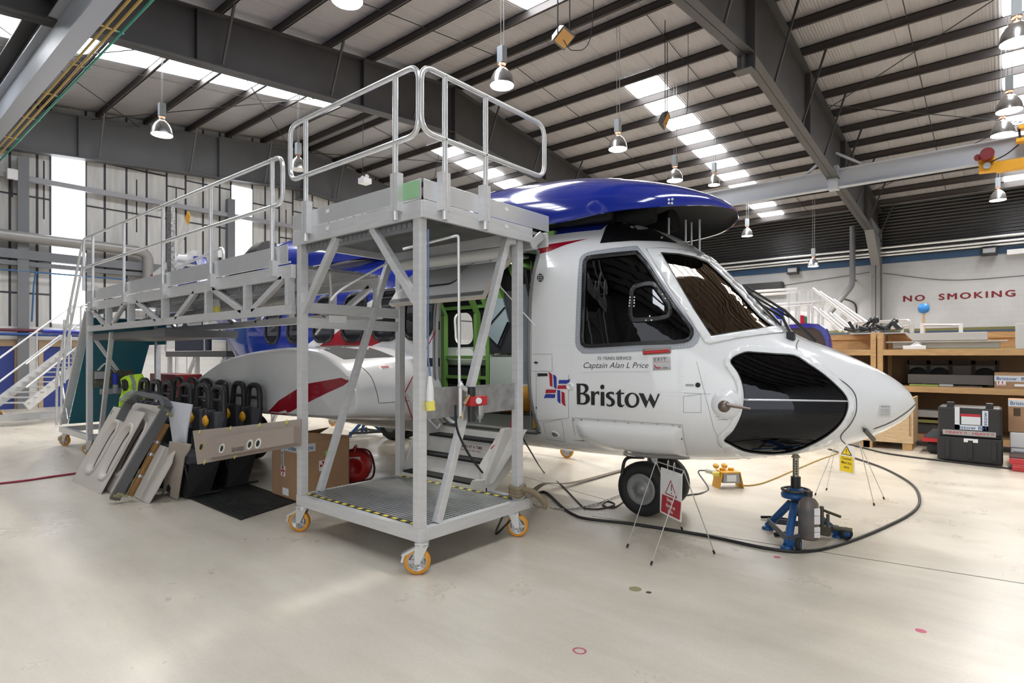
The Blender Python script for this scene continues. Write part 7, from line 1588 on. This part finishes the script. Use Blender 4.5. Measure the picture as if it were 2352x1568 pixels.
# bottom shelf: long boxes and rods
a, b = yx(2108, 13.1), yx(2182, 13.1); bx_('long_box', (a-.5, 13.1, .52), (b+.4, 13.5, .64), mat('box_grey_white', (.45, .44, .42), .6), 'long off white box on the lowest shelf', 'box')
bx_('panel_offcut', (a-.5, 13.06, .42), (b+.4, 13.5, .47), mat('panel_lime_dim', (.34, .31, .10), .6), 'yellowish panel edge under the long off white box', 'panel')
bx_('long_case', (a-.5, 13.1, .222), (b+.4, 13.5, .40), mat('case_dim', (.10, .095, .09), .6), 'long dark case at the bottom of the lowest shelf', 'case')
# timber crate on skids below the nose tip
x0, x1 = yx(1960, 12.1), onY(2098, 1000, 12.2).x
cr = thing('timber_crate', 'pale timber crate on skids showing under the nose tip', 'crate', ((x0+x1)/2, 12.5, 0))
mb = MB(); mb.box((x0, 12.22, .14), (x1-.03, 12.88, .9)); mb.build('crate_body', WOODP, cr)
mb = MB(); mb.box((x0, 12.19, .12), (x1, 12.9, .25)); mb.build('base_board', WOODP, cr, .004)
for x in (x1-.2, x0+.05):
    mb = MB(); mb.box((x, 12.19, .25), (x+.14, 12.22, .92)); mb.build('batten', WOODP, cr, .003)
mb = MB(); mb.box((x1-.03, 12.2, .25), (x1, 12.9, .92)); mb.build('batten', WOODP, cr, .003)
for x in (x1-.16, x1-.75, x0+.1):
    mb = MB(); mb.box((x, 12.2, 0), (x+.14, 12.88, .12)); mb.build('skid', WOOD, cr)
# black flight case with wheels and printed tape
x0, x1, y0 = -.82, -.03, 11.30
fc = thing('flight_case', 'tall black wheeled equipment case with HEAVY tape', 'case', ((x0+x1)/2, y0+.3, 0)); CASE = mat('case_black', (.016, .017, .018), .5)
mb = MB(); mb.box((x0, y0, .03), (x1, y0+.55, .40)); mb.box((x0+.02, y0+.02, .40), (x1-.02, y0+.53, .44)); mb.build('case_base', CASE, fc, .02)
mb = MB(); mb.box((x0+.01, y0-.01, .44), (x1-.01, y0+.55, .86)); ld = mb.build('case_lid', CASE, fc, .03)
for k in range(3):
    mb = MB(); x = x0+.1+k*.28; mb.box((x, y0-.02, .08), (x+.06, y0, .36)); mb.build('rib', CASE, fc, .006)
for x in (x0+.12, x1-.20):
    mb = MB(); mb.box((x, y0+.02, .82), (x+.09, y0+.14, .93)); mb.build('latch', CASE, fc, .01)
for x in (x0+.05, x1-.05):
    mb = MB(); mb.cyl((x, y0+.5, .06), (x+.04, y0+.5, .06), .06, n=16); mb.build('wheel', BLACK, fc)
mb = MB(); xa, xb = x0+.22, x0+.62
for lo, hi in (((xa, .52), (xa+.06, .86)), ((xb-.07, .52), (xb, .82)), ((xa, .52), (xb, .59)), ((xa+.08, .60), (xb-.09, .72))): mb.box((lo[0], y0-.014, lo[1]), (hi[0], y0-.0105, hi[1]))
tp = mb.build('printed_tape', TAPEW, ld); tp['kind'] = 'stuff'
mb = MB(); put_text(mb, 'istow Bri', ((xa+xb)/2+.02, y0-.0155, .555), (1, 0, 0), (0, 0, 1), .32, .05, bold=.012); put_text(mb, 'istow', (xb-.035, y0-.0155, .69), (0, 0, 1), (-1, 0, 0), .22, .045, bold=.012); mb.build('tape_lettering', TXBLUE, tp)['kind'] = 'stuff'
mb = MB(); mb.box((xa+.07, y0-.013, .72), (xb-.09, y0-.0105, .76)); mb.build('red_tape', LR, ld)
mb = MB(); mb.box((x0+.07, y0-.014, .43), (x1-.08, y0-.0105, .505)); ht = mb.build('heavy_tape', mat('tape_grey', (.36, .36, .36), .4), ld)
mb = MB(); put_text(mb, 'HEAVY !!', (x0+.24, y0-.0155, .468), (1, 0, 0), (0, 0, 1), .25, .038, bold=.012); put_text(mb, 'HEAVY !!', (x0+.56, y0-.0155, .468), (1, 0, 0), (0, 0, 1), .25, .038, bold=.012); mb.build('tape_lettering', LR, ht)['kind'] = 'stuff'
mb = MB(); mb.box((x0+.33, y0-.014, .33), (x0+.50, y0-.001, .385)); mb.build('address_label', PAPER, fc)
# items round the case
ts = thing('tool_tray', 'black and red tray of tools left of the black case', 'tray', (-.85, 12.35, .2))
bx_('black_bag', (-1.02, 12.05, .004), (-.6, 12.55, .20), mat('bag_black', (.014, .014, .015), .7), 'black bag on the floor left of the black case', 'bag', None, .06)
mb = MB(); mb.box((-1.08, 12.02, .202), (-.6, 12.65, .27)); mb.build('tray_edge', REDP, ts, .006)
mb = MB(); mb.hexa([Vector(p) for p in ((-1.07, 12.03, .27), (-.6, 12.03, .27), (-.6, 12.64, .27), (-1.07, 12.64, .27), (-.95, 12.12, .41), (-.6, 12.12, .41), (-.6, 12.6, .41), (-.95, 12.6, .41))]); mb.build('tray_cover', BLKPL, ts, .01)
x0 = .05; y0 = 11.50
c2 = carton(x0-.02, x0+.8, y0+.12, .50, .98, 'larger brown carton stacked on the white foam box', tape_z=.9, dep=.5)
mb = MB(); mb.box((x0+.04, y0+.116, .74), (x0+.12, y0+.119, .86)); mb.build('arrow_mark', mat('ink_brown', (.08, .05, .03), .8), c2); mb = MB(); mb.box((x0+.18, y0+.115, .58), (x0+.23, y0+.119, .78)); mb.build('sticker', [LR][0], c2)
wb = thing('foam_box', 'white foam box under the larger brown carton', 'box', (x0+.4, y0+.3, 0)); mb = MB(); mb.box((x0, y0+.06, .27), (x0+.8, y0+.66, .495)); mb.build('lid', PAPER, wb, .015); mb = MB(); mb.box((x0+.01, y0+.07, .0), (x0+.79, y0+.65, .265)); mb.build('body', PAPER, wb, .015)
mb = MB(); mb.box((x0+.04, y0+.055, .16), (x0+.22, y0+.07, .22)); mb.build('grip_recess', GREYB, wb)
for i, (z0, z1, lab) in enumerate(((.002, .10, 'lower red tool case in front of the white foam box'), (.102, .21, 'upper red tool case in front of the white foam box'))):
    r = thing('red_case', lab, 'case', (x0+.4, y0-.25, z0), 'red tool cases'); mb = MB(); mb.box((x0+.02-.03*i, y0-.5, z0), (x0+.75, y0-.02, z1-.025)); mb.build('case_base', REDP, r, .008); mb = MB(); mb.box((x0+.02-.03*i, y0-.5, z1-.025), (x0+.75, y0-.02, z1)); mb.build('case_lid', mat('lid_dark', (.07, .03, .03), .5) if i else REDP, r, .006)
# behind the shelving: portable guard rail frames, blue cowl, blue round target
YB2 = 16.0
rf = thing('rail_trestle', 'aluminium stair trestle with inclined tubes behind the nose', 'trestle', (yx(1830, YB2), YB2, 0))
def rb(name, pts, r=.03, m=GALV): mb = MB(); mb.tube(pts, r, 8); return mb.build(name, m, rf)
gp = lambda x, y, Y=YB2: onY(x, y, Y)
for a, b in (((1866, 662), (1970, 742)), ((1882, 670), (1982, 742)), ((1903, 684), (1990, 748)), ((1914, 688), (1998, 745)), ((1867, 704), (1932, 760)), ((1882, 710), (1945, 762)), ((1905, 719), (1955, 760)), ((1914, 720), (1960, 758))): rb('inclined_tube', [gp(*a), gp(*b)], .035)
for x, y0_ in ((1857, 668), (1866, 664), (1880, 680), (1889, 688)): p = gp(x, y0_); rb('trestle_post', [p, Vector((p.x, p.y, .02))], .032)
for a, b in (((1735, 669), (1830, 663)), ((1748, 677), (1830, 671)), ((1762, 700), (1895, 692)), ((1775, 707), (1895, 697))): rb('top_rail', [gp(*a), gp(*b)], .032)
for x, y0_ in ((1828, 664), (1835, 668), (1812, 674)): p = gp(x, y0_); rb('trestle_post', [p, Vector((p.x, p.y, .02))], .03)
hf = thing('bench_rail', 'low aluminium frame rail standing behind the shelving tops', 'rail', (yx(2020, 15), 15, 0))
mb = MB(); mb.tube(fillet([gp(1958, 790, 15), gp(1958, 742, 15), gp(2090, 735, 15), gp(2096, 790, 15)], .08), .03, 8); mb.tube([gp(2000, 757, 15), gp(2090, 748, 15)], .03, 8)
for x in (1958, 2072, 2096): p = gp(x, 745, 15); mb.tube([p, Vector((p.x, p.y, .01))], .03, 8)
mb.build('rail_tube', GALV, hf)
rr = thing('rotor_parts', 'tangle of dark rotor linkages lying on the shelving top', 'machine part', (yx(2000, 14), 14, 2.08))
mb = MB(); rq = random.Random(5)
for k in range(16):
    p = gp(1962+rq.random()*110, 764, 14.0); p.z = 2.16+.02*rq.random(); q2 = p+Vector((rq.uniform(-.3, .3), rq.uniform(-.1, .1), rq.uniform(.02, .22))); mb.tube([p, q2], rq.uniform(.015, .05), 8)
    if k % 3 == 0: mb.ball(q2, .06)
mb.build('linkage', mat('linkage_dark', (.04, .042, .045), .4, .5), rr)['kind'] = 'stuff'
mb = MB(); mb.box((yx(1955, 14.0), 13.8, 2.086), (yx(2085, 14.0), 14.19, 2.105)); mb.build('carrier_board', ALU, rr)
bc = thing('blue_cowl', 'blue curved fairing standing on edge behind the nose', 'fairing', (yx(1870, 13.5), 13.5, 1.76))
YC2 = 12.6; o1 = [(1800, 747), (1850, 742), (1880, 744), (1894, 754), (1902, 775), (1906, 800), (1900, 800), (1893, 776), (1884, 760), (1868, 752), (1800, 755)]
mb = MB(); mb.prism([gp(x, y, YC2) for x, y in o1], (0, .25, 0)); mb.build('fairing_rim', BLUE, bc); p_ = gp(1840, 800, YC2+.12); mb = MB(); mb.box((p_.x-.3, YC2+.05, 0), (p_.x+.3, YC2+.2, p_.z+.1)); mb.build('support_stand', WOOD, bc)
mb = MB(); mb.prism([gp(x, y, YC2+.02) for x, y in [(1800, 753), (1868, 752), (1884, 760), (1893, 776), (1900, 800), (1800, 805)]], (0, .02, 0)); mb.build('fairing_inside', mat('fairing_brown', (.05, .03, .025), .6), bc)
b2_ = thing('blue_sheet', 'blue panel with white and red parts behind the windscreen', 'panel', (yx(1780, 15.5), 15.5, 0)); mb = MB(); mb.prism([gp(1765, 707, 15.5), gp(1800, 707, 15.5), gp(1800, 735, 15.5), gp(1785, 732, 15.5)], (0, .04, 0)); p_ = gp(1795, 735, 15.5); mb.box((p_.x-.03, 15.5, .0), (p_.x, 15.54, p_.z)); mb.build('sheet', BLUE, b2_)
wp_ = thing('aircraft_part', 'white aircraft fairing with a red and green patch behind the trestle', 'fairing', (yx(1830, 17), 17, 0)); mb = MB(); mb.prism([gp(x, y, 17) for x, y in ((1802, 712), (1860, 716), (1875, 740), (1870, 746), (1802, 742))], (0, .5, 0)); p_ = gp(1835, 740, 17); mb.box((p_.x-.2, 17.1, 0), (p_.x+.2, 17.4, p_.z)); mb.build('fairing', WHITE, wp_); mb = MB(); mb.prism([gp(x, y, 16.99) for x, y in ((1838, 724), (1846, 724), (1849, 744), (1838, 744))], (0, -.01, 0)); mb.build('red_patch', RED, wp_); mb = MB(); mb.prism([gp(x, y, 16.99) for x, y in ((1846, 725), (1853, 727), (1857, 744), (1849, 744))], (0, -.01, 0)); mb.build('green_patch', mat('patch_green', (.03, .10, .04), .5), wp_)
tg = thing('blue_target', 'round light blue sign on a wooden stick above the shelving', 'sign', (yx(2122, 14.5), 14.5, 0)); p_ = gp(2122, 708, 14.5)
mb = MB(); mb.lathe([(.10, 0), (.10, .015), (0, .015)], (p_.x, 14.47, p_.z), (0, -1, 0), 28); mb.build('disc', mat('target_blue', (.05, .28, .72), .4), tg); mb = MB(); mb.box((p_.x-.025, 14.48, 0), (p_.x+.025, 14.5, p_.z)); mb.build('stick', WOODP, tg)
mb = MB(); mb.box((p_.x-.10, 14.471, p_.z-.10), (p_.x+.10, 14.478, p_.z+.10)); mb.build('backing_plate', STEEL, tg)
lt_ = thing('ladder_section', 'white ladder section lying on top of the shelving at right', 'ladder', (yx(2160, 13.9), 13.9, 2.08))
for x in (2118, 2207): a = gp(x, 742, 13.85); mb = MB(); mb.box((a.x-.03, 13.82, 2.082), (a.x+.03, 13.88, a.z)); mb.build('ladder_rail', PAPER, lt_)
a, b = gp(2118, 746, 13.85), gp(2207, 746, 13.85); mb = MB(); mb.tube([a, b], .022, 8); mb.build('ladder_rung', GALV, lt_)
# right wall fittings
YW = YRW-.8; WG = mat('drain_grey', (.14, .145, .15), .45)
mb = MB(); mb.tube(fillet([gp(1958, 520, YW), gp(1958, 655, YW), gp(1925, 695, YW), gp(1905, 720, YW)], .25), .12, 12)
for yy in (560, 640): q_ = gp(1958, yy, YW); mb.tube([q_, Vector((q_.x, YRW-.01, q_.z))], .04, 8)
tag(mb.build('drain_pipe', WG), 'grey drain pipe bending on the right wall left of the column', 'pipe')
mb = MB(); mb.tube(spline([gp(1938, 686, YRW-.04), gp(1962, 696, YRW-.04), gp(1967, 720, YRW-.04), gp(1967, 760, YRW-.04)]), .03, 8); tag(mb.build('hanging_cable', BLACK), 'dark cable hanging on the right wall beside the drain pipe', 'cable')
for i, (zz, lab) in enumerate(((6.52, 'uppermost silver tube along the right wall'), (6.32, 'second silver tube along the right wall'), (6.20, 'third silver tube just above the blue wall band'))):
    mb = MB(); mb.tube([(XB+1, YRW-.35+.08*i, zz), (XF-.5, YRW-.35+.08*i, zz)], .05, 10)
    for x in range(-20, 6, 3): mb.tube([(x, YRW-.35+.08*i, zz), (x, YRW-.045, zz)], .02, 6)
    tag(mb.build('silver_tube', GALV), lab, 'tube', 'silver tubes along the right wall')
for x, y, lab in ((1820, 621, 'wall floodlight below the blue band left of the column'), (2272, 576, 'wall floodlight above the NO SMOKING lettering')):
    p_ = gp(x, y, YRW-.3); r = thing('yard_floodlight', lab, 'floodlight', p_, 'wall floodlights'); mb = MB(); mb.box((p_.x-.26, YRW-.35, p_.z-.18), (p_.x+.26, YRW-.04, p_.z+.14)); mb.build('housing', BLKPL, r, .02); mb = MB(); mb.box((p_.x-.2, YRW-.36, p_.z-.08), (p_.x+.2, YRW-.35, p_.z+.10)); mb.build('front_glass', GREYB, r); mb = MB(); mb.box((p_.x-.03, YRW-.06, p_.z-.1), (p_.x+.03, YRW-.0, p_.z+.1)); mb.build('bracket', BLKPL, r)
p_ = gp(1755, 660, YRW-.3); mb = MB(); mb.box((p_.x-1.1, YRW-.55, p_.z-.22), (p_.x+.9, YRW-.06, p_.z+.22)); tag(mb.build('strip_heater', BLKPL, None, .02), 'long black wall heater beyond the windscreen', 'heater')
mb = MB(); mb.tube(spline([gp(1690, 668, YRW-.03), gp(1800, 655, YRW-.03), gp(1998, 625, YRW-.03)]), .012, 6); tag(mb.build('sagging_wire', BLACK), 'thin sagging wire on the right wall left of the column', 'wire')
mb = MB(); mb.tube(spline([gp(2028, 627, YRW-.03), gp(2180, 643, YRW-.03), gp(2360, 632, YRW-.03)]), .012, 6); tag(mb.build('sagging_wire', BLACK), 'thin sagging wire on the right wall above the red lettering', 'wire')
mb = MB(); p_ = gp(2335, 577, YRW-.2); mb.box((p_.x-.3, YRW-.2, p_.z-.1), (p_.x+.3, YRW, p_.z+.1)); r = tag(mb.build('emergency_light', WHITEP, None, .01), 'white twin spot emergency box on the right wall beside the floodlight', 'light')
# crane bridge: yellow end carriage with red motor on the right runway beam
yc = 22.44-.35; YCR = mat('crane_yellow', (.72, .36, .01), .4)
e = thing('crane_carriage', 'yellow crane end carriage with dark red motor on the grey beam', 'crane', (onY(2265, 375, yc).x, yc, 7.0))
P5 = lambda x, y, o=0: onY(x, y, yc+o)
mb = MB(); mb.prism([P5(x, y) for x, y in ((2246, 358), (2284, 354), (2288, 365), (2280, 378), (2268, 388), (2256, 381), (2247, 372))], (0, .05, 0)); mb.prism([P5(2248, 372), P5(2290, 368), P5(2290, 390), P5(2248, 395)], (0, .3, 0)); mb.build('end_plate', YCR, e)
a = P5(2288, 383); mb = MB(); mb.box((a.x, yc-.02, a.z-.14), (XF-.2, yc+.26, a.z+.14)); mb.build('carriage_beam', YCR, e)
mb = MB(); a = P5(2266, 358); mb.cyl(a+Vector((0, .1, 0)), a+Vector((.02, -.28, .0)), .17, n=18); mb.cyl(a+Vector((-.2, 0, -.02)), a+Vector((-.2, -.1, -.02)), .09, n=14); mb.build('motor', mat('motor_red', (.16, .008, .012), .4), e)
mb = MB(); a = P5(2267, 381, -.03); mb.cyl(a, a+Vector((0, -.05, 0)), .09, n=14); mb.build('axle_cap', STEEL, e)
mb = MB(); mb.tube(spline([P5(2275, 372, -.1), P5(2310, 355, -.1), P5(2340, 332, -.1)]), .02, 6); mb.bar(P5(2340, 292, -.1), P5(2344, 325, -.1), .06); mb.build('pendant_cable', BLACK, e)
mb = MB(); a = P5(2350, 320, -.15); mb.box((a.x-.15, yc-.2, a.z-.05), (a.x+.6, yc+.1, a.z+.05)); a = P5(2350, 290, -.15); mb.box((a.x-.1, yc-.2, a.z-.05), (a.x+.6, yc+.1, a.z+.05)); mb.build('bracket', YCR, e)['kind'] = 'stuff'
